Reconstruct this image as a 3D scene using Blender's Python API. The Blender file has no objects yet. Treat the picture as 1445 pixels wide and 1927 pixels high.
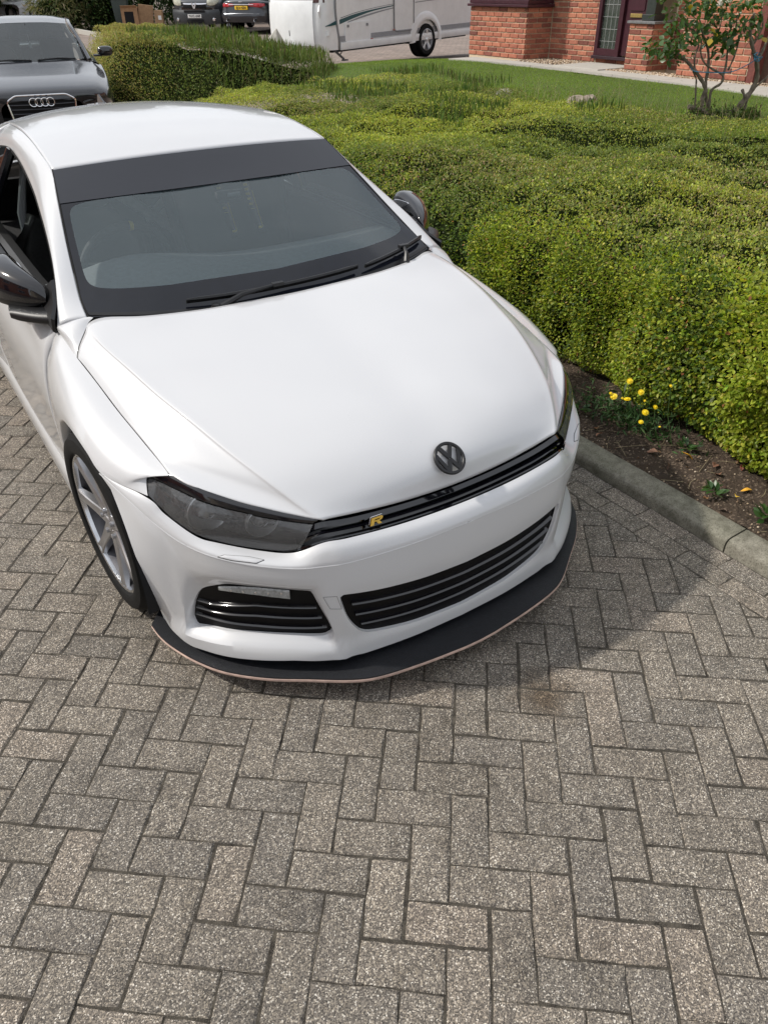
import bpy, bmesh, math, random
import numpy as np
from mathutils import Vector, Matrix
R_ = math.radians
rng = np.random.default_rng(7)
random.seed(7)
SC = bpy.context.scene
COL = SC.collection

# ------------------------------------------------------------------ camera
cam_d = bpy.data.cameras.new("camera"); cam = bpy.data.objects.new("camera", cam_d); COL.objects.link(cam)
cr = Vector((0.83759, -0.54626, -0.0069)); cdn = Vector((-0.31952, -0.4796, -0.81724)); cf = Vector((0.44312, 0.68671, -0.57625))
m = Matrix.Identity(4)
for i in range(3):
    m[i][0] = cr[i]; m[i][1] = -cdn[i]; m[i][2] = -cf[i]
m[0][3], m[1][3], m[2][3] = -1.2007, -2.2338, 1.8174
cam.matrix_world = m
cam_d.sensor_fit = 'HORIZONTAL'; cam_d.sensor_width = 36.0; cam_d.lens = 36.0 * 1417.6 / 1445.0
cam_d.clip_start = 0.05; cam_d.clip_end = 2000
SC.camera = cam

# ------------------------------------------------------------------ light
SUN_DIR = Vector((-0.86, 0.58, 1.0)).normalized()        # towards the sun
EL = math.asin(SUN_DIR.z); AZ = math.atan2(SUN_DIR.x, SUN_DIR.y)
w = bpy.data.worlds.new("World"); SC.world = w; w.use_nodes = True
nt = w.node_tree; nt.nodes.clear()
sky = nt.nodes.new('ShaderNodeTexSky'); sky.sky_type = 'NISHITA'; sky.sun_disc = False
sky.sun_elevation = EL; sky.sun_rotation = AZ
sky.air_density = 1.0; sky.dust_density = 3.0; sky.ozone_density = 1.0
# broken bright cloud over the whole sky
tc = nt.nodes.new('ShaderNodeTexCoord')
mp = nt.nodes.new('ShaderNodeMapping'); mp.inputs['Scale'].default_value = (1.0, 1.0, 2.2)
nz = nt.nodes.new('ShaderNodeTexNoise'); nz.inputs['Scale'].default_value = 1.7; nz.inputs['Detail'].default_value = 7; nz.inputs['Roughness'].default_value = 0.55
rp = nt.nodes.new('ShaderNodeValToRGB'); rp.color_ramp.elements[0].position = 0.30; rp.color_ramp.elements[1].position = 0.62; rp.color_ramp.elements[0].color = (.5, .5, .5, 1); rp.color_ramp.elements[1].color = (.95, .95, .95, 1)
mx = nt.nodes.new('ShaderNodeMix'); mx.data_type = 'RGBA'
mx.inputs['B'].default_value = (9.2, 9.5, 10.0, 1)
bg = nt.nodes.new('ShaderNodeBackground'); bg.inputs['Strength'].default_value = 0.10
wo = nt.nodes.new('ShaderNodeOutputWorld')
L = nt.links.new
L(tc.outputs['Generated'], mp.inputs['Vector']); L(mp.outputs['Vector'], nz.inputs['Vector'])
L(nz.outputs['Fac'], rp.inputs['Fac']); L(rp.outputs['Color'], mx.inputs['Factor'])
L(sky.outputs['Color'], mx.inputs['A']); L(mx.outputs['Result'], bg.inputs['Color']); L(bg.outputs['Background'], wo.inputs['Surface'])
sd = bpy.data.lights.new("sun", 'SUN'); sd.energy = 3.2; sd.angle = R_(2.2); sd.color = (1.0, 0.95, 0.87)
so = bpy.data.objects.new("sun", sd); COL.objects.link(so)
so.rotation_euler = (-SUN_DIR).to_track_quat('-Z', 'Y').to_euler()
so.location = (-6, 6, 9)
vs = SC.view_settings
vs.view_transform = 'Standard'; vs.look = 'None'; vs.exposure = 0.10; vs.gamma = 1.0; vs.use_curve_mapping = False
SC.cycles.max_bounces = 10; SC.cycles.transparent_max_bounces = 16
SC.cycles.use_denoising = True

# ------------------------------------------------------------------ helpers
def tag(o, label=None, cat=None, group=None, kind=None):
    if label: o['label'] = label
    if cat: o['category'] = cat
    if group: o['group'] = group
    if kind: o['kind'] = kind
    return o

def empty(name, loc=(0, 0, 0), rz=0.0, parent=None):
    o = bpy.data.objects.new(name, None); COL.objects.link(o)
    o.location = loc; o.rotation_euler = (0, 0, rz); o.empty_display_size = 0.1
    if parent: o.parent = parent
    return o

class MB:
    """collects vertices and faces; build() links them as one mesh object"""
    def __init__(s): s.v = []; s.f = []; s.mi = []; s.cur = 0
    def n(s): return len(s.v)
    def add(s, vs, fs):
        b = len(s.v); s.v.extend([tuple(map(float, p)) for p in vs])
        s.f.extend([tuple(i + b for i in f) for f in fs]); s.mi.extend([s.cur] * len(fs)); return s
    def box(s, c, d, rot=None, bev=0.0):
        x, y, z = (k / 2 for k in d)
        if bev > 0:
            b = min(bev, x * .9, y * .9, z * .9); bm = bmesh.new()
            bmesh.ops.create_cube(bm, size=1); bmesh.ops.scale(bm, vec=(x * 2, y * 2, z * 2), verts=bm.verts)
            bmesh.ops.bevel(bm, geom=bm.edges[:], offset=b, segments=2, affect='EDGES', profile=.6)
            vs = [v.co.copy() for v in bm.verts]; bm.verts.index_update(); fs = [[v.index for v in f.verts] for f in bm.faces]; bm.free()
        else:
            vs = [Vector(p) for p in ((-x, -y, -z), (x, -y, -z), (x, y, -z), (-x, y, -z), (-x, -y, z), (x, -y, z), (x, y, z), (-x, y, z))]
            fs = [(0, 3, 2, 1), (4, 5, 6, 7), (0, 1, 5, 4), (1, 2, 6, 5), (2, 3, 7, 6), (3, 0, 4, 7)]
        if rot is not None: vs = [rot @ v for v in vs]
        c = Vector(c); return s.add([v + c for v in vs], fs)
    def tube(s, pts, r, n=8, caps=True):
        pts = [Vector(p) for p in pts]; rs = r if isinstance(r, (list, tuple, np.ndarray)) else [r] * len(pts)
        vs = []; up = Vector((0.0123, 0.0456, 1)).normalized(); prev = None
        for i, p in enumerate(pts):
            t = (pts[min(i + 1, len(pts) - 1)] - pts[max(i - 1, 0)])
            t = t.normalized() if t.length > 1e-9 else Vector((0, 0, 1))
            if prev is None:
                a = t.cross(up); a = a if a.length > 1e-4 else t.cross(Vector((1, 0, 0)))
            else:
                a = prev - t * prev.dot(t)
                if a.length < 1e-6: a = t.cross(up)
            a.normalize(); prev = a; b = t.cross(a)
            for k in range(n):
                g = 2 * math.pi * k / n
                vs.append(p + (a * math.cos(g) + b * math.sin(g)) * float(rs[i]))
        fs = []
        for i in range(len(pts) - 1):
            for k in range(n):
                k2 = (k + 1) % n
                fs.append((i * n + k, i * n + k2, (i + 1) * n + k2, (i + 1) * n + k))
        if caps:
            fs.append(tuple(range(n - 1, -1, -1))); fs.append(tuple((len(pts) - 1) * n + k for k in range(n)))
        return s.add(vs, fs)
    def lathe(s, prof, n=32, axis='X', c=(0, 0, 0), close=False):
        """prof: (r, h) pairs; h along axis"""
        vs = []; c = Vector(c)
        for r, h in prof:
            for k in range(n):
                g = 2 * math.pi * k / n; a, b = r * math.cos(g), r * math.sin(g)
                vs.append(c + (Vector((h, a, b)) if axis == 'X' else Vector((a, b, h)) if axis == 'Z' else Vector((b, h, a))))
        fs = []; m_ = len(prof)
        for i in range(m_ if close else m_ - 1):
            j = (i + 1) % m_
            for k in range(n):
                k2 = (k + 1) % n
                fs.append((i * n + k, i * n + k2, j * n + k2, j * n + k))
        return s.add(vs, fs)
    def prism(s, poly, M, h):
        """2D outline extruded along local z by h, placed by matrix M"""
        n = len(poly)
        vs = [M @ Vector((p[0], p[1], 0)) for p in poly] + [M @ Vector((p[0], p[1], h)) for p in poly]
        fs = [tuple(range(n - 1, -1, -1)), tuple(range(n, 2 * n))] + [(i, (i + 1) % n, n + (i + 1) % n, n + i) for i in range(n)]
        return s.add(vs, fs)
    def build(s, name, mat, parent=None, smooth=True, angle=35, weld=True, outward=None, solid=0.0):
        me = bpy.data.meshes.new(name); me.from_pydata(s.v, [], s.f)
        mats = mat if isinstance(mat, (list, tuple)) else [mat]
        for q in mats: me.materials.append(q)
        if len(mats) > 1: me.polygons.foreach_set('material_index', s.mi)
        bm = bmesh.new(); bm.from_mesh(me)
        if weld: bmesh.ops.remove_doubles(bm, verts=bm.verts, dist=2e-4)
        bmesh.ops.recalc_face_normals(bm, faces=bm.faces)
        if outward is not None:
            oc = Vector(outward); t = 0.0
            for f in bm.faces: t += f.normal.dot(f.calc_center_median() - oc) * f.calc_area()
            if t < 0: bmesh.ops.reverse_faces(bm, faces=bm.faces)
        bm.to_mesh(me); bm.free()
        if smooth:
            me.shade_smooth(); me.set_sharp_from_angle(angle=R_(angle))
        o = bpy.data.objects.new(name, me); COL.objects.link(o)
        if parent: o.parent = parent
        if solid:
            md = o.modifiers.new('thickness', 'SOLIDIFY'); md.thickness = solid; md.offset = -1; md.use_rim = True
        return o

def copy_tree(o, parent=None):
    c = o.copy(); COL.objects.link(c)
    if parent: c.parent = parent
    for ch in list(o.children): copy_tree(ch, c)
    return c

# ---- interpolating surface through a grid of control points
def cr_rows(A, sub):
    A = np.asarray(A, float); n = len(A)
    P = np.concatenate([[2 * A[0] - A[1]], A, [2 * A[-1] - A[-2]]])
    out = []
    for i in range(n - 1):
        p0, p1, p2, p3 = P[i], P[i + 1], P[i + 2], P[i + 3]
        for k in range(sub):
            t = k / sub; t2 = t * t; t3 = t2 * t
            out.append(.5 * (2 * p1 + (p2 - p0) * t + (2 * p0 - 5 * p1 + 4 * p2 - p3) * t2 + (3 * p1 - p0 - 3 * p2 + p3) * t3))
    out.append(A[-1]); return np.array(out)
def tensor(G, su=6, sv=6):
    G = np.asarray(G, float)
    A = cr_rows(G, sv); return np.swapaxes(cr_rows(np.swapaxes(A, 0, 1), su), 0, 1)
def fullg(G):
    G = np.asarray(G, float); return np.concatenate([G[:, :0:-1] * np.array([-1, 1, 1]), G], axis=1)
def mirr(P): return np.asarray(P, float) * np.array([-1, 1, 1])
def gapn(P, g, sides='udlr'):
    """pull the rim of a sampled patch in by g metres: the shut line"""
    P = P.copy()
    def mv(a, b):
        d = b - a; l = np.linalg.norm(d, axis=-1, keepdims=True); return a + d / np.maximum(l, 1e-6) * np.minimum(g, l * .8)
    if 'u' in sides: P[0] = mv(P[0], P[1])
    if 'd' in sides: P[-1] = mv(P[-1], P[-2])
    if 'l' in sides: P[:, 0] = mv(P[:, 0], P[:, 1])
    if 'r' in sides: P[:, -1] = mv(P[:, -1], P[:, -2])
    return P
def grid_faces(nr, nc, skip=None):
    return [(i * nc + j, i * nc + j + 1, (i + 1) * nc + j + 1, (i + 1) * nc + j) for i in range(nr - 1) for j in range(nc - 1) if skip is None or not skip(i, j)]
def addgrid(mb, P, skip=None):
    nr, nc = P.shape[:2]; return mb.add(P.reshape(-1, 3), grid_faces(nr, nc, skip))
def samp(A, t):
    """point(s) on Catmull-Rom polyline A at t in 0..1"""
    A = np.asarray(A, float); D = cr_rows(A, 12); d = np.r_[0, np.cumsum(np.linalg.norm(np.diff(D, axis=0), axis=1))]; d /= d[-1]
    t = np.atleast_1d(t); return np.stack([np.interp(t, d, D[:, k]) for k in range(A.shape[1])], -1)

# ---- materials
def new_mat(name):
    m_ = bpy.data.materials.new(name); m_.use_nodes = True; t = m_.node_tree; b = t.nodes['Principled BSDF']
    return m_, t, b
def N(t, ty, **kw):
    n_ = t.nodes.new(ty)
    for k, v in kw.items():
        if k in n_.inputs.keys(): n_.inputs[k].default_value = v
        else: setattr(n_, k, v)
    return n_
def rgba(c): return (c[0], c[1], c[2], 1)
def pm(name, col, rough=.5, metal=0., coat=0., noise=0., nscale=30., bump=0., bscale=80., spec=.5, coords='Object', trans=0.):
    m_, t, b = new_mat(name)
    b.inputs['Base Color'].default_value = rgba(col); b.inputs['Roughness'].default_value = rough
    b.inputs['Metallic'].default_value = metal; b.inputs['Coat Weight'].default_value = coat; b.inputs['Coat Roughness'].default_value = .03
    b.inputs['Specular IOR Level'].default_value = spec; b.inputs['Transmission Weight'].default_value = trans
    co = N(t, 'ShaderNodeTexCoord')
    if noise > 0:
        nz_ = N(t, 'ShaderNodeTexNoise', Scale=nscale, Detail=6.0, Roughness=.6); t.links.new(co.outputs[coords], nz_.inputs['Vector'])
        rp_ = N(t, 'ShaderNodeValToRGB'); a, c = rp_.color_ramp.elements
        a.position = .3; c.position = .72; a.color = rgba([k * (1 - noise) for k in col]); c.color = rgba([min(1, k * (1 + noise)) for k in col])
        t.links.new(nz_.outputs['Fac'], rp_.inputs['Fac']); t.links.new(rp_.outputs['Color'], b.inputs['Base Color'])
    if bump > 0:
        nb = N(t, 'ShaderNodeTexNoise', Scale=bscale, Detail=5.0); t.links.new(co.outputs[coords], nb.inputs['Vector'])
        bp = N(t, 'ShaderNodeBump', Strength=bump, Distance=.01); t.links.new(nb.outputs['Fac'], bp.inputs['Height']); t.links.new(bp.outputs['Normal'], b.inputs['Normal'])
    return m_
def paint(name, col, rough=.35, flake=0.0, orange=.012):
    m_, t, b = new_mat(name)
    b.inputs['Base Color'].default_value = rgba(col); b.inputs['Roughness'].default_value = rough; b.inputs['Metallic'].default_value = flake
    b.inputs['Coat Weight'].default_value = 1.0; b.inputs['Coat Roughness'].default_value = .02; b.inputs['Coat IOR'].default_value = 1.5
    co = N(t, 'ShaderNodeTexCoord')
    # faint road film and dust
    nz_ = N(t, 'ShaderNodeTexNoise', Scale=2.3, Detail=8.0, Roughness=.65); t.links.new(co.outputs['Object'], nz_.inputs['Vector'])
    mr = N(t, 'ShaderNodeMapRange'); mr.inputs['From Min'].default_value = .35; mr.inputs['From Max'].default_value = .75
    mr.inputs['To Min'].default_value = .04; mr.inputs['To Max'].default_value = .11
    t.links.new(nz_.outputs['Fac'], mr.inputs['Value']); t.links.new(mr.outputs['Result'], b.inputs['Coat Roughness'])
    sp = N(t, 'ShaderNodeTexNoise', Scale=190., Detail=2.0); t.links.new(co.outputs['Object'], sp.inputs['Vector'])
    sr = N(t, 'ShaderNodeValToRGB'); sr.color_ramp.elements[0].position = .70; sr.color_ramp.elements[1].position = .78
    sr.color_ramp.elements[0].color = rgba(col); sr.color_ramp.elements[1].color = rgba([k * .86 + .01 for k in col])
    t.links.new(sp.outputs['Fac'], sr.inputs['Fac']); t.links.new(sr.outputs['Color'], b.inputs['Base Color'])
    return m_
def glass(name, tint=(.75, .82, .80), gloss=.02, haze=0.0, hcol=(.5, .52, .52), var=.6, hs=60.):
    m_, t, b = new_mat(name); t.nodes.remove(b)
    out = t.nodes['Material Output']
    tr = N(t, 'ShaderNodeBsdfTransparent'); tr.inputs['Color'].default_value = rgba(tint)
    gl = N(t, 'ShaderNodeBsdfGlossy'); gl.inputs['Roughness'].default_value = gloss; gl.inputs['Color'].default_value = (1, 1, 1, 1)
    fr = N(t, 'ShaderNodeFresnel', IOR=1.52)
    ge = N(t, 'ShaderNodeNewGeometry')
    mxx = N(t, 'ShaderNodeMixShader'); last = tr.outputs[0]
    if haze > 0:
        df = N(t, 'ShaderNodeBsdfDiffuse'); df.inputs['Color'].default_value = rgba(hcol)
        co = N(t, 'ShaderNodeTexCoord'); nz_ = N(t, 'ShaderNodeTexNoise', Scale=hs, Detail=8.0, Roughness=.7); t.links.new(co.outputs['Object'], nz_.inputs['Vector'])
        mr = N(t, 'ShaderNodeMapRange'); mr.inputs['From Min'].default_value = .3; mr.inputs['From Max'].default_value = .75
        mr.inputs['To Min'].default_value = haze * (1 - var * .7); mr.inputs['To Max'].default_value = min(1, haze * (1 + var * .8)); t.links.new(nz_.outputs['Fac'], mr.inputs['Value'])
        m2 = N(t, 'ShaderNodeMixShader'); t.links.new(mr.outputs['Result'], m2.inputs[0]); t.links.new(last, m2.inputs[1]); t.links.new(df.outputs[0], m2.inputs[2]); last = m2.outputs[0]
    t.links.new(fr.outputs[0], mxx.inputs[0]); t.links.new(last, mxx.inputs[1]); t.links.new(gl.outputs[0], mxx.inputs[2]); t.links.new(mxx.outputs[0], out.inputs['Surface'])
    return m_

M = {}
M['white'] = paint('white_car_paint', (.56, .565, .58), .4)
M['black_gloss'] = pm('gloss_black_plastic', (.004, .004, .006), .10, coat=.8, noise=.3, nscale=9)
M['grille_black'] = pm('deep_black_grille', (.002, .002, .003), .4, noise=.3, nscale=40, spec=.2)
M['black_satin'] = pm('satin_black_plastic', (.006, .006, .007), .42, noise=.4, nscale=40, bump=.05, bscale=300)
M['dark_void'] = pm('dark_lining', (.004, .004, .005), .9, noise=.3)
M['rubber'] = pm('black_rubber', (.006, .006, .006), .8, spec=.25, noise=.5, nscale=25, bump=.1, bscale=150)
M['rim_dark'] = pm('shadow_grey_alloy', (.10, .10, .11), .5, metal=.8, noise=.3, nscale=20)
M['rim'] = pm('brushed_grey_alloy', (.46, .46, .475), .34, metal=.9, noise=.12, nscale=14)
M['rim_lip'] = pm('polished_alloy', (.62, .63, .65), .2, metal=1., noise=.08, nscale=20)
M['disc'] = pm('brake_disc_steel', (.22, .21, .2), .4, metal=1., noise=.2, nscale=30)
M['chrome'] = pm('bright_chrome', (.8, .8, .82), .12, metal=1., noise=.04)
M['glass'] = glass('windscreen_glass', (.86, .93, .93), .01, haze=.10, hcol=(.40, .54, .60), var=.12)  # teal diffuse haze stands in for sky reflected in the windscreen
M['glass_side'] = glass('side_glass', (.88, .93, .90), .01)
M['glass_dark'] = glass('tinted_glass', (.12, .14, .14), .01)
M['lens'] = glass('hazed_lamp_lens', (.86, .87, .88), .06, haze=.20, hcol=(.32, .325, .335), var=.8, hs=150.)
M['clear'] = glass('clear_lamp_cover', (.9, .9, .9), .03)
M['interior'] = pm('charcoal_trim', (.014, .015, .017), .75, noise=.3, nscale=60, bump=.15, bscale=400)
M['interior_grey'] = pm('grey_trim', (.11, .12, .125), .7, noise=.2, nscale=60)
M['cage'] = pm('pale_grey_tube', (.62, .64, .66), .4, noise=.1)
M['yellow'] = pm('yellow_stitching', (.55, .42, .02), .7, noise=.15)
M['gold'] = pm('gold_badge', (.58, .36, .05), .35, metal=.35, noise=.1)
M['edge_pink'] = pm('scuffed_pale_edge', (.50, .36, .30), .6, noise=.25, nscale=25)
M['leather'] = pm('dark_leather', (.02, .02, .02), .45, noise=.4, nscale=80)
# =================================================================== the white coupe
car = tag(empty('car'), 'white two-door coupe with black mirrors and front splitter parked on the block paving', 'car')
OUT = (0, 1.2, .45)
W_ = M['white']
def lerp(a, b, t): return np.asarray(a, float) * (1 - t) + np.asarray(b, float) * t

# ---- bonnet
ridge = [(.735, .304, .872), (.712, .186, .869), (.684, -.005, .845), (.655, -.157, .816), (.618, -.311, .787), (.574, -.461, .743), (.525, -.588, .698), (.477, -.676, .648), (.436, -.732, .611)]
shut = [(.789, .24, .820), (.783, .17, .807), (.774, .04, .782), (.766, -.08, .758), (.758, -.17, .741), (.750, -.25, .726), (.744, -.31, .713), (.739, -.36, .701), (.735, -.40, .690)]
cen = [(.205, .897), (.10, .884), (-.07, .857), (-.22, .832), (-.38, .800), (-.53, .764), (-.655, .713), (-.735, .656), (-.760, .583)]
eye_top = [(.436, -.732, .611), (.498, -.685, .623), (.560, -.631, .641), (.598, -.596, .650), (.663, -.527, .672), (.704, -.474, .682), (.735, -.40, .690)]
G = []
for k in range(9):
    r, s, c = np.array(ridge[k]), np.array(shut[k]), cen[k]; row = []
    for f in (0, .25, .5, .75, .94):
        q = f * f
        row.append((r[0] * f, c[0] + (r[1] - c[0]) * q, c[1] + (r[2] - c[1]) * q + (.010 * math.sin(f * 3.14) if 0 < k < 7 else 0)))
    row.append(tuple(r))
    for f, b in ((.10, -.0015), (.45, .005), (.8, .006)):
        p = lerp(r, s, f)
        if k == 8: p = samp(eye_top, f)[0]; b = 0
        row.append(tuple(p + np.array([.3, 0, 1]) * b))
    row.append(tuple(s)); G.append(row)
G[0] = [(0, .205, .897), (.18, .207, .900), (.36, .215, .903), (.54, .255, .906), (.655, .320, .905), (.708, .334, .893), (.735, .306, .873), (.766, .274, .848), (.783, .252, .829), (.789, .24, .820)]
BON = tensor(fullg(G), 6, 6)
mb = MB(); addgrid(mb, gapn(BON, .0016)); bonnet = mb.build('bonnet', W_, car, outward=OUT, solid=.010, angle=50)
# insect splat and faint dry droplets on the bonnet
# ---- windscreen surround reference curve
ws_edge = [(.706, .357, .905), (.703, .386, .915), (.683, .526, .984), (.661, .640, 1.047), (.637, .753, 1.114), (.611, .870, 1.183), (.585, .988, 1.250)]
we = samp(ws_edge, np.linspace(0, 1, 7))
wc = samp([(0, .215, .872), (0, .40, .985), (0, .60, 1.092), (0, .78, 1.184), (0, .935, 1.272)], np.linspace(0, 1, 7))
G = []
for k in range(7):
    row = []
    for f in (0, .3, .55, .75, .9, 1.0):
        q = f ** 2.3
        row.append((we[k][0] * f, wc[k][1] + (we[k][1] - wc[k][1]) * q, wc[k][2] + (we[k][2] - wc[k][2]) * q))
    G.append(row)
WSG = fullg(G)                       # rows bottom -> top, cols left -> right
WSD = tensor(WSG, 14, 14)
def ws_at(u, v):
    """u -1..1 across, v 0..1 up"""
    u = np.asarray(u, float); v = np.asarray(v, float); nr, nc = WSD.shape[:2]
    a = np.clip((u + 1) / 2 * (nc - 1), 0, nc - 1.001); b = np.clip(v * (nr - 1), 0, nr - 1.001)
    j = a.astype(int); i = b.astype(int); fa = (a - j)[..., None]; fb = (b - i)[..., None]
    return (WSD[i, j] * (1 - fa) * (1 - fb) + WSD[i, j + 1] * fa * (1 - fb) + WSD[i + 1, j] * (1 - fa) * fb + WSD[i + 1, j + 1] * fa * fb)
nrm_ws = np.array([0, -.5, .87])
def loop_uv(top, bot, side, rad, n=160):
    """rounded outline: top curve, bottom curve, side margin"""
    pts = []
    for a in np.linspace(0, 2 * math.pi, n, endpoint=False):
        c, s_ = math.cos(a), math.sin(a); p = 9.0
        u = math.copysign(abs(c) ** (2 / p), c); v = math.copysign(abs(s_) ** (2 / p), s_)
        pts.append((u, v))
    return np.array(pts)
n_ = 192
SQ = loop_uv(0, 0, 0, 0, n_)
def inner(uv):
    u = uv[:, 0] * (.905 - .0 * uv[:, 1]); vv = (uv[:, 1] + 1) / 2
    lo = .160 + .015 * (1 - u * u) + .02 * u * u; hi = .745 + .015 * (1 - u * u)
    return u, lo + (hi - lo) * vv
def outer(uv):
    m_ = np.max(np.abs(uv), axis=1, keepdims=True); q = uv / m_
    return q[:, 0], (q[:, 1] + 1) / 2 * (.762 + .008 * (1 - q[:, 0] ** 2))
mb = MB(); iu, iv = inner(SQ); ou, ov = outer(SQ)
A = ws_at(ou, ov); A2 = ws_at(ou * .5 + iu * .5, ov * .5 + iv * .5); B_ = ws_at(iu, iv)
vs_ = np.concatenate([A, A2, B_])
fs_ = []
for r in range(2):
    for k in range(n_):
        k2 = (k + 1) % n_; fs_.append((r * n_ + k, r * n_ + k2, (r + 1) * n_ + k2, (r + 1) * n_ + k))
mb.add(vs_, fs_); frit = mb.build('windscreen_border', pm('black_glass_border', (.005, .006, .010), .06, noise=.2), car, outward=OUT, angle=80)
mb = MB(); rings = [ws_at(iu * s_, .47 + (iv - .47) * s_) for s_ in (1, .97, .9, .8, .66, .5, .33, .16)]
vs_ = np.concatenate(rings + [ws_at([0.], [.47])]); fs_ = []
for r in range(len(rings) - 1):
    for k in range(n_):
        k2 = (k + 1) % n_; fs_.append((r * n_ + k, r * n_ + k2, (r + 1) * n_ + k2, (r + 1) * n_ + k))
r = len(rings) - 1
for k in range(n_): fs_.append((r * n_ + k, r * n_ + (k + 1) % n_, len(vs_) - 1))
mb.add(vs_, fs_); mb.build('windscreen', M['glass'], car, outward=OUT, angle=80)
mb = MB(); uu = np.linspace(-1, 1, 61); Pg = []
for t in np.linspace(0, 1, 9):
    Pg.append(ws_at(uu, (.752 + .008 * (1 - uu * uu)) * (1 - t) + .994 * t) + np.array([0, -.5, .87]) * .0025)
addgrid(mb, np.array(Pg)); mb.build('sunstrip', pm('charcoal_sunstrip_film', (.016, .018, .025), .35, coat=.08, noise=.06, nscale=5), car, outward=OUT, angle=80)

# ---- roof
roof_edge = [(.585, .988, 1.250), (.578, 1.16, 1.283), (.568, 1.36, 1.306), (.556, 1.58, 1.312), (.542, 1.85, 1.303), (.525, 2.15, 1.275), (.50, 2.42, 1.235), (.485, 2.60, 1.20)]
roof_cen = [(.935, 1.274), (1.12, 1.312), (1.33, 1.340), (1.58, 1.352), (1.86, 1.347), (2.16, 1.322), (2.44, 1.285), (2.62, 1.252)]
G = []
for e, c in zip(roof_edge, roof_cen):
    row = []
    for f in (0, .3, .6, .85, 1):
        q = f ** 2.2; row.append((e[0] * f, c[0] + (e[1] - c[0]) * q, c[1] + (e[2] - c[1]) * q))
    G.append(row)
RF = tensor(fullg(G), 6, 6); mb = MB(); addgrid(mb, gapn(RF, .003)); mb.build('roof', W_, car, outward=OUT, solid=.012, angle=60)
# spoiler at the tail of the roof, black
G = []
for dy, dz, sx in ((0, 0, 1), (.10, -.012, 1.0), (.20, -.022, .98)):
    G.append([(x * sx, 2.62 + dy - .05 * (x / .5) ** 2, 1.254 + dz - .050 * (x / .5) ** 2) for x in (0, .2, .38, .5)])
mb = MB(); addgrid(mb, tensor(fullg(G), 4, 3)); mb.build('roof_spoiler', M['black_gloss'], car, outward=(0, 2.6, 1.0), solid=.03)
# shark fin aerial
mb = MB(); fin = [(-.085, 0), (.085, 0), (.075, .02), (.06, .042), (.045, .046), (0, .028), (-.05, .010)]
Mx = Matrix.Translation((.008, 2.36, 1.292)) @ Matrix(((0, 0, 1, 0), (1, 0, 0, 0), (0, 1, 0, 0), (0, 0, 0, 1)))
mb.prism(fin, Mx, .008); mb.prism([(p[0] * 1.02, p[1] * .45 - .01) for p in fin], Matrix.Translation((-.014, 2.36, 1.288)) @ Matrix(((0, 0, 1, 0), (1, 0, 0, 0), (0, 1, 0, 0), (0, 0, 0, 1))), .052)
mb.build('roof_aerial', M['black_gloss'], car)

# ---- body side frame: A pillar, cant rail, C pillar (both sides)
win_top = [(.800, .397, .877), (.768, .475, .935), (.742, .555, .990), (.716, .668, 1.040), (.693, .795, 1.088), (.672, .930, 1.128), (.652, 1.07, 1.164), (.634, 1.24, 1.197), (.620, 1.43, 1.228), (.614, 1.64, 1.245), (.625, 1.93, 1.215)]
out_top = [(.706, .352, .903), (.698, .44, .938), (.682, .53, .986), (.661, .640, 1.047), (.637, .753, 1.114), (.611, .870, 1.183), (.585, .988, 1.250), (.578, 1.16, 1.283), (.568, 1.36, 1.306), (.556, 1.60, 1.312), (.540, 1.90, 1.300)]
G = []
for a, b in zip(out_top, win_top):
    a = np.array(a); b = np.array(b); row = [a]
    for f, q in ((.3, .010), (.62, .012), (.88, .005)): row.append(lerp(a, b, f) + np.array([.75, 0, .65]) * q)
    row.append(b); G.append(row)
G = np.array(G)
# scuttle corner between windscreen corner, bonnet corner and mirror
_bA = samp([(.690, .334, .9055), (.708, .334, .893), (.735, .306, .873), (.766, .274, .848), (.783, .252, .829), (.789, .24, .82)], np.linspace(0, 1, 9)); _bA[:, 0] += .0012; _bA[:, 1] += .0022
_bB = samp([(.706, .355, .905), (.742, .375, .900), (.775, .392, .890), (.800, .397, .877), (.7995, .412, .858), (.798, .42, .850)], np.linspace(0, 1, 9))
scut = [_bA] + [_bA * (1 - f) + _bB * f + np.array([.3, 0, .9]) * .010 * math.sin(f * 3.14) * np.sin(np.linspace(0.1, 3.0, 9))[:, None] for f in (.33, .66)] + [_bB]
def side(fn):
    for sg in (1, -1): fn(sg)
def sgn(P, s): return np.asarray(P, float) * np.array([s, 1, 1])
rear_q = [[(.540, 1.90, 1.300), (.588, 1.915, 1.278), (.618, 1.93, 1.238), (.625, 1.93, 1.215)],
          [(.525, 2.15, 1.275), (.59, 2.16, 1.245), (.655, 2.17, 1.17), (.69, 2.15, 1.10)],
          [(.50, 2.42, 1.235), (.58, 2.44, 1.20), (.68, 2.42, 1.10), (.74, 2.36, 1.00)],
          [(.485, 2.60, 1.200), (.58, 2.66, 1.13), (.70, 2.66, 1.02), (.79, 2.60, .93)]]
for s_ in (-1, 1):
    mb = MB(); P = tensor(G, 5, 6); addgrid(mb, gapn(sgn(P, s_), .0015, 'l')); addgrid(mb, sgn(tensor(rear_q, 5, 6), s_))
    mb.build('roof_pillar', W_, car, outward=OUT, solid=.014, angle=40)
    mb = MB(); addgrid(mb, sgn(tensor(scut, 4, 4), s_)); mb.build('scuttle_corner', W_, car, outward=OUT, angle=50)
    # rubber seal along the window opening
    mb = MB(); D = cr_rows(np.array(win_top), 6); D = sgn(D, s_) + np.array([-.009 * s_, .004, -.009]); mb.tube(D, .0125, 8); mb.build('window_seal', M['rubber'], car)
    mb = MB(); D = cr_rows(np.array(out_top[:7]), 6); D = sgn(D, s_) + np.array([-.003 * s_, -.0005, .0005]); mb.tube(D, .0035, 5); mb.build('windscreen_seal', M['rubber'], car)

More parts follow.
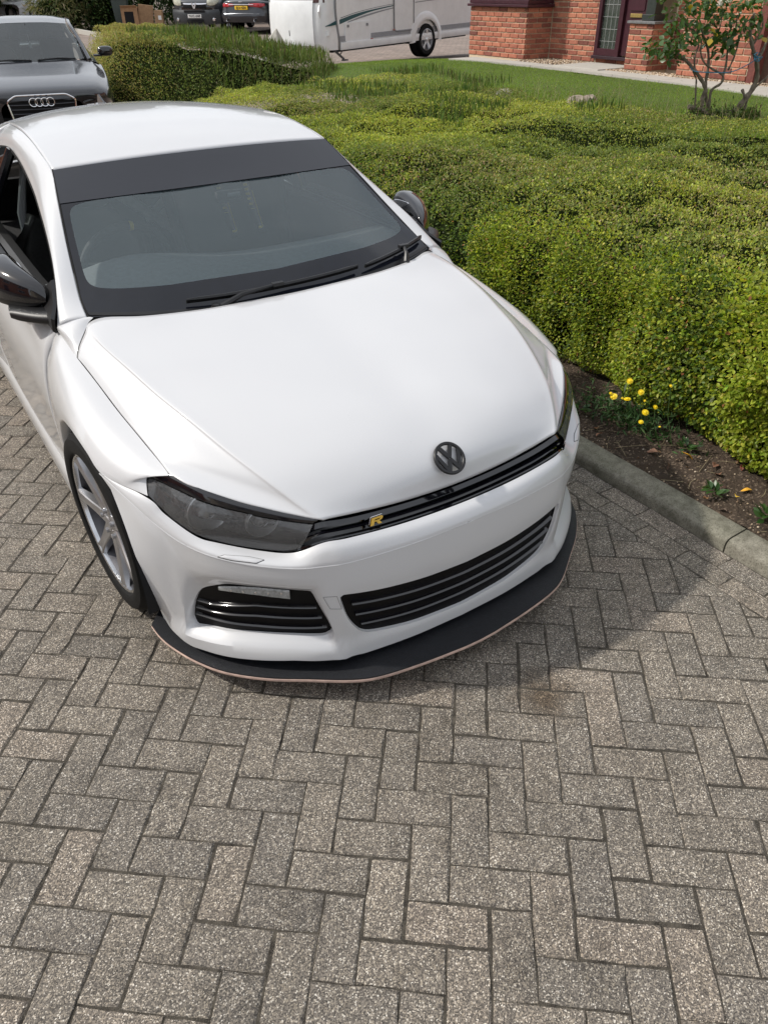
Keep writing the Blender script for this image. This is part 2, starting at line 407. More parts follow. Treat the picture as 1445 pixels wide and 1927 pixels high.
# ---- front wings
O_ = [(.868, .447, .165), (.876, .452, .35), (.879, .452, .55), (.862, .445, .72), (.836, .434, .79), (.798, .42, .850), (.787, .24, .818), (.775, .08, .789), (.763, -.10, .758), (.748, -.28, .715), (.735, -.40, .690), (.754, -.352, .6835), (.777, -.326, .672)]
_sl = samp([(.798, .42, .850)] + shut, [0, .2, .4, .6, .8, 1.0]); O_[5:11] = [tuple(q) for q in _sl]
I_ = [(.862, .375, .165), (.886, .372, .33), (.893, .325, .50), (.896, .245, .605), (.897, .19, .642), (.897, .13, .668), (.8965, .04, .685), (.8955, -.04, .686), (.891, -.12, .672), (.884, -.20, .645), (.858, -.27, .639), (.832, -.325, .634), (.800, -.380, .627)]
bul = [.0, .003, .006, .010, .014, .018, .020, .020, .020, .018, .012, .006, .002]
G = []
for o, i, b in zip(O_, I_, bul):
    o = np.array(o); i = np.array(i); G.append([o, lerp(o, i, .3) + np.array([.75, 0, .65]) * b, lerp(o, i, .62) + np.array([.8, 0, .6]) * b * 1.05, lerp(o, i, .86) + np.array([.9, 0, .4]) * b * .55, i])
FW = tensor(G, 6, 6)
for s_ in (-1, 1):
    mb = MB(); P = gapn(sgn(FW, s_), .0012); addgrid(mb, P)
    lip = P[:int(9 * 6) + 1, -1]; addgrid(mb, np.stack([lip, lip + np.array([-.004 * s_, 0, 0]) * 1.0 + (np.array([0, 0, .32]) - lip * np.array([0, 1, 1])) * .012, lip + np.array([-.035 * s_, 0, 0]) + (np.array([0, 0, .32]) - lip * np.array([0, 1, 1])) * .012], 1))
    mb.build('front_wing', W_, car, outward=OUT, angle=50)
    # arch liner
    mb = MB(); prof = []
    for a in np.linspace(-35, 196, 26): prof.append((math.cos(R_(a)), math.sin(R_(a))))
    vs_ = [(s_ * x, .0 + .385 * c, .31 + .385 * q) for x in (.875, .55) for c, q in prof]; n0 = len(prof)
    mb.add(vs_, [(k, k + 1, n0 + k + 1, n0 + k) for k in range(n0 - 1)]); mb.add([(s_ * .55, .385 * c, .31 + .385 * q) for c, q in prof] + [(s_ * .55, 0, .31)], [(k, k + 1, n0) for k in range(n0 - 1)])
    mb.build('arch_liner', M['dark_void'], car)

# ---- front bumper : shelf under lamps + main face with rounded openings
K_ = [(0, -.847, .500), (.20, -.839, .498), (.385, -.812, .495), (.462, -.781, .491), (.530, -.742, .487), (.620, -.673, .492), (.704, -.592, .505), (.763, -.506, .523), (.808, -.422, .560), (.843, -.34, .600), (.884, -.205, .642)]
T_ = [(0, -.803, .545), (.20, -.797, .548), (.375, -.779, .556), (.444, -.755, .553), (.515, -.705, .515), (.585, -.643, .511), (.678, -.566, .529), (.727, -.520, .546), (.776, -.435, .590), (.800, -.382, .622), (.884, -.204, .644)]
SH = tensor(fullg([T_, [tuple(lerp(t, k, .45) + np.array([0, -.004, .010 if i < 4 else .003])) for i, (t, k) in enumerate(zip(T_, K_))], [tuple(lerp(t, k, .86) + np.array([.0, -.002, .007 if i < 4 else .0045])) for i, (t, k) in enumerate(zip(T_, K_))], K_]), 8, 4)
plan = np.array([(0, -.847), (.20, -.839), (.385, -.812), (.462, -.781), (.53, -.742), (.62, -.673), (.704, -.592), (.763, -.506), (.808, -.422), (.843, -.34), (.884, -.205)])
PD = cr_rows(plan, 24); PL = np.r_[0, np.cumsum(np.linalg.norm(np.diff(PD, axis=0), axis=1))]; LT = PL[-1]
KZ = cr_rows(np.array(K_), 24)[:, 2]
tn = np.gradient(PD, axis=0); tn /= np.linalg.norm(tn, axis=1)[:, None]; NR = np.stack([tn[:, 1], -tn[:, 0]], 1)
s_of_x = lambda x: np.interp(x, PD[:, 0], PL)
def face(s, z, d=0.0):
    """point on the bumper face; s arc length from the centre line (signed), z height, d outward offset"""
    s = np.asarray(s, float); z = np.asarray(z, float); a = np.minimum(np.abs(s), LT)
    x = np.interp(a, PL, PD[:, 0]); y = np.interp(a, PL, PD[:, 1]); nx = np.interp(a, PL, NR[:, 0]); ny = np.interp(a, PL, NR[:, 1])
    kz = np.interp(a, PL, KZ); t = np.clip((kz - z) / .30, 0, 1)
    blend = np.clip((.62 - x) / .30, 0, 1)
    off = .006 * np.sin(np.clip(t, 0, 1) * 3.1) * blend - .010 * t * t * blend          # the plate area rolls under slightly
    lipz = np.clip((.195 - z) / .035, 0, 1); lipx = np.clip((x - .395) / .03, 0, 1)
    off = off + (.013 * lipx + .004) * lipz * lipz * (3 - 2 * lipz)
    fade = np.clip((x - .80) / .08, 0, 1)
    off = off * (1 - fade) + d
    nrm_o = off
    xx = x + nx * nrm_o; yy = y + ny * nrm_o
    # towards the wheel arch the end of the face follows the round arch and tucks in at the foot
    ye = np.minimum(-np.sqrt(np.maximum(.385 ** 2 - (z - .315) ** 2, .05)), -.2); xe = .872 - .044 * np.clip((.44 - z) / .30, 0, 1)
    a0 = s_of_x(.745); k0 = np.clip((a - a0) / (LT - a0), 0, 1); f2 = k0 * k0 * (1.6 - .6 * k0) * np.clip((kz - z) / .035, 0, 1)
    xx = xx + (xe - .884) * f2; yy = yy + (ye + .205) * f2
    return np.stack([xx * np.sign(s + 1e-12), yy, z + 0 * xx], -1)
def zb(s):   # lower edge of the bumper
    x = np.interp(np.minimum(np.abs(s), LT), PL, PD[:, 0]); return np.interp(x, [0, .36, .41, .44, .55, .70, .78, .83, .884], [.120, .120, .128, .132, .140, .128, .120, .140, .15])
def kzf(s): return np.interp(np.minimum(np.abs(s), LT), PL, KZ)
# outlines of the openings in (s, z)
def rounded(pts, r, n=5):
    pts = [np.array(p, float) for p in pts]; out = []
    for i, p in enumerate(pts):
        a, b = pts[i - 1], pts[(i + 1) % len(pts)]; rr = r[i] if isinstance(r, (list, tuple)) else r
        la, lb = np.linalg.norm(a - p), np.linalg.norm(b - p); rr = min(rr, la * .48, lb * .48)
        p0 = p + (a - p) / la * rr; p1 = p + (b - p) / lb * rr
        for t in np.linspace(0, 1, n + 1): out.append((1 - t) ** 2 * p0 + 2 * t * (1 - t) * p + t * t * p1)
    return np.array(out)
def resample(P, n):
    Q = np.vstack([P, P[:1]]); d = np.r_[0, np.cumsum(np.linalg.norm(np.diff(Q, axis=0), axis=1))]; t = np.linspace(0, d[-1], n, endpoint=False)
    return np.stack([np.interp(t, d, Q[:, k]) for k in range(2)], 1)
sx = lambda x: float(s_of_x(x))
LG = rounded([(-sx(.432), .384), (-sx(.30), .366), (-sx(.14), .352), (0, .347), (sx(.14), .352), (sx(.30), .366), (sx(.432), .384), (sx(.408), .275), (sx(.360), .196), (sx(.20), .174), (0, .164), (-sx(.20), .174), (-sx(.360), .196), (-sx(.408), .275)], [.026, .05, .05, .05, .05, .05, .026, .04, .045, .05, .05, .05, .045, .04])
VT = rounded([(sx(.500), .388), (sx(.60), .396), (sx(.70), .394), (sx(.755), .350), (sx(.780), .275), (sx(.792), .205), (sx(.785), .182), (sx(.66), .205), (sx(.56), .208), (sx(.468), .202), (sx(.448), .222)], [.008, .04, .03, .04, .03, .02, .02, .05, .05, .02, .012])
sC = sx(.438)                                        # boundary between plate block and vent block
sV0, sV1 = sC, sx(.806)
mb = MB()
addgrid(mb, gapn(SH, .002, 'u'))
def block(sa, sb, za_f, zb_f, outline, n=40, inset=.0, depth=.05, mid=None, ns=28, nz=14):
    """rectangular block of the bumper face with one opening, filled by rings between the block rim and the outline"""
    per = []
    for t in np.linspace(0, 1, ns, endpoint=False): s = sa + (sb - sa) * t; per.append((s, za_f(s)))
    for t in np.linspace(0, 1, nz, endpoint=False): per.append((sb, za_f(sb) + (zb_f(sb) - za_f(sb)) * t))
    for t in np.linspace(0, 1, ns, endpoint=False): s = sb + (sa - sb) * t; per.append((s, zb_f(s)))
    for t in np.linspace(0, 1, nz, endpoint=False): per.append((sa, zb_f(sa) + (za_f(sa) - zb_f(sa)) * t))
    per = np.array(per); nP = len(per)
    # matching points on the outline by direction from its centre
    c = outline.mean(0); O2 = resample(outline, 720); sc = np.array([1.0, 1.0])
    d = np.hypot(*((outline[:, None] - outline[None]).T)).max()
    # match by fraction of perimeter starting from the closest corner
    k0 = np.argmin(np.linalg.norm(O2 - per[0], axis=1)); O2 = np.roll(O2, -k0, axis=0)
    a2 = sum(np.cross(O2[i], O2[(i + 1) % 720]) for i in range(720)); a1 = sum(np.cross(per[i], per[(i + 1) % nP]) for i in range(nP))
    if a1 * a2 < 0: O2 = np.roll(O2[::-1], 1, axis=0)
    corners = [0, ns, ns + nz, 2 * ns + nz, nP]
    kc = [0]
    for q in corners[1:4]: kc.append(int(np.argmin(np.linalg.norm(O2 - per[q], axis=1))))
    kc.append(720)
    if not all(kc[i] < kc[i + 1] for i in range(4)): kc = [int(720 * q / nP) for q in corners]
    idx = np.zeros(nP, int)
    for i in range(4):
        for j in range(corners[i], corners[i + 1]): idx[j] = int(kc[i] + (kc[i + 1] - kc[i]) * (j - corners[i]) / (corners[i + 1] - corners[i])) % 720
    On = O2[idx]; ringsP = []
    for t, dd in ((0, 0), (.35, 0), (.62, 0), (.80, -inset * .25), (.92, -inset * .75), (1.0, -inset)):
        q = per * (1 - t) + On * t; ringsP.append(face(q[:, 0], q[:, 1], dd))
    q = On; ringsP.append(face(q[:, 0], q[:, 1], -inset - .006)); ringsP.append(face(c[0] + (q[:, 0] - c[0]) * .995, c[1] + (q[:, 1] - c[1]) * .99, -inset - depth))
    vs_ = np.concatenate(ringsP); fs_ = []
    for r in range(len(ringsP) - 1):
        for k in range(nP):
            k2 = (k + 1) % nP; fs_.append((r * nP + k, r * nP + k2, (r + 1) * nP + k2, (r + 1) * nP + k))
    mb.add(vs_, fs_)
block(-sC, sC, kzf, zb, LG, inset=.003, depth=.010, ns=48)
VTm = VT * np.array([-1, 1])
block(sV0, sV1, kzf, zb, VT, inset=.022, depth=.010, ns=36)
block(-sV1, -sV0, kzf, zb, VTm[::-1], inset=.022, depth=.010, ns=36)
for s_ in (1, -1):
    ss = np.linspace(sV1, LT, 15); P = []
    for t in np.linspace(0, 1, 15): P.append(face(ss * s_, kzf(ss) * (1 - t) + zb(ss) * t))
    P = np.array(P); addgrid(mb, P)
    e = P[:, -1]; addgrid(mb, np.stack([e, e + np.array([-.03 * s_, .0, 0])], 1))
# underside lip turning back under the car
ss = np.linspace(-LT, LT, 121); e = face(ss, zb(ss)) + np.array([0, 0, -.0008]); addgrid(mb, np.stack([e, e * np.array([.985, .985, 1]) + np.array([0, 0, -.006]), e * np.array([.93, .93, 1]) + np.array([0, 0, .0])], 0))
_k = cr_rows(np.array(K_), 12); _k = np.vstack([_k[:0:-1] * np.array([-1, 1, 1]), _k]); mb.tube(_k + np.array([0, .0012, -.0012]), .0022, 6)
bumper = mb.build('front_bumper', W_, car, outward=OUT, angle=32)

# openings: dark boxes and slats
def backing(outline, d, name, mat, parent, slats, sl_d, sl_w=.010, gap=0.008):
    mbk = MB(); q = resample(outline, 120); c = q.mean(0)
    rg = [face(c[0] + (q[:, 0] - c[0]) * k, c[1] + (q[:, 1] - c[1]) * k, d) for k in (1.03, .7, .35)]; rg.append(face(np.array([c[0]]), np.array([c[1]]), d))
    vs_ = np.concatenate(rg); fs_ = [(r * 120 + k, r * 120 + (k + 1) % 120, (r + 1) * 120 + (k + 1) % 120, (r + 1) * 120 + k) for r in range(2) for k in range(120)] + [(240 + k, 240 + (k + 1) % 120, 360) for k in range(120)]
    mbk.add(vs_, fs_); go = mbk.build(name, mat, parent, angle=80)
    for zf in slats:
        zs = np.linspace(0, 1, 40)
        # span of the slat inside the outline at this height
        pts = resample(outline, 400)
        def span(zfun):
            ins = [p for p in pts if abs(p[1] - zfun(p[0])) < .006]; xs = [p[0] for p in ins]; return min(xs), max(xs)
        try: a, b = span(zf)
        except ValueError: continue
        q_ = (b - a) * .035; a, b = a + q_, b - q_; s = a + (b - a) * zs; z = zf(s); ms = MB(); pr = []
        for dd, dz in ((sl_d - .016, .007), (sl_d - .002, .003), (sl_d + .0015, .0), (sl_d - .002, -.003), (sl_d - .016, -.007)): pr.append(face(s, z + dz, dd))
        addgrid(ms, np.array(pr)); ms.build('grille_slat', M['black_gloss'], go, angle=40)
    return go
lgf = lambda t: (lambda s: (.345 + .037 * (np.abs(s) / sx(.428)) ** 1.6) * (1 - t) + t * (.164 + .032 * (np.abs(s) / sx(.36)) ** 2))
backing(LG, -.014, 'lower_grille', M['grille_black'], car, [lgf(.25), lgf(.50), lgf(.75)], -.004)
for o_, s_ in ((VT, 1), (VTm[::-1], -1)):
    vf = lambda t: (lambda s: .393 * (1 - t) + .203 * t - .05 * np.clip((np.abs(s) - sx(.64)) / .16, 0, 1) * (1 - t) + 0 * s)
    g_ = backing(o_, -.033, 'bumper_vent', M['grille_black'], car, [vf(.40), vf(.62), vf(.84)], -.024)
    # inner end fin and daytime lamp
    ms = MB(); s = np.linspace(sx(.553), sx(.716), 22); t = (s - s[0]) / (s[-1] - s[0]); top = .391 + .004 * np.sin(t * 3) - .014 * t ** 3; bt = top - .030 + .018 * t ** 2
    addgrid(ms, np.stack([face(s * s_, top, -.020), face(s * s_, top - .004, -.016), face(s * s_, bt, -.016), face(s * s_, bt - .004, -.03)], 0)); dl = ms.build('daytime_lamp', glass('daytime_lamp_cover', (.8, .82, .82), .06, haze=.5, hcol=(.55, .56, .55)), car)
    for k in range(5):
        t0 = .10 + k * .175; ms = MB(); s0 = s[0] + (s[-1] - s[0]) * t0
        p = face(np.array([s0 * s_]), np.array([.381 - .010 * t0]), -.024)[0]; ms.box(p, (.020, .012, .008), bev=.002); ms.build('lamp_reflector', M['chrome'], dl)
# washer caps and towing cover : thin proud lids
SHH = tensor([T_, [tuple(lerp(t, k, .45) + np.array([0, -.004, .010 if i < 4 else .003])) for i, (t, k) in enumerate(zip(T_, K_))], [tuple(lerp(t, k, .86) + np.array([.0, -.002, .007 if i < 4 else .0045])) for i, (t, k) in enumerate(zip(T_, K_))], K_], 8, 4)
def shelf_at(a, b):
    nr, nc = SHH.shape[:2]; a = np.clip(np.asarray(a) * (nc - 1), 0, nc - 1.001); b = np.clip(np.asarray(b) * (nr - 1), 0, nr - 1.001)
    j = a.astype(int); i = b.astype(int); fa = (a - j)[..., None]; fb = (b - i)[..., None]
    return SHH[i, j] * (1 - fa) * (1 - fb) + SHH[i, j + 1] * fa * (1 - fb) + SHH[i + 1, j] * (1 - fa) * fb + SHH[i + 1, j + 1] * fa * fb
for s_ in (-1, 1):
    C6 = rounded([(.486, .46), (.500, .74), (.556, .90), (.592, .90), (.578, .58), (.524, .40)], [.012, .014, .012, .012, .014, .012], 4)
    ce = C6.mean(0); n6 = len(C6); up = np.array([.0, -.28, .96])
    vs_ = np.concatenate([shelf_at(*C6.T) - up * .003, shelf_at(*C6.T) + up * .0016, shelf_at(*(ce + (C6 - ce) * .94).T) + up * .0024, shelf_at(*(ce + (C6 - ce) * .5).T) + up * .0026, shelf_at(ce[:1], ce[1:]) + up * .0026]) * np.array([s_, 1, 1])
    fs_ = [(r * n6 + k, r * n6 + (k + 1) % n6, (r + 1) * n6 + (k + 1) % n6, (r + 1) * n6 + k) for r in range(3) for k in range(n6)] + [(3 * n6 + k, 3 * n6 + (k + 1) % n6, 4 * n6) for k in range(n6)]
    mb = MB(); mb.add(vs_, fs_); lid = mb.build('washer_cap', W_, car, outward=OUT, angle=50)
    mb = MB(); rim_ = (shelf_at(*(ce + (C6 - ce) * 1.03).T) + up * .0006) * np.array([s_, 1, 1]); mb.tube(np.vstack([rim_, rim_[:1]]), .0010, 5, caps=False); mb.build('cap_seam', M['dark_void'], lid)
s4 = [-sx(.470), -sx(.435)]
mb = MB(); q = np.array([(s4[0], .380), (s4[1], .380), (s4[1] + .012, .330), (s4[0] + .018, .333)]); q2 = np.vstack([q, q[:1]]); Lq = np.vstack([q2[i] + (q2[i + 1] - q2[i]) * t for i in range(4) for t in np.linspace(0, 1, 8, endpoint=False)])
mb.tube(np.vstack([face(Lq[:, 0], Lq[:, 1], .0005)] + [face(Lq[:1, 0], Lq[:1, 1], .0005)]), .0008, 5, caps=False); mb.build('towing_cover_seam', pm('shut_line_grey', (.2, .2, .2), .8, noise=.1), car)

# ---- upper grille band between the bonnet and the bumper
bf = np.array([(0, -.760, .583), (.145, -.758, .586), (.29, -.748, .593), (.376, -.738, .600), (.436, -.730, .609), (.462, -.716, .600)]) + np.array([0, 0, -.003])
tb = np.array([(0, -.803, .545), (.15, -.799, .547), (.30, -.789, .552), (.39, -.776, .556), (.450, -.757, .552), (.507, -.712, .518)]) + np.array([0, 0, .002])
inn = np.array([0, .88, -.47])
G = []
for t, d in ((0, .012), (.06, .002), (.30, -.004), (.335, .030), (.46, .032), (.50, .004), (.56, -.001), (.63, .004), (.67, .034), (.90, .036), (.93, .006), (1, .004)):
    G.append(lerp(bf, tb, t) + inn * d * np.array([[1]] * 5 + [[.35]]))
P = tensor(fullg(G), 8, 1); mb = MB(); addgrid(mb, P); ug = mb.build('upper_grille', M['black_gloss'], car, outward=OUT, angle=30)
# dark liner behind every front gap
mb = MB(); Lr = [np.array(fullg([[tuple(np.array(p) * np.array([.97, 1, 1]) + np.array(o_)) for p in row]])[0]) for row, o_ in ((eye_top[:1] and [(0, -.70, .60), (.2, -.69, .61), (.436, -.67, .62), (.6, -.54, .64), (.74, -.33, .68)], (0, 0, -.03)), ([(0, -.74, .50), (.2, -.73, .50), (.45, -.69, .50), (.62, -.56, .50), (.76, -.38, .55)], (0, 0, -.03)), ([(0, -.72, .14), (.2, -.72, .14), (.45, -.68, .14), (.62, -.55, .14), (.76, -.38, .14)], (0, 0, 0)))]
addgrid(mb, np.array(Lr)); mb.build('inner_lining', M['dark_void'], car)

# ---- headlamps
eye_bot = [(.457, -.725, .600), (.505, -.695, .609), (.569, -.644, .619), (.607, -.609, .629), (.644, -.573, .636), (.690, -.520, .647), (.727, -.452, .657), (.755, -.392, .663), (.779, -.330, .663)]
eye_up = [(.440, -.728, .612), (.498, -.684, .624), (.560, -.631, .642), (.598, -.596, .651), (.645, -.546, .666), (.690, -.490, .680), (.736, -.398, .691), (.754, -.352, .685), (.777, -.324, .671)]
len_lo = [(.500, -.711, .519), (.530, -.688, .511), (.582, -.644, .5135), (.628, -.606, .519), (.672, -.569, .5285), (.722, -.521, .545), (.758, -.464, .572), (.780, -.420, .600), (.7985, -.378, .628)]
for s_ in (-1, 1):
    hl = empty('headlamp', parent=car)
    mb = MB(); P = tensor([eye_up, [tuple(lerp(a, b, .5) + np.array([.001, -.002, .004])) for a, b in zip(eye_up, eye_bot)], eye_bot], 6, 5); addgrid(mb, sgn(gapn(P, .0015), s_)); mb.build('lamp_brow', M['black_gloss'], hl, outward=OUT, solid=.008, angle=60)
    mids = [[tuple(lerp(a, b, f) + np.array([.004, -.010, .006]) * math.sin(f * 3.14) * (1.2 if k_ < 7 else .3)) for k_, (a, b) in enumerate(zip(eye_bot, len_lo))] for f in (.0, .33, .66, 1.)]
    P = tensor(mids, 6, 5); mb = MB(); addgrid(mb, sgn(gapn(P, .0015), s_)); mb.build('lamp_lens', M['lens'], hl, outward=OUT, angle=70)
    back = [[tuple(np.array(p) * np.array([.95, 1, 1]) + np.array([0, .085, -.012])) for p in row] for row in (eye_bot, len_lo)]
    mb = MB(); addgrid(mb, sgn(tensor(back, 6, 5), s_)); addgrid(mb, sgn(tensor([len_lo, back[1]], 6, 2), s_)); addgrid(mb, sgn(tensor([eye_bot, back[0]], 6, 2), s_)); mb.build('lamp_housing', M['black_satin'], hl)
    for c, r0, nm in (((.668, -.513, .590), .066, 'projector'), ((.556, -.630, .578), .050, 'reflector')):
        c = (np.array(c) + np.array([0, .022, 0])) * np.array([s_, 1, 1]); mb = MB(); prof = [(r0, 0), (r0 * .96, .003), (r0 * .9, -.004), (r0 * .75, -.030), (r0 * .4, -.05), (0.001, -.055)]
        mb.lathe([(a, -h) for a, h in prof], 28, 'Y', c); mb.build('lamp_bowl', pm('lamp_bowl_metal', (.62, .63, .64), .3, metal=.8, noise=.15), hl)
        mb = MB(); mb.lathe([(0.001, -.012), (r0 * .30, -.008), (r0 * .48, .0), (r0 * .56, .012), (r0 * .56, .03)], 24, 'Y', c + np.array([0, .006, 0])); mb.build('lamp_projector', pm('lamp_eye_glass', (.05, .055, .06), .04, coat=1., noise=.1), hl)
        mb = MB(); mb.lathe([(r0 * 1.0, .004), (r0 * 1.035, .005), (r0 * 1.035, .010), (r0, .010)], 32, 'Y', c); mb.build('lamp_ring', M['rim'], hl)
# ---- splitter
spl = np.array([(.862, -.295), (.856, -.36), (.838, -.43), (.800, -.523), (.742, -.617), (.648, -.710), (.545, -.784), (.432, -.862), (.346, -.897), (.206, -.922), (.06, -.938)])
half = cr_rows(spl, 5); edge = np.vstack([half * np.array([-1, 1]), [(0, -.940)], half[::-1]])
ne = len(edge); inn_ = edge * np.array([.86, .62]) + np.array([0, -.02]); inn_[:, 1] = np.maximum(inn_[:, 1], edge[:, 1] + .14)
mb = MB(); zt, zm, zbm = .0945, .0900, .0780
vs_ = [(p[0], p[1], zt) for p in inn_] + [(p[0], p[1], zt) for p in edge] + [(p[0] * 1.001, p[1] * 1.001, zm) for p in edge]
mb.add(vs_, [(k, k + 1, ne + k + 1, ne + k) for k in range(ne - 1)] + [(ne + k, ne + k + 1, 2 * ne + k + 1, 2 * ne + k) for k in range(ne - 1)])
ca = [(edge[0][0], edge[0][1]), (inn_[0][0], inn_[0][1])]
spt = mb.build('front_splitter', pm('dark_textured_splitter', (.008, .009, .012), .5, noise=.35, nscale=90, bump=.25, bscale=420), car, outward=(0, 0, -1), angle=40)
mb = MB(); vs_ = [(p[0] * 1.001, p[1] * 1.001, zm) for p in edge] + [(p[0] * 1.0025, p[1] * 1.0025, zm - .003) for p in edge] + [(p[0] * 1.0005, p[1] * 1.0005, zm - .0045) for p in edge] + [(p[0] * 1.0025, p[1] * 1.0025, zm - .006) for p in edge] + [(p[0] * 1.001, p[1] * 1.001, zbm) for p in edge] + [(p[0], p[1], zbm) for p in inn_]
mb.add(vs_, [(r * ne + k, r * ne + k + 1, (r + 1) * ne + k + 1, (r + 1) * ne + k) for r in range(5) for k in range(ne - 1)]); mb.build('splitter_edge', M['edge_pink'], spt, angle=30)
# ---- underbody
mb = MB(); mb.box((0, 1.25, .20), (1.50, 3.4, .10)); mb.box((0, 1.3, .45), (1.30, 2.4, .3)); mb.box((0, -.2, .42), (1.1, .7, .3)); mb.build('underbody', M['dark_void'], car, smooth=False)

# ---- doors, sills, rear quarters, tail
def row(y, pts): return [(x, y, z) for x, z in pts]
sect = lambda w, z0=0: [(.805 * w, .872 + z0), (.838 * w, .835 + z0), (.852 * w, .775 + z0), (.872 * w, .70 + z0), (.878 * w, .60 + z0 * .6), (.872 * w, .47), (.869 * w, .36), (.866 * w, .245)]
dY = [.455, .70, 1.0, 1.35, 1.66]
for s_ in (-1, 1):
    mb = MB(); G = []
    for y in dY:
        f = (y - .455) / 1.2; G.append(row(y, [(x + .012 * math.sin(f * 2.2) * (i not in (0,)) , z + .025 * f) for i, (x, z) in enumerate(sect(1.0))]))
    G[0] = [(.800, .423, .851), (.838, .437, .792), (.864, .448, .722), (.876, .452, .64), (.881, .455, .55), (.880, .455, .45), (.877, .455, .36), (.874, .455, .245)]
    addgrid(mb, gapn(sgn(tensor(G, 6, 5), s_), .0025)); mb.build('door', W_, car, outward=OUT, solid=.015, angle=40)
    # dark sill top of the door opening (window felt) and inner door card
    mb = MB(); D = np.array([(.803, .43, .858), (.806, .70, .880), (.807, 1.0, .886), (.803, 1.35, .894), (.797, 1.66, .900), (.785, 1.98, .915)]); D = cr_rows(D, 5)
    addgrid(mb, sgn(np.stack([D + np.array([.003, 0, -.008]), D + np.array([.0, 0, .006]), D + np.array([-.02, 0, .008]), D + np.array([-.03, 0, -.01])], 1), s_)); mb.build('window_felt', M['black_satin'], car)
    mb = MB(); D2 = D + np.array([-.03, 0, 0]); addgrid(mb, sgn(np.stack([D2, D2 + np.array([-.02, 0, .012]), D2 + np.array([-.055, 0, .004]), D2 + np.array([-.07, 0, -.05]), D2 + np.array([-.06, 0, -.25]), D2 + np.array([-.05, 0, -.5])], 1), s_)); mb.build('door_card', M['leather'], car)
    # sill skirt
    G = [[(.868, y, .262), (.884, y, .232), (.888, y, .19), (.878, y, .135), (.80, y, .125)] for y in (.38, .8, 1.3, 1.8, 2.2)]
    mb = MB(); addgrid(mb, sgn(tensor(G, 4, 4), s_)); mb.build('side_skirt', W_, car, outward=OUT, angle=40)
    # rear quarter
    G = [[(.797, 1.66, .897), (.85, 1.665, .80), (.872, 1.665, .70), (.884, 1.665, .58), (.88, 1.665, .45), (.868, 1.66, .26)],
         [(.79, 1.95, .925), (.862, 1.95, .84), (.888, 1.95, .74), (.900, 2.0, .62), (.900, 2.16, .48), (.892, 2.19, .26)],
         [(.775, 2.25, .945), (.862, 2.28, .86), (.896, 2.32, .78), (.908, 2.36, .70), (.910, 2.42, .655), (.908, 2.48, .67)],
         [(.80, 2.60, .94), (.86, 2.62, .87), (.894, 2.64, .80), (.906, 2.64, .73), (.910, 2.62, .70), (.908, 2.60, .697)],
         [(.77, 2.95, .93), (.84, 2.93, .86), (.876, 2.88, .78), (.892, 2.84, .71), (.898, 2.80, .64), (.898, 2.78, .62)],
         [(.73, 3.20, .90), (.80, 3.15, .80), (.83, 3.10, .70), (.85, 3.04, .58), (.868, 2.97, .45), (.872, 2.95, .28)]]
    mb = MB(); addgrid(mb, gapn(sgn(tensor(G, 5, 6), s_), .002, 'u')); mb.build('rear_quarter', W_, car, outward=OUT, solid=.012, angle=45)
    # side glass : rear quarter window only (the front window is wound down)
    mb = MB(); a = np.array([(.614, 1.66, 1.243), (.625, 1.93, 1.212), (.69, 2.15, 1.10), (.745, 2.34, .995)]); b = np.array([(.792, 1.68, .905), (.785, 1.95, .925), (.775, 2.15, .94), (.765, 2.32, .955)])
    addgrid(mb, sgn(tensor([a, lerp(a, b, .5) + np.array([.02, 0, 0]), b], 4, 4), s_)); mb.build('quarter_window', M['glass_dark'], car)
    mb = MB(); mb.tube(sgn([(.612, 1.60, 1.24), (.715, 1.64, 1.06), (.790, 1.66, .90)], s_), [.02, .024, .03], 8); mb.build('door_pillar', M['black_gloss'], car)
    if s_ > 0:
        mb = MB(); a = np.array(win_top[1:10]); b = np.array([(.803, .43, .862), (.804, .52, .868), (.806, .62, .876), (.806, .72, .88), (.807, .85, .884), (.807, 1.0, .887), (.806, 1.18, .89), (.803, 1.4, .895), (.797, 1.62, .90)])
        addgrid(mb, sgn(tensor([a, lerp(a, b, .5) + np.array([.02, 0, 0]), b], 3, 4), s_)); mb.build('door_window', M['glass_side'], car)
# tail
G = [[(0, 2.68, 1.235), (.25, 2.66, 1.228), (.48, 2.60, 1.195)], [(0, 3.02, .98), (.3, 3.0, .97), (.62, 2.90, .95)], [(0, 3.22, .93), (.4, 3.20, .92), (.73, 3.16, .90)], [(0, 3.30, .72), (.45, 3.26, .71), (.80, 3.13, .70)], [(0, 3.34, .5), (.5, 3.29, .5), (.85, 3.03, .5)], [(0, 3.30, .25), (.5, 3.25, .25), (.865, 2.98, .27)]]
mb = MB(); TT = tensor(fullg(G), 5, 4); addgrid(mb, TT[4:]); mb.build('tailgate', W_, car, outward=OUT, solid=.01)
mb = MB(); addgrid(mb, TT[:5] + np.array([0, .004, .004])); mb.build('rear_window', M['glass_dark'], car)
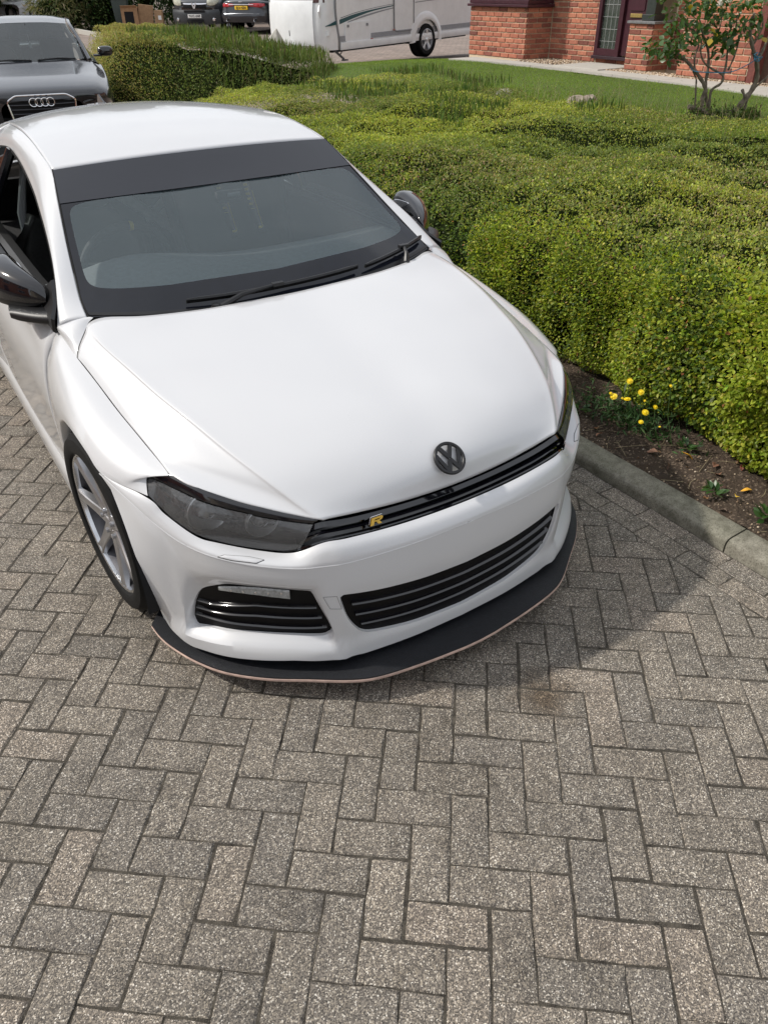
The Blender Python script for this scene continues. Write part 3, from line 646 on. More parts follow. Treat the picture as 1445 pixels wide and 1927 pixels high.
# ---- wheels
def make_wheel(parent, name='wheel'):
    """outer face towards -X, centred on the hub"""
    t = empty(name, parent=parent)
    mb = MB(); w = .235
    prof = [(.252, -.004), (.256, -.012), (.264, -.016), (.285, -.017), (.305, -.012), (.318, .004), (.3235, .028), (.3235, .05), (.316, .052), (.316, .058), (.3240, .060), (.3240, .105), (.316, .107), (.316, .115), (.3240, .117), (.3240, .165), (.316, .167), (.316, .173), (.3235, .175), (.3235, .205), (.315, .228), (.29, .243), (.25, .240), (.245, .12), (.252, -.004)]
    mb.lathe([(r, h) for r, h in prof], 72, 'X'); mb.build('tyre', M['rubber'], t, angle=30)
    mb = MB(); mb.lathe([(.244, .230), (.236, .20), (.226, .10), (.230, .035), (.239, .008)], 64, 'X'); mb.build('rim_barrel', M['rim_dark'], t)
    mb = MB(); mb.lathe([(.238, .010), (.240, -.003), (.246, -.006), (.2535, -.004), (.2545, .006)], 72, 'X'); mb.build('rim_lip', M['rim_lip'], t)
    mb = MB(); prof = [(.002, .012), (.03, .012), (.034, .016), (.062, .018), (.07, .03), (.07, .07)]; mb.lathe(prof, 36, 'X')
    for k in range(5):
        a = 2 * math.pi * k / 5; mb.lathe([(.001, .006), (.009, .006), (.010, .02)], 8, 'X', (0, .048 * math.cos(a), .048 * math.sin(a)))
    mb.build('hub', M['rim'], t, angle=30)
    sp = MB(); n = 7
    # one spoke : flat topped blade that splits the light on its two flanks
    secs = []
    for r, hw, x0, dep in ((.050, .026, .016, .030), (.085, .0235, .013, .034), (.13, .0195, .008, .032), (.18, .0185, .002, .026), (.222, .021, -.003, .018), (.240, .026, -.004, .012)):
        secs.append([(x0 + dep, -hw * 1.15, r), (x0 + .004, -hw, r), (x0, -hw * .80, r), (x0 + .0035, 0, r), (x0, hw * .80, r), (x0 + .004, hw, r), (x0 + dep, hw * 1.15, r)])
    addgrid(sp, np.array(secs)); base = sp.build('spoke', M['rim'], t, angle=25)
    for k in range(1, n):
        c = base.copy(); COL.objects.link(c); c.parent = t; c.rotation_euler = (2 * math.pi * k / n, 0, 0)
    mb = MB(); mb.lathe([(.06, .075), (.165, .075), (.168, .085), (.165, .095), (.06, .095)], 48, 'X'); mb.build('brake_disc', M['disc'], t)
    mb = MB(); mb.box((.085, .12, .05), (.07, .07, .15), bev=.015); mb.build('brake_calliper', pm('calliper_grey', (.08, .08, .085), .5, noise=.2), t)
    return t
fw = make_wheel(car); fw.location = (-.878, .008, .324); fw.rotation_euler = (R_(12), 0, R_(4))
rw = copy_tree(fw, car); rw.location = (-.885, 2.57, .324); rw.rotation_euler = (R_(31), 0, 0)
f2 = copy_tree(fw, car); f2.location = (.878, .008, .324); f2.rotation_euler = (R_(20), 0, R_(180))
r2 = copy_tree(fw, car); r2.location = (.885, 2.57, .324); r2.rotation_euler = (R_(47), 0, R_(180))
for s_ in (-1, 1):
    mb = MB(); prof = [(math.cos(R_(a)), math.sin(R_(a))) for a in np.linspace(-35, 215, 26)]; n0 = len(prof)
    mb.add([(s_ * x, 2.57 + .40 * c, .31 + .385 * q) for x in (.88, .55) for c, q in prof], [(k, k + 1, n0 + k + 1, n0 + k) for k in range(n0 - 1)])
    mb.add([(s_ * .55, 2.57 + .40 * c, .31 + .385 * q) for c, q in prof] + [(s_ * .55, 2.57, .31)], [(k, k + 1, n0) for k in range(n0 - 1)]); mb.build('arch_liner', M['dark_void'], car)

# ---- door mirrors
def ell(c, r, n=20, m_=12, flat=1.0, power=2.4):
    vs_ = []; fs_ = []
    def pw(v): return math.copysign(abs(v) ** (2 / power), v)
    for i in range(m_ + 1):
        a = -math.pi / 2 + math.pi * i / m_
        for k in range(n):
            b = 2 * math.pi * k / n
            vs_.append((c[0] + r[0] * pw(math.cos(a)) * pw(math.cos(b)), c[1] + r[1] * pw(math.cos(a)) * pw(math.sin(b)), c[2] + r[2] * pw(math.sin(a))))
    for i in range(m_):
        for k in range(n): fs_.append((i * n + k, i * n + (k + 1) % n, (i + 1) * n + (k + 1) % n, (i + 1) * n + k))
    return vs_, fs_
for s_ in (-1, 1):
    mt = empty('door_mirror', parent=car)
    # mirrors are folded back along the doors
    def shell(k0, k1, grow=1.0):
        Gm = []
        for t_ in np.linspace(0, 1, 15):
            y = .52 + .34 * t_; q_ = 1 - (1 - t_) ** 2.1; tail = 1 - max(0, (t_ - .72) / .28) ** 2.2 * .75
            ex = .062 * q_ ** .55 * tail * grow + .003; ez = .076 * q_ ** .5 * tail * grow + .003
            cx = .868 + .018 * math.sin(t_ * 2.6) - .075 * (1 - t_) ** 2.4; cz = .938 + .020 * t_; row_ = []
            for a in np.linspace(k0, k1, 22):
                c_, q = math.cos(a), math.sin(a); pw = lambda v, p: math.copysign(abs(v) ** p, v)
                row_.append(((cx + ex * pw(c_, .75)) * s_, y, cz + ez * pw(q, .82) * (1.05 if q > 0 else .85) - .012 * c_))
            Gm.append(row_)
        return np.array(Gm)
    mb = MB(); addgrid(mb, shell(R_(-8), R_(188), 1.04)); mb.build('mirror_cap', M['black_gloss'], mt, angle=60, outward=(.86 * s_, .7, .94))
    mb = MB(); addgrid(mb, shell(R_(168), R_(372), 1.0)); mb.build('mirror_housing', M['black_satin'], mt, angle=60, outward=(.86 * s_, .7, .94))
    mb = MB(); vs_, fs_ = ell((.822 * s_, .72, .955), (.006, .10, .055), power=3.0); mb.add(vs_, fs_); mb.build('mirror_glass', M['chrome'], mt)
    # foot and triangular mount plate at the foot of the pillar
    mb = MB(); Gf = [[(.800, .60, .905), (.806, .46, .905), (.806, .45, .868), (.802, .60, .868)], [(.835, .63, .905), (.845, .50, .903), (.845, .49, .869), (.835, .63, .870)], [(.875, .65, .906), (.888, .55, .903), (.888, .54, .871), (.875, .65, .872)], [(.898, .66, .905), (.912, .58, .901), (.912, .575, .876), (.898, .66, .876)]]
    Gf = np.array(Gf); Gf = np.concatenate([Gf, Gf[:, :1]], 1); addgrid(mb, sgn(tensor(Gf, 4, 4), s_)); mb.build('mirror_foot', M['black_satin'], mt, angle=50)
    mb = MB(); tri = [(.8065, .405, .852), (.803, .402, .90), (.772, .466, .930), (.744, .552, .986), (.800, .66, .905), (.812, .62, .885)]
    tri = np.array(tri); cc = tri.mean(0); n3 = len(tri); off = np.array([.010, 0, .004])
    vs_ = sgn(np.vstack([tri, cc + (tri - cc) * .94 + off]), s_); mb.add(vs_, [(k, (k + 1) % n3, n3 + (k + 1) % n3, n3 + k) for k in range(n3)] + [tuple(range(n3, 2 * n3)), tuple(range(n3 - 1, -1, -1))]); mb.build('mirror_mount', M['black_satin'], mt, angle=30)

# ---- cowl panel and wipers
cow = cr_rows(np.array([(0, .198, .880), (.26, .21, .884), (.5, .25, .886), (.66, .318, .880), (.70, .345, .880)]), 6); cow = np.vstack([cow[:0:-1] * np.array([-1, 1, 1]), cow])
mb = MB(); uu = np.linspace(-.985, .985, len(cow)); up_ = ws_at(uu, .03 + 0 * uu) + np.array([0, -.004, .002])
addgrid(mb, np.stack([cow + np.array([0, -.01, -.022]), cow + np.array([0, .02, -.024]), up_ + np.array([0, -.012, -.006]), up_], 0)); mb.build('scuttle_panel', M['black_satin'], car, angle=40)
def wiper(px0, piv, tip, k):
    g = empty('wiper', parent=car)
    up = np.array([0, -.42, .9])
    a0 = ws_at([px0[0]], [px0[1]])[0] + up * .020; b0 = ws_at([tip[0]], [tip[1]])[0] + up * .022
    t_ = np.linspace(0, 1, 15); uu = px0[0] + (tip[0] - px0[0]) * t_; vv = px0[1] + (tip[1] - px0[1]) * t_
    P = ws_at(uu, vv) + up * .016
    mb = MB(); mb.tube(P, .0055, 6); mb.build('wiper_blade', M['rubber'], g)
    mb = MB(); mb.tube(P + up * .009, [.004] + [.0075] * 13 + [.004], 6); mb.build('blade_spine', M['black_satin'], g)
    i = int(k * 14); pv = np.array(piv); mid = P[i] + up * .018
    mb = MB(); mb.tube([pv, pv * .6 + mid * .4 + up * .022, mid], [.013, .009, .006], 8); mb.box(mid, (.045, .022, .014), bev=.004); mb.build('wiper_arm', M['black_satin'], g)
    mb = MB(); mb.lathe([(.001, .018), (.014, .016), (.018, 0), (.018, -.02)], 16, 'Z', pv + np.array([0, 0, .004])); mb.build('wiper_pivot', M['black_satin'], g)
wiper((-.40, .050), (-.30, .225, .886), (.30, .060), .50)
wiper((.34, .050), (.52, .255, .886), (.965, .075), .50)

# ---- badges
def frame(p, n, upish):
    n = Vector(n).normalized(); u = Vector(upish); u = (u - n * u.dot(n)).normalized(); r = u.cross(n)
    return Matrix(((r.x, u.x, n.x, p[0]), (r.y, u.y, n.y, p[1]), (r.z, u.z, n.z, p[2]), (0, 0, 0, 1)))
bd = empty('bonnet_badge', parent=car)
F = frame((-.005, -.737, .6645), (0, -.66, .75), (0, .6, .8)); R0 = .0515
mb = MB(); nr_ = 56; vs_ = []
for r, h in ((R0, .001), (R0, .0065), (R0 * .97, .0085), (R0 * .84, .0085), (R0 * .81, .0065), (R0 * .81, .001)):
    for k in range(nr_): a = 2 * math.pi * k / nr_; vs_.append(F @ Vector((r * math.cos(a), r * math.sin(a), h)))
mb.add(vs_, [(r * nr_ + k, r * nr_ + (k + 1) % nr_, (r + 1) * nr_ + (k + 1) % nr_, (r + 1) * nr_ + k) for r in range(5) for k in range(nr_)]); mb.build('badge_ring', M['black_satin'], bd, angle=30)
def stroke(mb, pts, w, h, Mx):
    for i in range(len(pts) - 1):
        a, b = np.array(pts[i]), np.array(pts[i + 1]); d = (b - a) / np.linalg.norm(b - a); q = np.array([-d[1], d[0]]) * w / 2
        mb.prism([a + q, a - q, b - q, b + q][::-1], Mx, h - .0004 * (i % 2))
s_b = R0
mb = MB(); stroke(mb, [(-.42 * s_b, .80 * s_b), (0, .03 * s_b), (.42 * s_b, .80 * s_b)], .225 * s_b, .0078, F); mb.build('badge_letter', M['black_satin'], bd, smooth=False)
mb = MB(); stroke(mb, [(-.78 * s_b, .38 * s_b), (-.36 * s_b, -.76 * s_b), (0, -.06 * s_b), (.36 * s_b, -.76 * s_b), (.78 * s_b, .38 * s_b)], .21 * s_b, .0074, F); mb.build('badge_letter', M['black_satin'], bd, smooth=False)
# gold R badge on the grille
def letter_R(sk=.28):
    out = [(0, 0), (0, 1), (.78, 1), (.96, .93), (1.0, .74), (.93, .55), (.76, .46), (1.0, 0), (.68, 0), (.45, .44), (.28, .44), (.28, 0)]
    hole = [(.28, .64), (.62, .64), (.70, .72), (.62, .80), (.28, .80)]
    f = lambda p: (p[0] + sk * p[1], p[1])
    return [f(p) for p in out], [f(p) for p in hole]
gb = empty('grille_badge', parent=car)
Fg = frame((-.285, -.772, .572), (-.12, -.88, .42), (0, .43, .9)) @ Matrix.Diagonal((.035, .020, 1, 1))
o_, h_ = letter_R(); mb = MB()
# split R into simple quads
f = lambda x, y: (x + .28 * y, y)
for q in ([f(0, 0), f(.28, 0), f(.28, 1), f(0, 1)], [f(.28, .78), f(.80, .78), f(.95, .95), f(.78, 1), f(.28, 1)], [f(.66, .62), f(.72, .46), f(.92, .55), f(1.0, .74), f(.95, .95), f(.74, .80), f(.74, .68)], [f(.28, .44), f(.72, .46), f(.66, .62), f(.28, .62)], [f(.44, .44), f(.70, 0), f(1.0, 0), f(.72, .47)]):
    mb.prism([(p[0] - .6, p[1] - .5) for p in q], Fg, .006)
mb.build('badge_letter', M['gold'], gb, smooth=False)
mb = MB(); mb.cur = 0
for a, b in ((f(-.16, .25), f(-.16, 1.22)), (f(-.16, 1.22), f(.86, 1.22))):
    mb.tube([Fg @ Vector((p[0] - .6, p[1] - .5, .003)) for p in (a, b)], .0011, 5)
mb.build('badge_outline', M['chrome'], gb)
# ---- cabin
mb = MB(); G = [[(-.72, .36, .845), (-.4, .30, .85), (0, .28, .85), (.4, .30, .85), (.72, .36, .845)], [(-.74, .55, .885), (-.4, .52, .90), (0, .50, .885), (.4, .52, .885), (.74, .55, .885)], [(-.74, .78, .90), (-.40, .80, .945), (0, .78, .90), (.4, .78, .895), (.74, .78, .90)], [(-.74, .86, .84), (-.4, .90, .88), (0, .86, .84), (.4, .86, .83), (.74, .86, .84)], [(-.74, .84, .60), (-.4, .84, .62), (0, .84, .60), (.4, .84, .6), (.74, .84, .6)]]
addgrid(mb, tensor(G, 6, 5)); mb.build('dashboard', M['interior_grey'], car)
sw = empty('steering_wheel', parent=car); c = Vector((-.37, 1.02, .865)); ax = Vector((0, .90, .42)).normalized(); u = Vector((1, 0, 0)); v = ax.cross(u)
mb = MB(); mb.tube([c + (u * math.cos(a) + v * math.sin(a)) * .178 for a in np.linspace(0, 2 * math.pi, 41)], .0165, 10, caps=False); mb.build('wheel_rim', pm('suede_rim', (.05, .05, .05), .85, noise=.3, nscale=90), sw)
mb = MB(); mb.tube([c - u * .17 - v * .01, c - u * .05, c + u * .05, c + u * .17 - v * .01], .013, 8)
mb.build('wheel_spokes', M['interior'], sw)
mb = MB(); tp = min([c + (u * math.cos(a) + v * math.sin(a)) * .178 for a in np.linspace(0, 6.28, 60)], key=lambda p: -p.z); dd = Vector((1, 0, 0)); mb.tube([tp - dd * .007 + Vector((.03, 0, -.002)), tp + dd * .007 + Vector((.03, 0, -.003))], .0182, 12); mb.build('centre_mark', M['yellow'], sw)
for sx_ in (-.37, .37):
    st = empty('seat', parent=car)
    def shell_seat(y0, z0, w0, dy, lean, hgt, name, m_):
        Gs = []
        for t_ in np.linspace(0, 1, 8):
            wz = w0 * (1 + .18 * math.sin(t_ * 2.4)) * (1.0 if t_ < .7 else 1 - (t_ - .7) * 1.3); zz = z0 + hgt * t_; yy = y0 + lean * t_
            Gs.append([(sx_ - wz, yy - .10 + .05 * (t_ > .8), zz), (sx_ - wz * .8, yy - .03, zz), (sx_, yy + .01, zz), (sx_ + wz * .8, yy - .03, zz), (sx_ + wz, yy - .10 + .05 * (t_ > .8), zz)])
        b_ = MB(); addgrid(b_, tensor(Gs, 4, 3)); o_ = b_.build(name, m_, st, outward=(sx_, 5, .8), solid=.05); return o_
    shell_seat(1.62 if sx_ > 0 else 1.70, .48, .25, 0, .22, .74 if sx_ > 0 else .42, 'seat_back', M['leather'])
    mb = MB(); mb.box((sx_, 1.36, .45), (.50, .52, .14), bev=.05); mb.build('seat_base', M['leather'], st)
    if sx_ > 0: mb = MB(); mb.box((sx_, 1.80, 1.16), (.26, .09, .17), bev=.04); mb.build('headrest', M['leather'], st)
    # four point harness straps with stitched lettering blocks
    if sx_ > 0:
        continue
hs = empty('harness', parent=car)
for xx in (.31, .455):
    mb = MB(); P = np.array([(xx, 1.46, .76), (xx - .01, 1.56, .90), (xx - .012, 1.62, 1.02), (xx - .01, 1.70, 1.16)]); P = cr_rows(P, 5); d = np.array([.024, 0, 0]); addgrid(mb, np.stack([P - d, P + d], 1)); stp = mb.build('harness_strap', M['black_satin'], hs, solid=.003)
    mb = MB()
    for q in range(9):
        t0 = q / 9; p = P[int(1 + t0 * 8)] + np.array([0, -.004, .001]); p2 = P[int(1 + t0 * 8) + 1]; mid = p + (p2 - p) * ((t0 * 8) % 1)
        mb.box(mid, (.020, .003, .011), rot=Matrix.Rotation(R_(-32), 3, 'X'))
    mb.box((P[0] + P[8]) / 2 + np.array([.018, -.005, 0]), (.003, .003, .19), rot=Matrix.Rotation(R_(-30), 3, 'X')); mb.build('strap_lettering', M['yellow'], stp, smooth=False)
cg = empty('roll_cage', parent=car); T = lambda *p: [Vector(q) for q in p]
for nm, pts, r_ in (('cage_hoop', T((-.60, 1.98, .35), (-.58, 1.99, .9), (-.50, 2.0, 1.16), (.50, 2.0, 1.16), (.58, 1.99, .9), (.60, 1.98, .35)), .022), ('cage_diagonal', T((-.46, 1.97, 1.14), (-.10, 1.95, .93), (.36, 1.93, .56)), .030), ('cage_stay', T((.26, 1.98, .97), (.03, 1.95, .80)), .018), ('cage_stay', T((.37, 1.98, .96), (.08, 1.95, .79)), .018), ('cage_bar', T((.02, 1.96, .79), (.57, 1.96, .785)), .020), ('cage_stay', T((-.40, 2.0, 1.15), (-.36, 2.75, .78)), .022)):
    mb = MB(); mb.tube(pts, r_, 10); mb.build(nm, M['cage'], cg)
mb = MB(); q = ws_at([.02], [.735])[0] + np.array([.0, .035, -.045]); mb.box(q, (.115, .03, .05), bev=.012); rvm = mb.build('interior_mirror', M['black_gloss'], car); mb = MB(); mb.box(q + np.array([.015, -.017, .002]), (.055, .004, .026), bev=.0015); mb.build('mirror_sensor', M['chrome'], rvm)
mb = MB(); mb.box((0, 1.7, .28), (1.4, 2.4, .06)); mb.box((0, 2.62, .62), (1.36, .05, .65)); mb.box((0, 2.3, .55), (1.3, .6, .4)); mb.build('cabin_floor', M['interior'], car, smooth=False)
mb = MB(); R2 = RF[6:-4, 3:-3] + np.array([0, 0, -.035]); addgrid(mb, R2); mb.build('headlining', M['interior_grey'], car)
# =================================================================== ground
def sstep(a, b, x):
    t = np.clip((np.asarray(x, float) - a) / (b - a), 0, 1); return t * t * (3 - 2 * t)
def TZ(x, y): return .68 * sstep(1.4, 6.5, x) * (1 - .5 * sstep(9.6, 16.4, y))
def cam_px(P):
    P = np.asarray(P, float).reshape(-1, 3); C_ = np.array([-1.2007, -2.2338, 1.8174]); Rm = np.array([cr, cdn, cf])
    q = (P - C_) @ Rm.T; z = np.where(np.abs(q[:, 2]) < 1e-3, 1e-3, q[:, 2])
    return np.c_[722.5 + 1417.6 * q[:, 0] / z, 963.5 + 1417.6 * q[:, 1] / z, q[:, 2]]
def geo_mat(name, build):
    m_, t, b = new_mat(name); g = N(t, 'ShaderNodeNewGeometry'); build(t, b, g.outputs['Position']); return m_
def ramp(t, fac, stops):
    r = N(t, 'ShaderNodeValToRGB'); e = r.color_ramp.elements
    while len(e) < len(stops): e.new(.5)
    for k, (p, c) in enumerate(stops): e[k].position = p; e[k].color = rgba(c)
    t.links.new(fac, r.inputs['Fac']); return r.outputs['Color']
def mixc(t, fac, a, b, mode='MIX'):
    q = N(t, 'ShaderNodeMix'); q.data_type = 'RGBA'; q.blend_type = mode
    for sock, v in (('Factor', fac), ('A', a), ('B', b)):
        if isinstance(v, (int, float)): q.inputs[sock].default_value = v
        elif isinstance(v, tuple): q.inputs[sock].default_value = rgba(v)
        else: t.links.new(v, q.inputs[sock])
    return q.outputs['Result']
def noise(t, pos, sc, det=5., rough=.6):
    q = N(t, 'ShaderNodeTexNoise', Scale=sc, Detail=det, Roughness=rough); t.links.new(pos, q.inputs['Vector']); return q.outputs['Fac']
def vor(t, pos, sc, out='Color'):
    q = N(t, 'ShaderNodeTexVoronoi', Scale=sc); t.links.new(pos, q.inputs['Vector']); return q.outputs[out]
def bumpn(t, b, h, s, d=.004):
    q = N(t, 'ShaderNodeBump', Strength=s, Distance=d); t.links.new(h, q.inputs['Height']); t.links.new(q.outputs['Normal'], b.inputs['Normal'])

def paver(random_from):
    def f(t, b, pos):
        sep = N(t, 'ShaderNodeSeparateColor'); t.links.new(vor(t, pos, 360.), sep.inputs['Color'])
        grains = ramp(t, sep.outputs[0], [(0, (.028, .025, .022)), (.24, (.075, .067, .058)), (.50, (.17, .150, .128)), (.74, (.28, .247, .208)), (.88, (.40, .345, .27)), (.95, (.66, .60, .51)), (1, (.90, .86, .78))])
        fine = noise(t, pos, 700., 3.); col = mixc(t, .28, grains, ramp(t, fine, [(.3, (.06, .055, .048)), (.7, (.27, .24, .21))]), 'MIX')
        if random_from == 'object':
            oi = N(t, 'ShaderNodeObjectInfo'); rnd = oi.outputs['Random']
        else:
            at = N(t, 'ShaderNodeAttribute'); at.attribute_name = 'rnd'; rnd = at.outputs['Fac']
        tone = ramp(t, rnd, [(0, (.86, .86, .86)), (.4, (.95, .94, .92)), (.75, (1.02, 1.00, .97)), (1, (1.10, 1.05, 1.01))])
        col = mixc(t, 1.0, col, tone, 'MULTIPLY')
        # large weathering and oil stains
        col = mixc(t, 1.0, col, ramp(t, noise(t, pos, 1.7, 6.), [(.25, (.70, .69, .67)), (.5, (1, 1, 1)), (.8, (1.10, 1.08, 1.05))]), 'MULTIPLY')
        col = mixc(t, 1.0, col, ramp(t, noise(t, pos, 14., 5.), [(.28, (.70, .69, .67)), (.5, (1, 1, 1)), (.75, (1.07, 1.06, 1.05))]), 'MULTIPLY')
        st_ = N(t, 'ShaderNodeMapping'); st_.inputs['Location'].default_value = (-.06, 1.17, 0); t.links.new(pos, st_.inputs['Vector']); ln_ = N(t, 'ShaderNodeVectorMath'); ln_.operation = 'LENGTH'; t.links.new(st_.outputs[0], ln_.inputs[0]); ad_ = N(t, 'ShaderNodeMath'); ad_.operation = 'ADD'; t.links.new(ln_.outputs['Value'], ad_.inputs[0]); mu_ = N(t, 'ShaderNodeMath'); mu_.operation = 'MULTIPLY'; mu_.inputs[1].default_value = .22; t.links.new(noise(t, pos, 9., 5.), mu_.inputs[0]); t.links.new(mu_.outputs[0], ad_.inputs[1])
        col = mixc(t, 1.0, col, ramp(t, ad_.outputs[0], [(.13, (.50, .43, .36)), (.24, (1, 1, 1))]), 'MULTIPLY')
        t.links.new(col, b.inputs['Base Color']); b.inputs['Roughness'].default_value = .82
        hh = N(t, 'ShaderNodeMath'); hh.operation = 'ADD'; t.links.new(vor(t, pos, 260., 'Distance'), hh.inputs[0]); t.links.new(noise(t, pos, 500., 4.), hh.inputs[1])
        bumpn(t, b, hh.outputs[0], .55, .0035)
    return geo_mat('concrete_paver_' + random_from, f)
M['paver'] = paver('object'); M['paver_far'] = paver('attribute')
def soil_f(t, b, pos):
    col = mixc(t, noise(t, pos, 9., 6.), (.030, .020, .013), (.085, .058, .038)); sep = N(t, 'ShaderNodeSeparateColor'); t.links.new(vor(t, pos, 120.), sep.inputs['Color'])
    col = mixc(t, ramp(t, sep.outputs[0], [(.80, (0, 0, 0)), (.9, (.8, .8, .8))]), col, (.19, .14, .10)); t.links.new(col, b.inputs['Base Color']); b.inputs['Roughness'].default_value = .95
    bumpn(t, b, noise(t, pos, 70., 8.), 1., .02)
M['soil'] = geo_mat('dark_soil', soil_f)
def joint_f(t, b, pos):
    q_ = mixc(t, ramp(t, noise(t, pos, 30., 7., .7), [(.35, (0, 0, 0)), (.68, (1, 1, 1))]), (.022, .018, .013), (.125, .108, .084)); t.links.new(mixc(t, ramp(t, noise(t, pos, 330., 3.), [(.52, (0, 0, 0)), (.7, (.8, .8, .8))]), q_, (.17, .15, .12)), b.inputs['Base Color']); b.inputs['Roughness'].default_value = .95; bumpn(t, b, noise(t, pos, 300., 5.), 1., .01)
M['joint'] = geo_mat('joint_sand', joint_f)
def conc_f(t, b, pos):
    col = mixc(t, ramp(t, noise(t, pos, 20., 9., .75), [(.32, (0, 0, 0)), (.68, (1, 1, 1))]), (.12, .112, .088), (.33, .312, .27)); col = mixc(t, ramp(t, noise(t, pos, 170., 5., .7), [(.50, (0, 0, 0)), (.66, (.85, .85, .85))]), col, (.075, .073, .056))
    col = mixc(t, 1.0, col, ramp(t, noise(t, pos, 3.1, 4.), [(.3, (.80, .82, .74)), (.7, (1.08, 1.06, 1.02))]), 'MULTIPLY')
    t.links.new(col, b.inputs['Base Color']); b.inputs['Roughness'].default_value = .9; bumpn(t, b, noise(t, pos, 180., 6.), .6, .004)
M['concrete'] = geo_mat('weathered_concrete', conc_f)
def slab_f(t, b, pos):
    t.links.new(mixc(t, noise(t, pos, 8., 8., .7), (.36, .34, .30), (.50, .48, .44)), b.inputs['Base Color']); b.inputs['Roughness'].default_value = .9; bumpn(t, b, noise(t, pos, 90., 6.), .4, .004)
M['slab'] = geo_mat('pale_concrete_slab', slab_f)
def lawn_f(t, b, pos):
    col = mixc(t, noise(t, pos, 1.3, 6.), (.045, .095, .012), (.085, .150, .018)); col = mixc(t, noise(t, pos, 60., 5.), col, (.11, .16, .03)); t.links.new(col, b.inputs['Base Color']); b.inputs['Roughness'].default_value = .9
    bumpn(t, b, noise(t, pos, 160., 5.), 1., .02)
M['lawn'] = geo_mat('mown_turf', lawn_f)
def road_f(t, b, pos):
    mpn = N(t, 'ShaderNodeMapping'); mpn.inputs['Rotation'].default_value = (0, 0, R_(38.87 + 45)); t.links.new(pos, mpn.inputs['Vector'])
    br = N(t, 'ShaderNodeTexBrick'); br.inputs['Scale'].default_value = 1.0; br.inputs['Brick Width'].default_value = .2; br.inputs['Row Height'].default_value = .1; br.inputs['Mortar Size'].default_value = .006
    br.inputs['Color1'].default_value = rgba((.21, .165, .14)); br.inputs['Color2'].default_value = rgba((.28, .225, .195)); br.inputs['Mortar'].default_value = rgba((.09, .08, .065))
    t.links.new(mpn.outputs[0], br.inputs['Vector']); col = mixc(t, 1.0, br.outputs['Color'], ramp(t, noise(t, pos, 1.1, 6.), [(.3, (.78, .78, .77)), (.7, (1.15, 1.12, 1.1))]), 'MULTIPLY')
    t.links.new(col, b.inputs['Base Color']); b.inputs['Roughness'].default_value = .9
M['road'] = geo_mat('far_block_paving', road_f)

def sheet(name, xs, ys, zf, mat, inside=None, kind='structure'):
    X, Y = np.meshgrid(xs, ys); Z = zf(X, Y); P = np.stack([X, Y, Z], -1); mb = MB(); nr, nc = X.shape
    sk = None
    if inside is not None:
        sk = lambda i, j: not inside((xs[j] + xs[j + 1]) / 2, (ys[i] + ys[i + 1]) / 2)
    addgrid(mb, P, sk); o = mb.build(name, mat, weld=False, angle=180); o['kind'] = kind; return o
gx = np.unique(np.r_[np.linspace(-160, -10, 12), np.linspace(-10, 30, 81), np.linspace(30, 200, 14)]); gy = np.unique(np.r_[np.linspace(-120, -5, 12), np.linspace(-5, 50, 111), np.linspace(50, 260, 16)])
sheet('ground', gx, gy, lambda X, Y: TZ(X, Y) - .075 - .05 * ((X > -7) & (X < 1.5) & (Y > -5) & (Y < 9)), M['road'])
# ---- block paving in 90 degree herringbone, turned 39 degrees to the kerb
paving = empty('block_paving'); paving['kind'] = 'structure'
_X, _Y = np.meshgrid(np.linspace(-5.5, 1.15, 12), np.linspace(-3.6, 8.3, 20)); mb = MB(); addgrid(mb, np.stack([_X, _Y, 0 * _X - .0030], -1)); mb.build('joint_sand', M['joint'], paving, smooth=False)
YAW = R_(38.87492856); cy, sy_ = math.cos(YAW), math.sin(YAW); OX, OY = -1.22158769, -.74109143
EU = np.array([cy, -sy_]); EV = np.array([sy_, cy])           # lattice axes in the car frame
def clip_x(poly, xm):
    out = []
    for i in range(len(poly)):
        a, b = poly[i], poly[(i + 1) % len(poly)]
        if a[0] <= xm: out.append(a)
        if (a[0] <= xm) != (b[0] <= xm): t = (xm - a[0]) / (b[0] - a[0]); out.append(a + (b - a) * t)
    return out
def area(p): p = np.array(p); x, y = p[:, 0], p[:, 1]; return .5 * abs(np.dot(x, np.roll(y, 1)) - np.dot(y, np.roll(x, 1)))
def brick_mesh(poly, g=.0016, ch=.0048, jit=.0021, zj=0., r=rng):
    """paver from its lattice outline: recessed joint, chamfered uneven rim"""
    poly = np.array(poly); c = poly.mean(0); n = len(poly)
    # subdivide long edges for an uneven arris
    pts = []
    for i in range(n):
        a, b = poly[i], poly[(i + 1) % n]; k = max(1, int(round(np.linalg.norm(b - a) / .062)))
        for q in range(k): pts.append(a + (b - a) * q / k)
    pts = np.array(pts)
    def inset(d):
        out = []; m_ = len(pts)
        for i in range(m_):
            a, p, b = pts[i - 1], pts[i], pts[(i + 1) % m_]; e1 = (p - a) / np.linalg.norm(p - a); e2 = (b - p) / np.linalg.norm(b - p); n1 = np.array([-e1[1], e1[0]]); n2 = np.array([-e2[1], e2[0]]); s_ = n1 + n2; s_ /= max(.3, s_ @ n1); out.append(p + s_ * d)
        return np.array(out)
    if np.cross(pts[1] - pts[0], c - pts[0]) < 0: pts = pts[::-1]
    A = inset(g) + r.normal(0, jit * .6, pts.shape); B = inset(g + ch) + r.normal(0, jit, pts.shape); m_ = len(pts)
    tl = r.normal(0, .0022, 2); zf = lambda q, z: np.c_[q, z + zj + (q - c) @ tl * 1.2]
    V = np.vstack([zf(A, -.03), zf(A, -.0042), zf(B, 0.)]); F = [(k, (k + 1) % m_, m_ + (k + 1) % m_, m_ + k) for k in range(m_)] + [(m_ + k, m_ + (k + 1) % m_, 2 * m_ + (k + 1) % m_, 2 * m_ + k) for k in range(m_)] + [tuple(range(2 * m_, 3 * m_))]
    return V, F
XB = .950
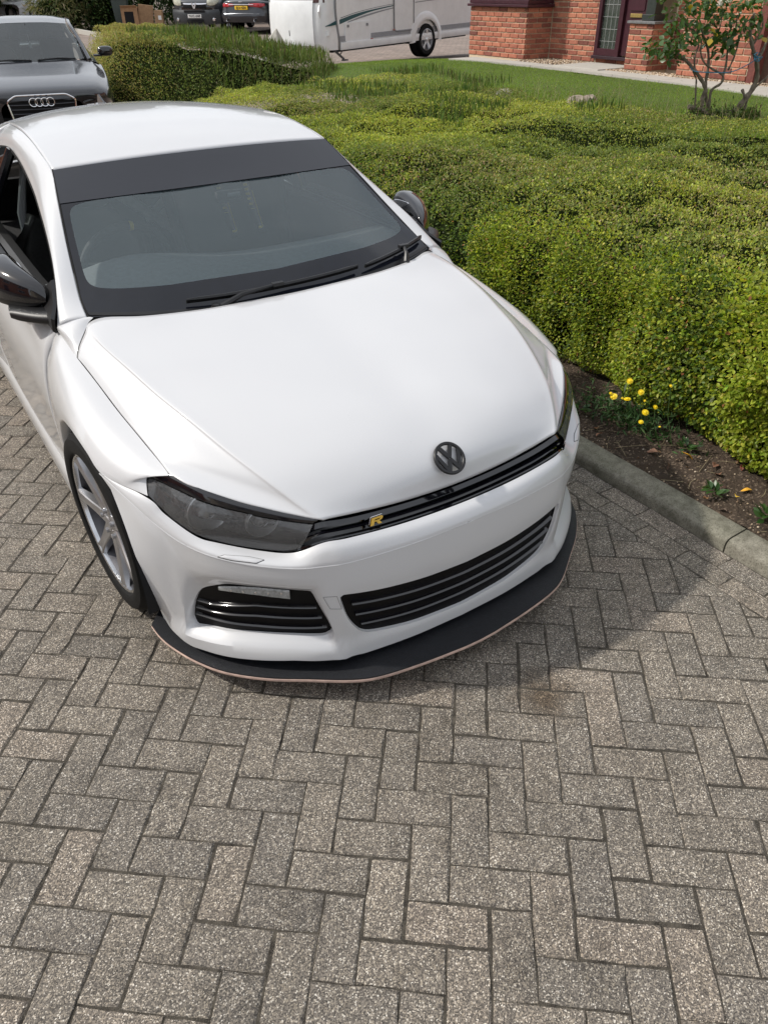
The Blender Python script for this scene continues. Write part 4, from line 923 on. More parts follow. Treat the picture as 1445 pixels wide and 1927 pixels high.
bricks = []
for a in range(-60, 90):
    for k in range(-40, 40):
        for (u0, v0, du, dv) in ((a + 4 * k, a, 2, 1), (a + 4 * k + 2, a - 1, 1, 2)):
            cu, cv = (u0 + du / 2) * .1, (v0 + dv / 2) * .1; p = np.array([OX, OY]) + EU * cu + EV * cv
            if p[0] < -5.3 or p[0] > XB + .1 or p[1] < -3.4 or p[1] > 8.1: continue
            poly = [np.array([OX, OY]) + EU * (u0 + i) * .1 + EV * (v0 + j) * .1 for i, j in ((0, 0), (du, 0), (du, dv), (0, dv))]
            poly = clip_x(poly, XB)
            if len(poly) < 3 or area(poly) < .00025: continue
            bricks.append(poly)
for r_, x0 in ((0, XB), (1, XB + .0975)):
    for k in range(-14, 44):
        y0 = -.94 + .2 * k - .125 * r_; bricks.append([np.array(q) for q in ((x0, y0), (x0 + .0975, y0), (x0 + .0975, y0 + .2), (x0, y0 + .2))])
cen_ = np.array([np.mean(p, 0) for p in bricks]); pxs = cam_px(np.c_[cen_, np.zeros(len(cen_))])
inview = (pxs[:, 2] > .3) & (pxs[:, 0] > -60) & (pxs[:, 0] < 1505) & (pxs[:, 1] > 0) & (pxs[:, 1] < 2000)
under = (np.abs(cen_[:, 0]) < .72) & (cen_[:, 1] > -.72) & (cen_[:, 1] < 2.9) | ((cen_[:, 0] > -.8) & (cen_[:, 0] < .3) & (cen_[:, 1] > 2.9))
ordr = sorted([i for i in range(len(bricks)) if inview[i] and not under[i]], key=lambda i: pxs[i, 2])
own = set(ordr[:300])
rb = np.random.default_rng(11)
# shared meshes for full bricks, several uneven variants, lying along X
variants = []
for k in range(10):
    V, F = brick_mesh([np.array(q) for q in ((-.1, -.05), (.1, -.05), (.1, .05), (-.1, .05))], r=rb)
    me = bpy.data.meshes.new('brick'); me.from_pydata(V.tolist(), [], F); me.materials.append(M['paver']); me.shade_smooth(); me.set_sharp_from_angle(angle=R_(30)); variants.append(me)
far = MB(); frnd = []
for i, p in enumerate(bricks):
    zj = float(np.clip(rb.normal(0, .0011), -.0022, .0022))
    if i in own:
        if len(p) == 4 and abs(area(p) - .02) < 2e-4:
            P = np.array(p); e = P[1] - P[0]; f = P[3] - P[0]; lo = e if np.linalg.norm(e) > np.linalg.norm(f) else f
            o = bpy.data.objects.new('brick', variants[rb.integers(10)]); COL.objects.link(o); o.parent = paving; c = P.mean(0); o.location = (c[0] + rb.normal(0, .0008), c[1] + rb.normal(0, .0008), zj); o.rotation_euler = (rb.normal(0, .004), rb.normal(0, .004), math.atan2(lo[1], lo[0]) + rb.normal(0, .005) + (math.pi if rb.random() < .5 else 0))
        else:
            V, F = brick_mesh(p, r=rb, zj=zj); me = bpy.data.meshes.new('brick'); me.from_pydata(V.tolist(), [], F); me.materials.append(M['paver']); o = bpy.data.objects.new('brick', me); COL.objects.link(o); o.parent = paving
    elif not under[i] and pxs[i, 1] > -200 or (-3 < cen_[i, 0] < 1.2 and cen_[i, 1] < 4):
        V, F = brick_mesh(p, r=rb, zj=zj); far.add(V, F); frnd += [rb.random()] * len(F)
me = bpy.data.meshes.new('far_bricks'); me.from_pydata(far.v, [], far.f); me.materials.append(M['paver_far']); at = me.attributes.new('rnd', 'FLOAT', 'FACE'); at.data.foreach_set('value', np.array(frnd, np.float32))
o = bpy.data.objects.new('far_bricks', me); COL.objects.link(o); o.parent = paving; o['kind'] = 'stuff'
# ---- kerb
kerb = empty('kerb'); kerb['kind'] = 'structure'
prof = [(1.146, -.05), (1.146, .028), (1.149, .042), (1.158, .052), (1.172, .056), (1.262, .060), (1.270, .056), (1.270, -.05)]
for k in range(-3, 8):
    y0 = -1.02 + .915 * k + .0035; y1 = y0 + .908; mb = MB(); n_k = 10
    P = np.array([[(x + (.001 * math.sin(7 * t + k * 3)), y0 + (y1 - y0) * t, z) for x, z in prof] for t in np.linspace(0, 1, n_k)]); mb.add(P.reshape(-1, 3), grid_faces(n_k, len(prof)) + [tuple(range(len(prof))), tuple((n_k - 1) * len(prof) + q for q in range(len(prof)))]); mb.build('kerb_stone', M['concrete'], kerb, angle=50)
# ---- soil bed behind the kerb
def soil_z(X, Y): return .048 + .055 * sstep(1.25, 1.75, X) + .012 * np.sin(X * 31 + Y * 7) * np.sin(Y * 23 - X * 5) + .006 * np.sin(X * 71) * np.sin(Y * 67)
sheet('soil_bed', np.linspace(1.271, 2.3, 50), np.linspace(-3.6, 8.5, 420), soil_z, M['soil'])
# ---- lawn, path, gravel, drive
sheet('lawn', np.linspace(5.3, 8.6, 34), np.linspace(-4, 12.2, 82), lambda X, Y: TZ(X, Y) - .010 + .02 * sstep(8.6, 7.6, X) * 0, M['lawn'], inside=lambda x, y: x < 8.32 + .05 * (y - 6.5) * .9 - .0 and y < 11.2 + .1 * (x - 6.6) + (0 if x < 7.9 else -1.6 * (x - 7.9)))
path = empty('garden_path'); path['kind'] = 'structure'
pedge = lambda y: (np.interp(y, [-4, 3.7, 5.5, 7.7, 9.0, 10.1], [7.85, 8.06, 8.36, 8.56, 8.51, 8.26]))
for k in range(15):
    y0 = -3.6 + .92 * k; y1 = y0 + .91; mb = MB(); q = [(pedge(y0), y0), (8.86, y0), (8.86, y1), (pedge(y1), y1)]
    mb.prism([(float(a), float(b)) for a, b in q], Matrix.Translation((0, 0, .655)), .035); mb.build('path_slab', M['slab'], path, smooth=False)
mb = MB(); mb.box((9.12, 7.52, .67), (.86, .98, .07), bev=.006); st_ = mb.build('door_step', M['slab'], path, smooth=False)
def peb_f(t, b, pos):
    sep = N(t, 'ShaderNodeSeparateColor'); t.links.new(vor(t, pos, 45.), sep.inputs['Color']); t.links.new(ramp(t, sep.outputs[0], [(0, (.22, .15, .10)), (.4, (.42, .31, .20)), (.75, (.55, .44, .32)), (1, (.66, .60, .52))]), b.inputs['Base Color']); b.inputs['Roughness'].default_value = .8
M['pebble'] = geo_mat('pebble_mix', peb_f)
ico = bmesh.new(); bmesh.ops.create_icosphere(ico, subdivisions=1, radius=1); icv = np.array([v.co[:] for v in ico.verts]); icf = [[v.index for v in f.verts] for f in ico.faces]; ico.free()
pb = MB(); rp_ = np.random.default_rng(3)
for k in range(2600):
    y = rp_.uniform(3.6, 9.15); x = rp_.uniform(8.84, 9.16 if y < 7 or y > 8.05 else 8.9); 
    if y > 8.02: x = rp_.uniform(8.86, 9.66)
    s = rp_.uniform(.010, .022); pb.add(icv * np.array([s, s * rp_.uniform(.6, 1), s * .6]) + np.array([x, y, .682 + rp_.uniform(0, .012)]), icf)
o = pb.build('gravel', M['pebble'], weld=False, angle=60); o['kind'] = 'stuff'
# =================================================================== plants
def leaf_mat(name, rough=.5, trans=.35, gloss=.35):
    m_, t, b = new_mat(name); out = t.nodes['Material Output']
    at = N(t, 'ShaderNodeAttribute'); at.attribute_name = 'tint'
    t.links.new(at.outputs['Color'], b.inputs['Base Color']); b.inputs['Roughness'].default_value = rough; b.inputs['Specular IOR Level'].default_value = gloss
    tl = N(t, 'ShaderNodeBsdfTranslucent'); q = mixc(t, 1.0, at.outputs['Color'], (1.25, 1.3, .7), 'MULTIPLY'); t.links.new(q, tl.inputs['Color'])
    mx_ = N(t, 'ShaderNodeMixShader'); mx_.inputs[0].default_value = trans; t.links.new(b.outputs[0], mx_.inputs[1]); t.links.new(tl.outputs[0], mx_.inputs[2]); t.links.new(mx_.outputs[0], out.inputs['Surface'])
    return m_
M['leaf'] = leaf_mat('leaf_tissue', .45, .45); M['leaf_matt'] = leaf_mat('matt_leaf_tissue', .6, .3, .25); M['grass'] = leaf_mat('grass_blade', .6, .35, .2); M['leaf_big'] = leaf_mat('glossy_rose_leaf', .35, .3, .5)
M['twig'] = pm('twig_bark', (.09, .07, .05), .85, noise=.4, nscale=30, bump=.4, bscale=60)
M['bark'] = pm('grey_rose_bark', (.17, .14, .105), .85, noise=.45, nscale=18, bump=.6, bscale=40)
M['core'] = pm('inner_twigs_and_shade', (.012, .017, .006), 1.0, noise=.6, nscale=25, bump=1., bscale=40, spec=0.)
M['dry'] = pm('dry_stalk', (.33, .27, .16), .8, noise=.25)
def leaves(name, pos, nrm, size, tint, mat, parent=None, aspect=.55, droop=.3, spread=.9, rg=None, fold=.25, kind=None, oval=False):
    """folded four-point leaves as one mesh; per-leaf colour in 'tint'"""
    rg = rg or rng; n = len(pos); pos = np.asarray(pos, float); nrm = np.asarray(nrm, float)
    d = nrm + rg.normal(0, spread, (n, 3)); d[:, 2] -= droop; d /= np.linalg.norm(d, axis=1)[:, None]          # leaf axis
    nn = rg.normal(0, .6, (n, 3)) + nrm * .6 + np.array([0, 0, .7]); nn -= d * (nn * d).sum(1)[:, None]; nn /= np.maximum(np.linalg.norm(nn, axis=1)[:, None], 1e-6)
    sd_ = np.cross(d, nn); L_ = np.asarray(size).reshape(-1, 1) * np.ones((n, 1)); W2 = L_ * aspect / 2
    if oval:
        V = np.empty((n, 6, 3)); V[:, 0] = pos; V[:, 3] = pos + d * L_ - nn * L_ * .10
        for q_, (t_, w_) in enumerate(((.28, .92), (.70, .88))):
            V[:, 1 + q_] = pos + d * L_ * t_ + sd_ * W2 * w_ + nn * W2 * fold; V[:, 5 - q_] = pos + d * L_ * t_ - sd_ * W2 * w_ + nn * W2 * fold
        nv, fc = 6, [(0, 1, 2, 3), (0, 3, 4, 5)]
    else:
        V = np.empty((n, 4, 3)); V[:, 0] = pos; V[:, 1] = pos + d * L_ * .5 + sd_ * W2 + nn * W2 * fold; V[:, 2] = pos + d * L_; V[:, 3] = pos + d * L_ * .5 - sd_ * W2 + nn * W2 * fold
        nv, fc = 4, [(0, 1, 2), (0, 2, 3)]
    me = bpy.data.meshes.new(name); me.vertices.add(nv * n); me.vertices.foreach_set('co', V.ravel())
    idx = np.arange(n)[:, None] * nv; k_f = len(fc[0]); tri = np.concatenate([idx + q_ for f_ in fc for q_ in f_], 1).ravel()
    me.loops.add(2 * k_f * n); me.loops.foreach_set('vertex_index', tri.astype(np.int32)); me.polygons.add(2 * n); me.polygons.foreach_set('loop_start', np.arange(2 * n, dtype=np.int32) * k_f); me.polygons.foreach_set('loop_total', np.full(2 * n, k_f, np.int32))
    me.update(calc_edges=True); me.materials.append(mat)
    ca = me.color_attributes.new('tint', 'FLOAT_COLOR', 'POINT'); T4 = np.ones((n, nv, 4), np.float32); T4[:, :, :3] = np.asarray(tint, np.float32)[:, None, :]; ca.data.foreach_set('color', T4.ravel())
    o = bpy.data.objects.new(name, me); COL.objects.link(o)
    if parent: o.parent = parent
    if kind: o['kind'] = kind
    return o
def vnoise(P, f, seed=0):
    """cheap smooth noise in about -1..1"""
    P = np.asarray(P, float) * f; r_ = np.random.default_rng(seed + 100); s = 0
    for k in range(5):
        w_ = r_.normal(0, 1, 3) * (1 + .35 * k); s = s + np.sin(P @ w_ + r_.uniform(0, 6.28)) * np.sin(P @ np.roll(w_, 1) * .7 + r_.uniform(0, 6.28))
    return s / 2.2
def pal(n, cols, w_, rg, jit=.18):
    c = np.array(cols)[rg.choice(len(cols), n, p=np.array(w_) / sum(w_))]; return np.clip(c * (1 + rg.normal(0, jit, (n, 1))) * (1 + rg.normal(0, jit * .4, (n, 3))), .002, .9)
# ---- the long clipped hedge beside the coupe : cross-section swept along y
rh = np.random.default_rng(21)
def hedge_front(y): return 1.60 + .05 * np.sin(y * 2.1 + 1) + .035 * np.sin(y * 5.3) - .10 * sstep(-.2, -1.2, y) + .03 * np.sin(y * 11)
def hedge_top(x, y): return .775 + .035 * np.sin(x * 2.3 + y * 1.1) + .03 * np.sin(y * 3.7 - x) + .02 * np.sin(x * 6 + y * 5) + .02 * sstep(-.5, -2, y)
def hedge_back(y): return np.interp(y, [-4, 2, 6.6, 7.4, 8.2], [5.85, 5.75, 5.7, 5.3, 4.3])
def hend(x): return np.interp(x, [1.5, 2.0, 2.8, 4.0, 5.8], [6.2, 6.6, 7.3, 7.8, 8.3])
hedge = tag(empty('hedge', (3.6, 2, .1)), 'wide low clipped hedge running beside the white coupe behind the kerb', 'hedge')
pinv = Matrix.Translation((-3.6, -2, -.1))
secs = []
for y in np.linspace(-3.4, 6.3, 60):
    xf = float(hedge_front(y)) + .14; row_ = [(xf + .16, y, .03), (xf + .02, y, .22), (xf + .0, y, .45), (xf + .10, y, .60), (xf + .28, y, .68)]
    for x in np.linspace(2.2, float(hedge_back(y)) - .15, 12): row_.append((x, y + max(0, (y - 5.9)) * (x - 2) * .45, float(hedge_top(x, y)) - .16))
    row_.append((float(hedge_back(y)) - .05, y, .45)); secs.append(row_)
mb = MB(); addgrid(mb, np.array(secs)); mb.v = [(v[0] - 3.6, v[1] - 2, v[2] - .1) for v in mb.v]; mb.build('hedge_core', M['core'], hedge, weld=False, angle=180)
PP, NN, SS, TT_ = [], [], [], []
# front face
n1 = 150000; y = rh.uniform(-3.4, 6.3, n1) ; y = np.where(rh.random(n1) < .45, rh.uniform(-2.2, 1.2, n1), y); h = rh.beta(1.2, 1.0, n1); z = .07 + h * .71
prof_in = np.interp(h, [0, .15, .5, .8, .92, 1], [.17, .05, .0, .035, .11, .30]); dep = rh.exponential(.035, n1) - .035
lump = .045 * vnoise(np.c_[y, z * 1.5, 0 * y], 3.2, 1) + .025 * vnoise(np.c_[y, z, 0 * y], 9, 2)
x = hedge_front(y) + prof_in + dep - lump; P = np.c_[x, y, z]
Nn = np.c_[-np.interp(h, [0, .7, 1], [1, .9, .25]), 0 * y, np.interp(h, [0, .6, 1], [-.05, .25, .9])]
keep = rh.random(n1) < np.clip(.62 + .5 * vnoise(P, 5.5, 3), .18, 1); P, Nn, dep = P[keep], Nn[keep], dep[keep]; n1 = len(P)
g = np.clip(.5 + .55 * vnoise(P, 1.6, 4) + .35 * np.clip((.15 - P[:, 1]) / 1.2, -1, 1), 0, 1)  # leaf colour also carries the coupe's shade: darker beside it, lighter past its nose
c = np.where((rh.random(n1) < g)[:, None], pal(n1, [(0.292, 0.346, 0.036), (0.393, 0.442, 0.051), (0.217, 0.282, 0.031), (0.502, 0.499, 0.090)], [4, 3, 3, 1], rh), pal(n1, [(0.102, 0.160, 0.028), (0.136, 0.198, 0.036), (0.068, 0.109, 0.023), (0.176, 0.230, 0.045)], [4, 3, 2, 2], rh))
br = rh.random(n1) < .022; c[br] = pal(br.sum(), [(0.298, 0.128, 0.058), (0.407, 0.218, 0.102), (0.448, 0.333, 0.128)], [2, 2, 1], rh)
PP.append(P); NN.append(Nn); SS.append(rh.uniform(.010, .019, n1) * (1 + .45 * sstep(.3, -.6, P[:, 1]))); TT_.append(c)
# top
n2 = 330000; x = rh.uniform(1.75, 5.95, n2); y = rh.uniform(-3.4, 8.3, n2); x = np.where(rh.random(n2) < .3, rh.uniform(1.75, 3.4, n2), x)
ok = (y < hend(x)) & (x < hedge_back(y) + .06); x, y = x[ok], y[ok]; n2 = len(x); P0 = np.c_[x, y, 0 * x]
z = hedge_top(x, y) - .14 * sstep(2.15, 1.70, x) - .16 * sstep(hedge_back(y) - .35, hedge_back(y) + .05, x) + .028 * vnoise(P0, 4, 5) + .018 * vnoise(P0, 11, 6) - rh.exponential(.022, n2) + .012
P = np.c_[x, y, z]; Nn = np.c_[-.4 * sstep(2.2, 1.7, x), 0 * x, np.ones(n2)]
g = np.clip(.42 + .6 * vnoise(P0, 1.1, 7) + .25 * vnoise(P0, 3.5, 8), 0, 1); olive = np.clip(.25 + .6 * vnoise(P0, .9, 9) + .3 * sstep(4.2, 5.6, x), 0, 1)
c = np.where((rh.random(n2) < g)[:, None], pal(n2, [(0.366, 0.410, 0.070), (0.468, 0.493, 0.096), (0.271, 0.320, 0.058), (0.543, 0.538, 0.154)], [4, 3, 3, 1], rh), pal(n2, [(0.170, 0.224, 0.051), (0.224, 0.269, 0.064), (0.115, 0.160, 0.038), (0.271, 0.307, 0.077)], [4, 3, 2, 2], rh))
sw_ = rh.random(n2) < olive * .55; c[sw_] = pal(sw_.sum(), [(0.298, 0.275, 0.122), (0.366, 0.320, 0.147), (0.231, 0.230, 0.090), (0.461, 0.384, 0.205), (0.326, 0.205, 0.128)], [3, 3, 3, 1, .6], rh)
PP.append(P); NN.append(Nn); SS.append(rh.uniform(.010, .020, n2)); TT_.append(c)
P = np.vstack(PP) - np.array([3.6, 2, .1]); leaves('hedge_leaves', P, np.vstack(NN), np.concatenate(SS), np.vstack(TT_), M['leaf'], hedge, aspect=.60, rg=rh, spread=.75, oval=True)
# upright wispy shoots poking out of the top and the lawn side
def stalks(name, base, hgt, mat, parent, lean=.25, r=.0016, rg=rh, seg=3):
    mb_ = MB()
    for p, h_ in zip(base, hgt):
        d = np.array([rg.normal(0, lean), rg.normal(0, lean), 1.0]); b2 = np.array([rg.normal(0, .06), rg.normal(0, .06), 0]); mb_.tube([p, p + d * h_ * .5, p + d * h_ + b2 * h_], [r, r * .8, r * .4], 3, caps=False)
    return mb_.build(name, mat, parent, weld=False)
n3 = 420; y = rh.uniform(-2.2, 8.0, n3); x = hedge_back(y) + rh.normal(-.12, .22, n3); b3 = np.c_[x, y, TZ(x, y) + .02] - np.array([3.6, 2, .1]); h3 = rh.uniform(.10, .34, n3)
s3 = stalks('seed_stalks', b3, h3, M['dry'], hedge); s3['kind'] = 'stuff'
n4 = 5200; k = rh.integers(0, n3, n4); t_ = rh.uniform(.3, 1.05, n4); P = b3[k] + np.c_[rh.normal(0, .018, n4), rh.normal(0, .018, n4), h3[k] * t_]
leaves('seed_heads', P, np.tile([0, 0, 1.], (n4, 1)), rh.uniform(.008, .018, n4), pal(n4, [(.24, .20, .10), (.16, .16, .06), (.12, .15, .04)], [2, 2, 2], rh), M['leaf_matt'], hedge, aspect=.4, rg=rh, kind='stuff')
n5 = 9000; y = rh.uniform(3.2, 8.0, n5); x = rh.uniform(3.4, 5.8, n5); ok = (y < hend(x)) & (vnoise(np.c_[x, y, 0 * x], .9, 12) > .0); x, y = x[ok], y[ok]; n5 = len(x)
leaves('tall_shoots', np.c_[x, y, hedge_top(x, y) - .03] - np.array([3.6, 2, .1]), np.c_[rh.normal(0, .12, (n5, 2)), np.ones(n5)], rh.uniform(.05, .15, n5), pal(n5, [(.075, .135, .025), (.11, .16, .035), (.13, .135, .05)], [3, 2, 1], rh), M['leaf_matt'], hedge, aspect=.10, rg=rh, spread=.18, droop=0)
# ---- the second, looser shrub bank in front of the drive
rs = np.random.default_rng(5)
bank = tag(empty('shrub_bank', (4.9, 12.6, .4)), 'loose olive and green shrub bank at the drive edge beyond the black saloon', 'shrub')
poly2 = np.array([(2.95, 13.3), (3.9, 10.6), (5.3, 9.3), (6.15, 10.2), (6.35, 11.3), (5.95, 12.6), (5.6, 14.2), (5.5, 16.2), (4.6, 17.6), (3.75, 17.3), (3.3, 15.2)])
def inpoly(x, y, pg):
    c_ = np.zeros(np.shape(x), bool); n_p = len(pg)
    for i in range(n_p):
        (x1, y1), (x2, y2) = pg[i], pg[i - 1]; cc = ((y1 > y) != (y2 > y)) & (x < (x2 - x1) * (y - y1) / (y2 - y1 + 1e-12) + x1); c_ ^= cc
    return c_
def edge_dist(x, y, pg):
    d = np.full(np.shape(x), 1e9)
    for i in range(len(pg)):
        a, b = pg[i], pg[i - 1]; ab = b - a; t_ = np.clip(((x - a[0]) * ab[0] + (y - a[1]) * ab[1]) / (ab @ ab), 0, 1); d = np.minimum(d, np.hypot(x - a[0] - t_ * ab[0], y - a[1] - t_ * ab[1]))
    return d
def bank_top(x, y): return 1.02 + .05 * np.sin(x * 2 + y) - .24 * sstep(4.6, 6.2, x - (y - 12) * .25) + .04 * np.sin(y * 2.7 + x * 3)
X_, Y_ = np.meshgrid(np.linspace(2.9, 6.5, 40), np.linspace(9.2, 17.7, 80)); dd = edge_dist(X_, Y_, poly2); Zc = np.where(inpoly(X_, Y_, poly2), np.minimum(1, np.maximum(0, dd - .14) / .30) ** .5 * (bank_top(X_, Y_) - .26), 0) + .02
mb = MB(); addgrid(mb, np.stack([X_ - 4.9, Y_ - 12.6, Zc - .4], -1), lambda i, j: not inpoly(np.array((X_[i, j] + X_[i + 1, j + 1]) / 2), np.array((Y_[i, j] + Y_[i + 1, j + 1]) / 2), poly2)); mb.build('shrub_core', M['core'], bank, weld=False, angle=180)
nb = 190000; x = rs.uniform(2.9, 6.5, nb); y = rs.uniform(9.2, 17.7, nb); ok = inpoly(x, y, poly2); x, y = x[ok], y[ok]; dd = edge_dist(x, y, poly2); n_b = len(x)
z = np.minimum(1, (dd + .02) / .33) ** .5 * (bank_top(x, y) - .04) + .05 + .05 * vnoise(np.c_[x, y, 0 * x], 3, 1) - rs.exponential(.03, n_b)
side_ = (dd < .42) & (rs.random(n_b) < .85); z = np.where(side_, rs.uniform(.12, 1, n_b) * z, z)
P = np.c_[x, y, z] - np.array([4.9, 12.6, .4]); gx_ = np.c_[x - 4.8, y - 13.2, 0 * x]; gx_ /= np.linalg.norm(gx_, axis=1)[:, None]; Nn = np.where((dd < .3)[:, None], gx_ * .7 + np.array([0, 0, .5]), np.array([0, 0, 1.]))
yel = np.clip((y - 11.6) / 3 + .5 * vnoise(np.c_[x, y, 0 * x], 1.2, 3) - (x - 4.2) * .35, 0, 1)
c = np.where((rs.random(n_b) < yel)[:, None], pal(n_b, [(0.348, 0.325, 0.106), (0.438, 0.388, 0.138), (0.270, 0.288, 0.081), (0.361, 0.250, 0.125)], [4, 3, 3, 1], rs), pal(n_b, [(0.154, 0.219, 0.056), (0.109, 0.169, 0.044), (0.206, 0.256, 0.075), (0.245, 0.237, 0.112)], [4, 3, 3, 1.5], rs))
leaves('shrub_leaves', P, Nn, rs.uniform(.02, .045, n_b), c, M['leaf_matt'], bank, aspect=.42, rg=rs, spread=.6, droop=-.2)
nb2 = 9000; x = rs.uniform(4.0, 6.4, nb2); y = rs.uniform(9.3, 15, nb2); ok = inpoly(x, y, poly2); x, y = x[ok], y[ok]; nb2 = len(x)
leaves('shrub_shoots', np.c_[x, y, bank_top(x, y) * np.minimum(1, (edge_dist(x, y, poly2) + .03) / .33) ** .5 - .02] - np.array([4.9, 12.6, .4]), np.c_[rs.normal(0, .15, (nb2, 2)), np.ones(nb2)], rs.uniform(.08, .22, nb2), pal(nb2, [(.09, .14, .03), (.13, .17, .05), (.17, .16, .08)], [3, 2, 1], rs), M['leaf_matt'], bank, aspect=.10, rg=rs, spread=.2, droop=0)
# ---- lawn grass
ng = 130000; x = rs.uniform(5.5, 8.5, ng); y = rs.uniform(-1, 11.6, ng); ok = (x < 8.30 + .045 * (y - 6.5)) & (y < 11.2 + .1 * (x - 6.6) - np.clip(1.6 * (x - 7.9), 0, 9)); x, y = x[ok], y[ok]; ng = len(x)
long_ = np.clip(1 - (x - hedge_back(y)) / .9, 0, 1)
P0 = np.c_[x, y, 0 * x]; c = np.where((rs.random(ng) < np.clip(.5 + .6 * vnoise(P0, 1.0, 5), 0, 1))[:, None], pal(ng, [(.20, .31, .035), (.25, .36, .045), (.27, .33, .09)], [4, 3, 1], rs), pal(ng, [(.15, .24, .03), (.19, .27, .04), (.29, .30, .12)], [4, 3, 1], rs))
o = leaves('grass', np.c_[x, y, TZ(x, y) - .008], np.c_[rs.normal(0, .2, (ng, 2)), np.ones(ng)], rs.uniform(.012, .026, ng) * (1 + 1.3 * long_), c, M['grass'], None, aspect=.16, rg=rs, spread=.3, droop=0); o['kind'] = 'stuff'
# ---- background shrubs (each its own plant)
def bush(loc, rx, ry, h, n, lab, cols, wts, size=(.05, .10), seed=1, name='shrub', cat='shrub', group=None, asp=.5, flowers=None, trunk=True):
    rg = np.random.default_rng(seed); root = tag(empty(name, loc), lab, cat, group)
    lob = [(rg.uniform(-.6, .6), rg.uniform(-.6, .6), rg.uniform(.25, .85), rg.uniform(.35, .6)) for _ in range(11)]
    P, Nn = [], []
    for (a, b, c_, r_) in lob:
        k = n // 11; d = rg.normal(0, 1, (k, 3)); d /= np.linalg.norm(d, axis=1)[:, None]; rr = r_ * (1 - rg.exponential(.10, k)); q = np.array([a, b, c_]) + d * rr[:, None] * np.array([1, 1, .75]); q[:, 2] = np.abs(q[:, 2])
        P.append(q * np.array([rx, ry, h])); Nn.append(d)
    P = np.vstack(P); Nn = np.vstack(Nn); ok = P[:, 2] > .02; P, Nn = P[ok], Nn[ok]; m_ = len(P)
    c = pal(m_, cols, wts, rg); leaves('foliage', P, Nn, rg.uniform(size[0], size[1], m_), c, M['leaf_matt'], root, aspect=asp, rg=rg, spread=.55)
    mb_ = MB()
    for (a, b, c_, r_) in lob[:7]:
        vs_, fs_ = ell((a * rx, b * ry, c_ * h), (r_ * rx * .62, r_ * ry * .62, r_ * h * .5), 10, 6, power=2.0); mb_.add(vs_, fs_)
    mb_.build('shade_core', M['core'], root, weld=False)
    st = MB()
    for k in range(5):
        a = rg.uniform(0, 6.28); st.tube([(rg.normal(0, .06), rg.normal(0, .06), -.05), (math.cos(a) * rx * .2, math.sin(a) * ry * .2, h * .3), (math.cos(a) * rx * .5, math.sin(a) * ry * .5, h * .7)], [.035, .025, .008], 6)
    st.build('stems', M['twig'], root)
    if flowers:
        for (dx, dy, dz) in flowers:
            f_ = MB(); vs_, fs_ = ell((dx, dy, dz), (.07, .07, .06), 10, 6); f_.add(vs_, fs_); f_.build('flower', pm('pink_bloom', (.55, .04, .10), .6, noise=.3), root)
    return root
DK = [(.022, .048, .014), (.035, .070, .018), (.055, .095, .022), (.10, .13, .045)]
G2 = 'dark shrubs along the far side of the drive'
bush((7.6, 35.5, .3), 1.5, 2.2, 1.9, 9000, 'pale dry grassy shrub at the road edge behind the black saloon', [(.12, .12, .05), (.18, .16, .08), (.08, .10, .035), (.25, .22, .13)], [3, 2, 3, 1], (.10, .26), 31, group=G2, asp=.16)
bush((9.1, 34.5, .32), 1.5, 1.6, 2.6, 9000, 'dark glossy evergreen shrub with one red bloom left of the wheelie bin', DK, [4, 4, 2, .8], (.09, .17), 32, group=G2, flowers=[(-.62, -1.25, 1.62)])
bush((8.3, 35.2, .32), 1.3, 1.8, 2.4, 8000, 'mid green broad-leaved shrub between the dry grassy shrub and the evergreen', [(.05, .09, .02), (.075, .12, .028), (.11, .15, .05)], [3, 3, 1], (.09, .16), 33, group=G2)
bush((10.6, 36.3, .32), 1.6, 1.6, 3.2, 8000, 'tall dark shrub rising behind the wheelie bin and boxes', DK, [5, 3, 1, .4], (.08, .15), 34, group=G2)
bush((12.6, 38.5, .3), 2.6, 2.2, 4.2, 9000, 'tall dark tree-like shrub standing behind the grey van', DK, [5, 3, 1, .3], (.10, .18), 35, name='tree', cat='tree', group=G2)
bush((16.2, 30.2, .34), 1.3, 1.3, 3.0, 7000, 'shaded deep green shrub behind the dark saloon near the dwarf wall', DK, [5, 3, 1, .2], (.08, .15), 36, group=G2)
bush((14.3, 26.9, .4), .65, .65, 3.4, 7000, 'narrow clipped conifer standing left of the caravan nose', [(.04, .065, .02), (.06, .085, .025), (.09, .11, .04)], [3, 3, 1], (.06, .11), 37, name='conifer', cat='conifer', asp=.25)
bush((6.3, 47, .3), 3.5, 3.0, 4.0, 9000, 'far leafy tree beyond the bend of the road', [(.04, .07, .02), (.06, .09, .025), (.09, .12, .04)], [3, 3, 1], (.14, .24), 38, name='tree', cat='tree')
bush((15.5, 41, .3), 4, 3.0, 6.0, 9000, 'large far dark tree above the parked saloon', DK, [4, 4, 1, .5], (.14, .24), 39, name='tree', cat='tree')
bush((20.0, 30, .3), 3, 3.0, 5.0, 8000, 'broad green tree far behind the caravan', DK, [3, 4, 2, .5], (.14, .24), 40, name='tree', cat='tree')
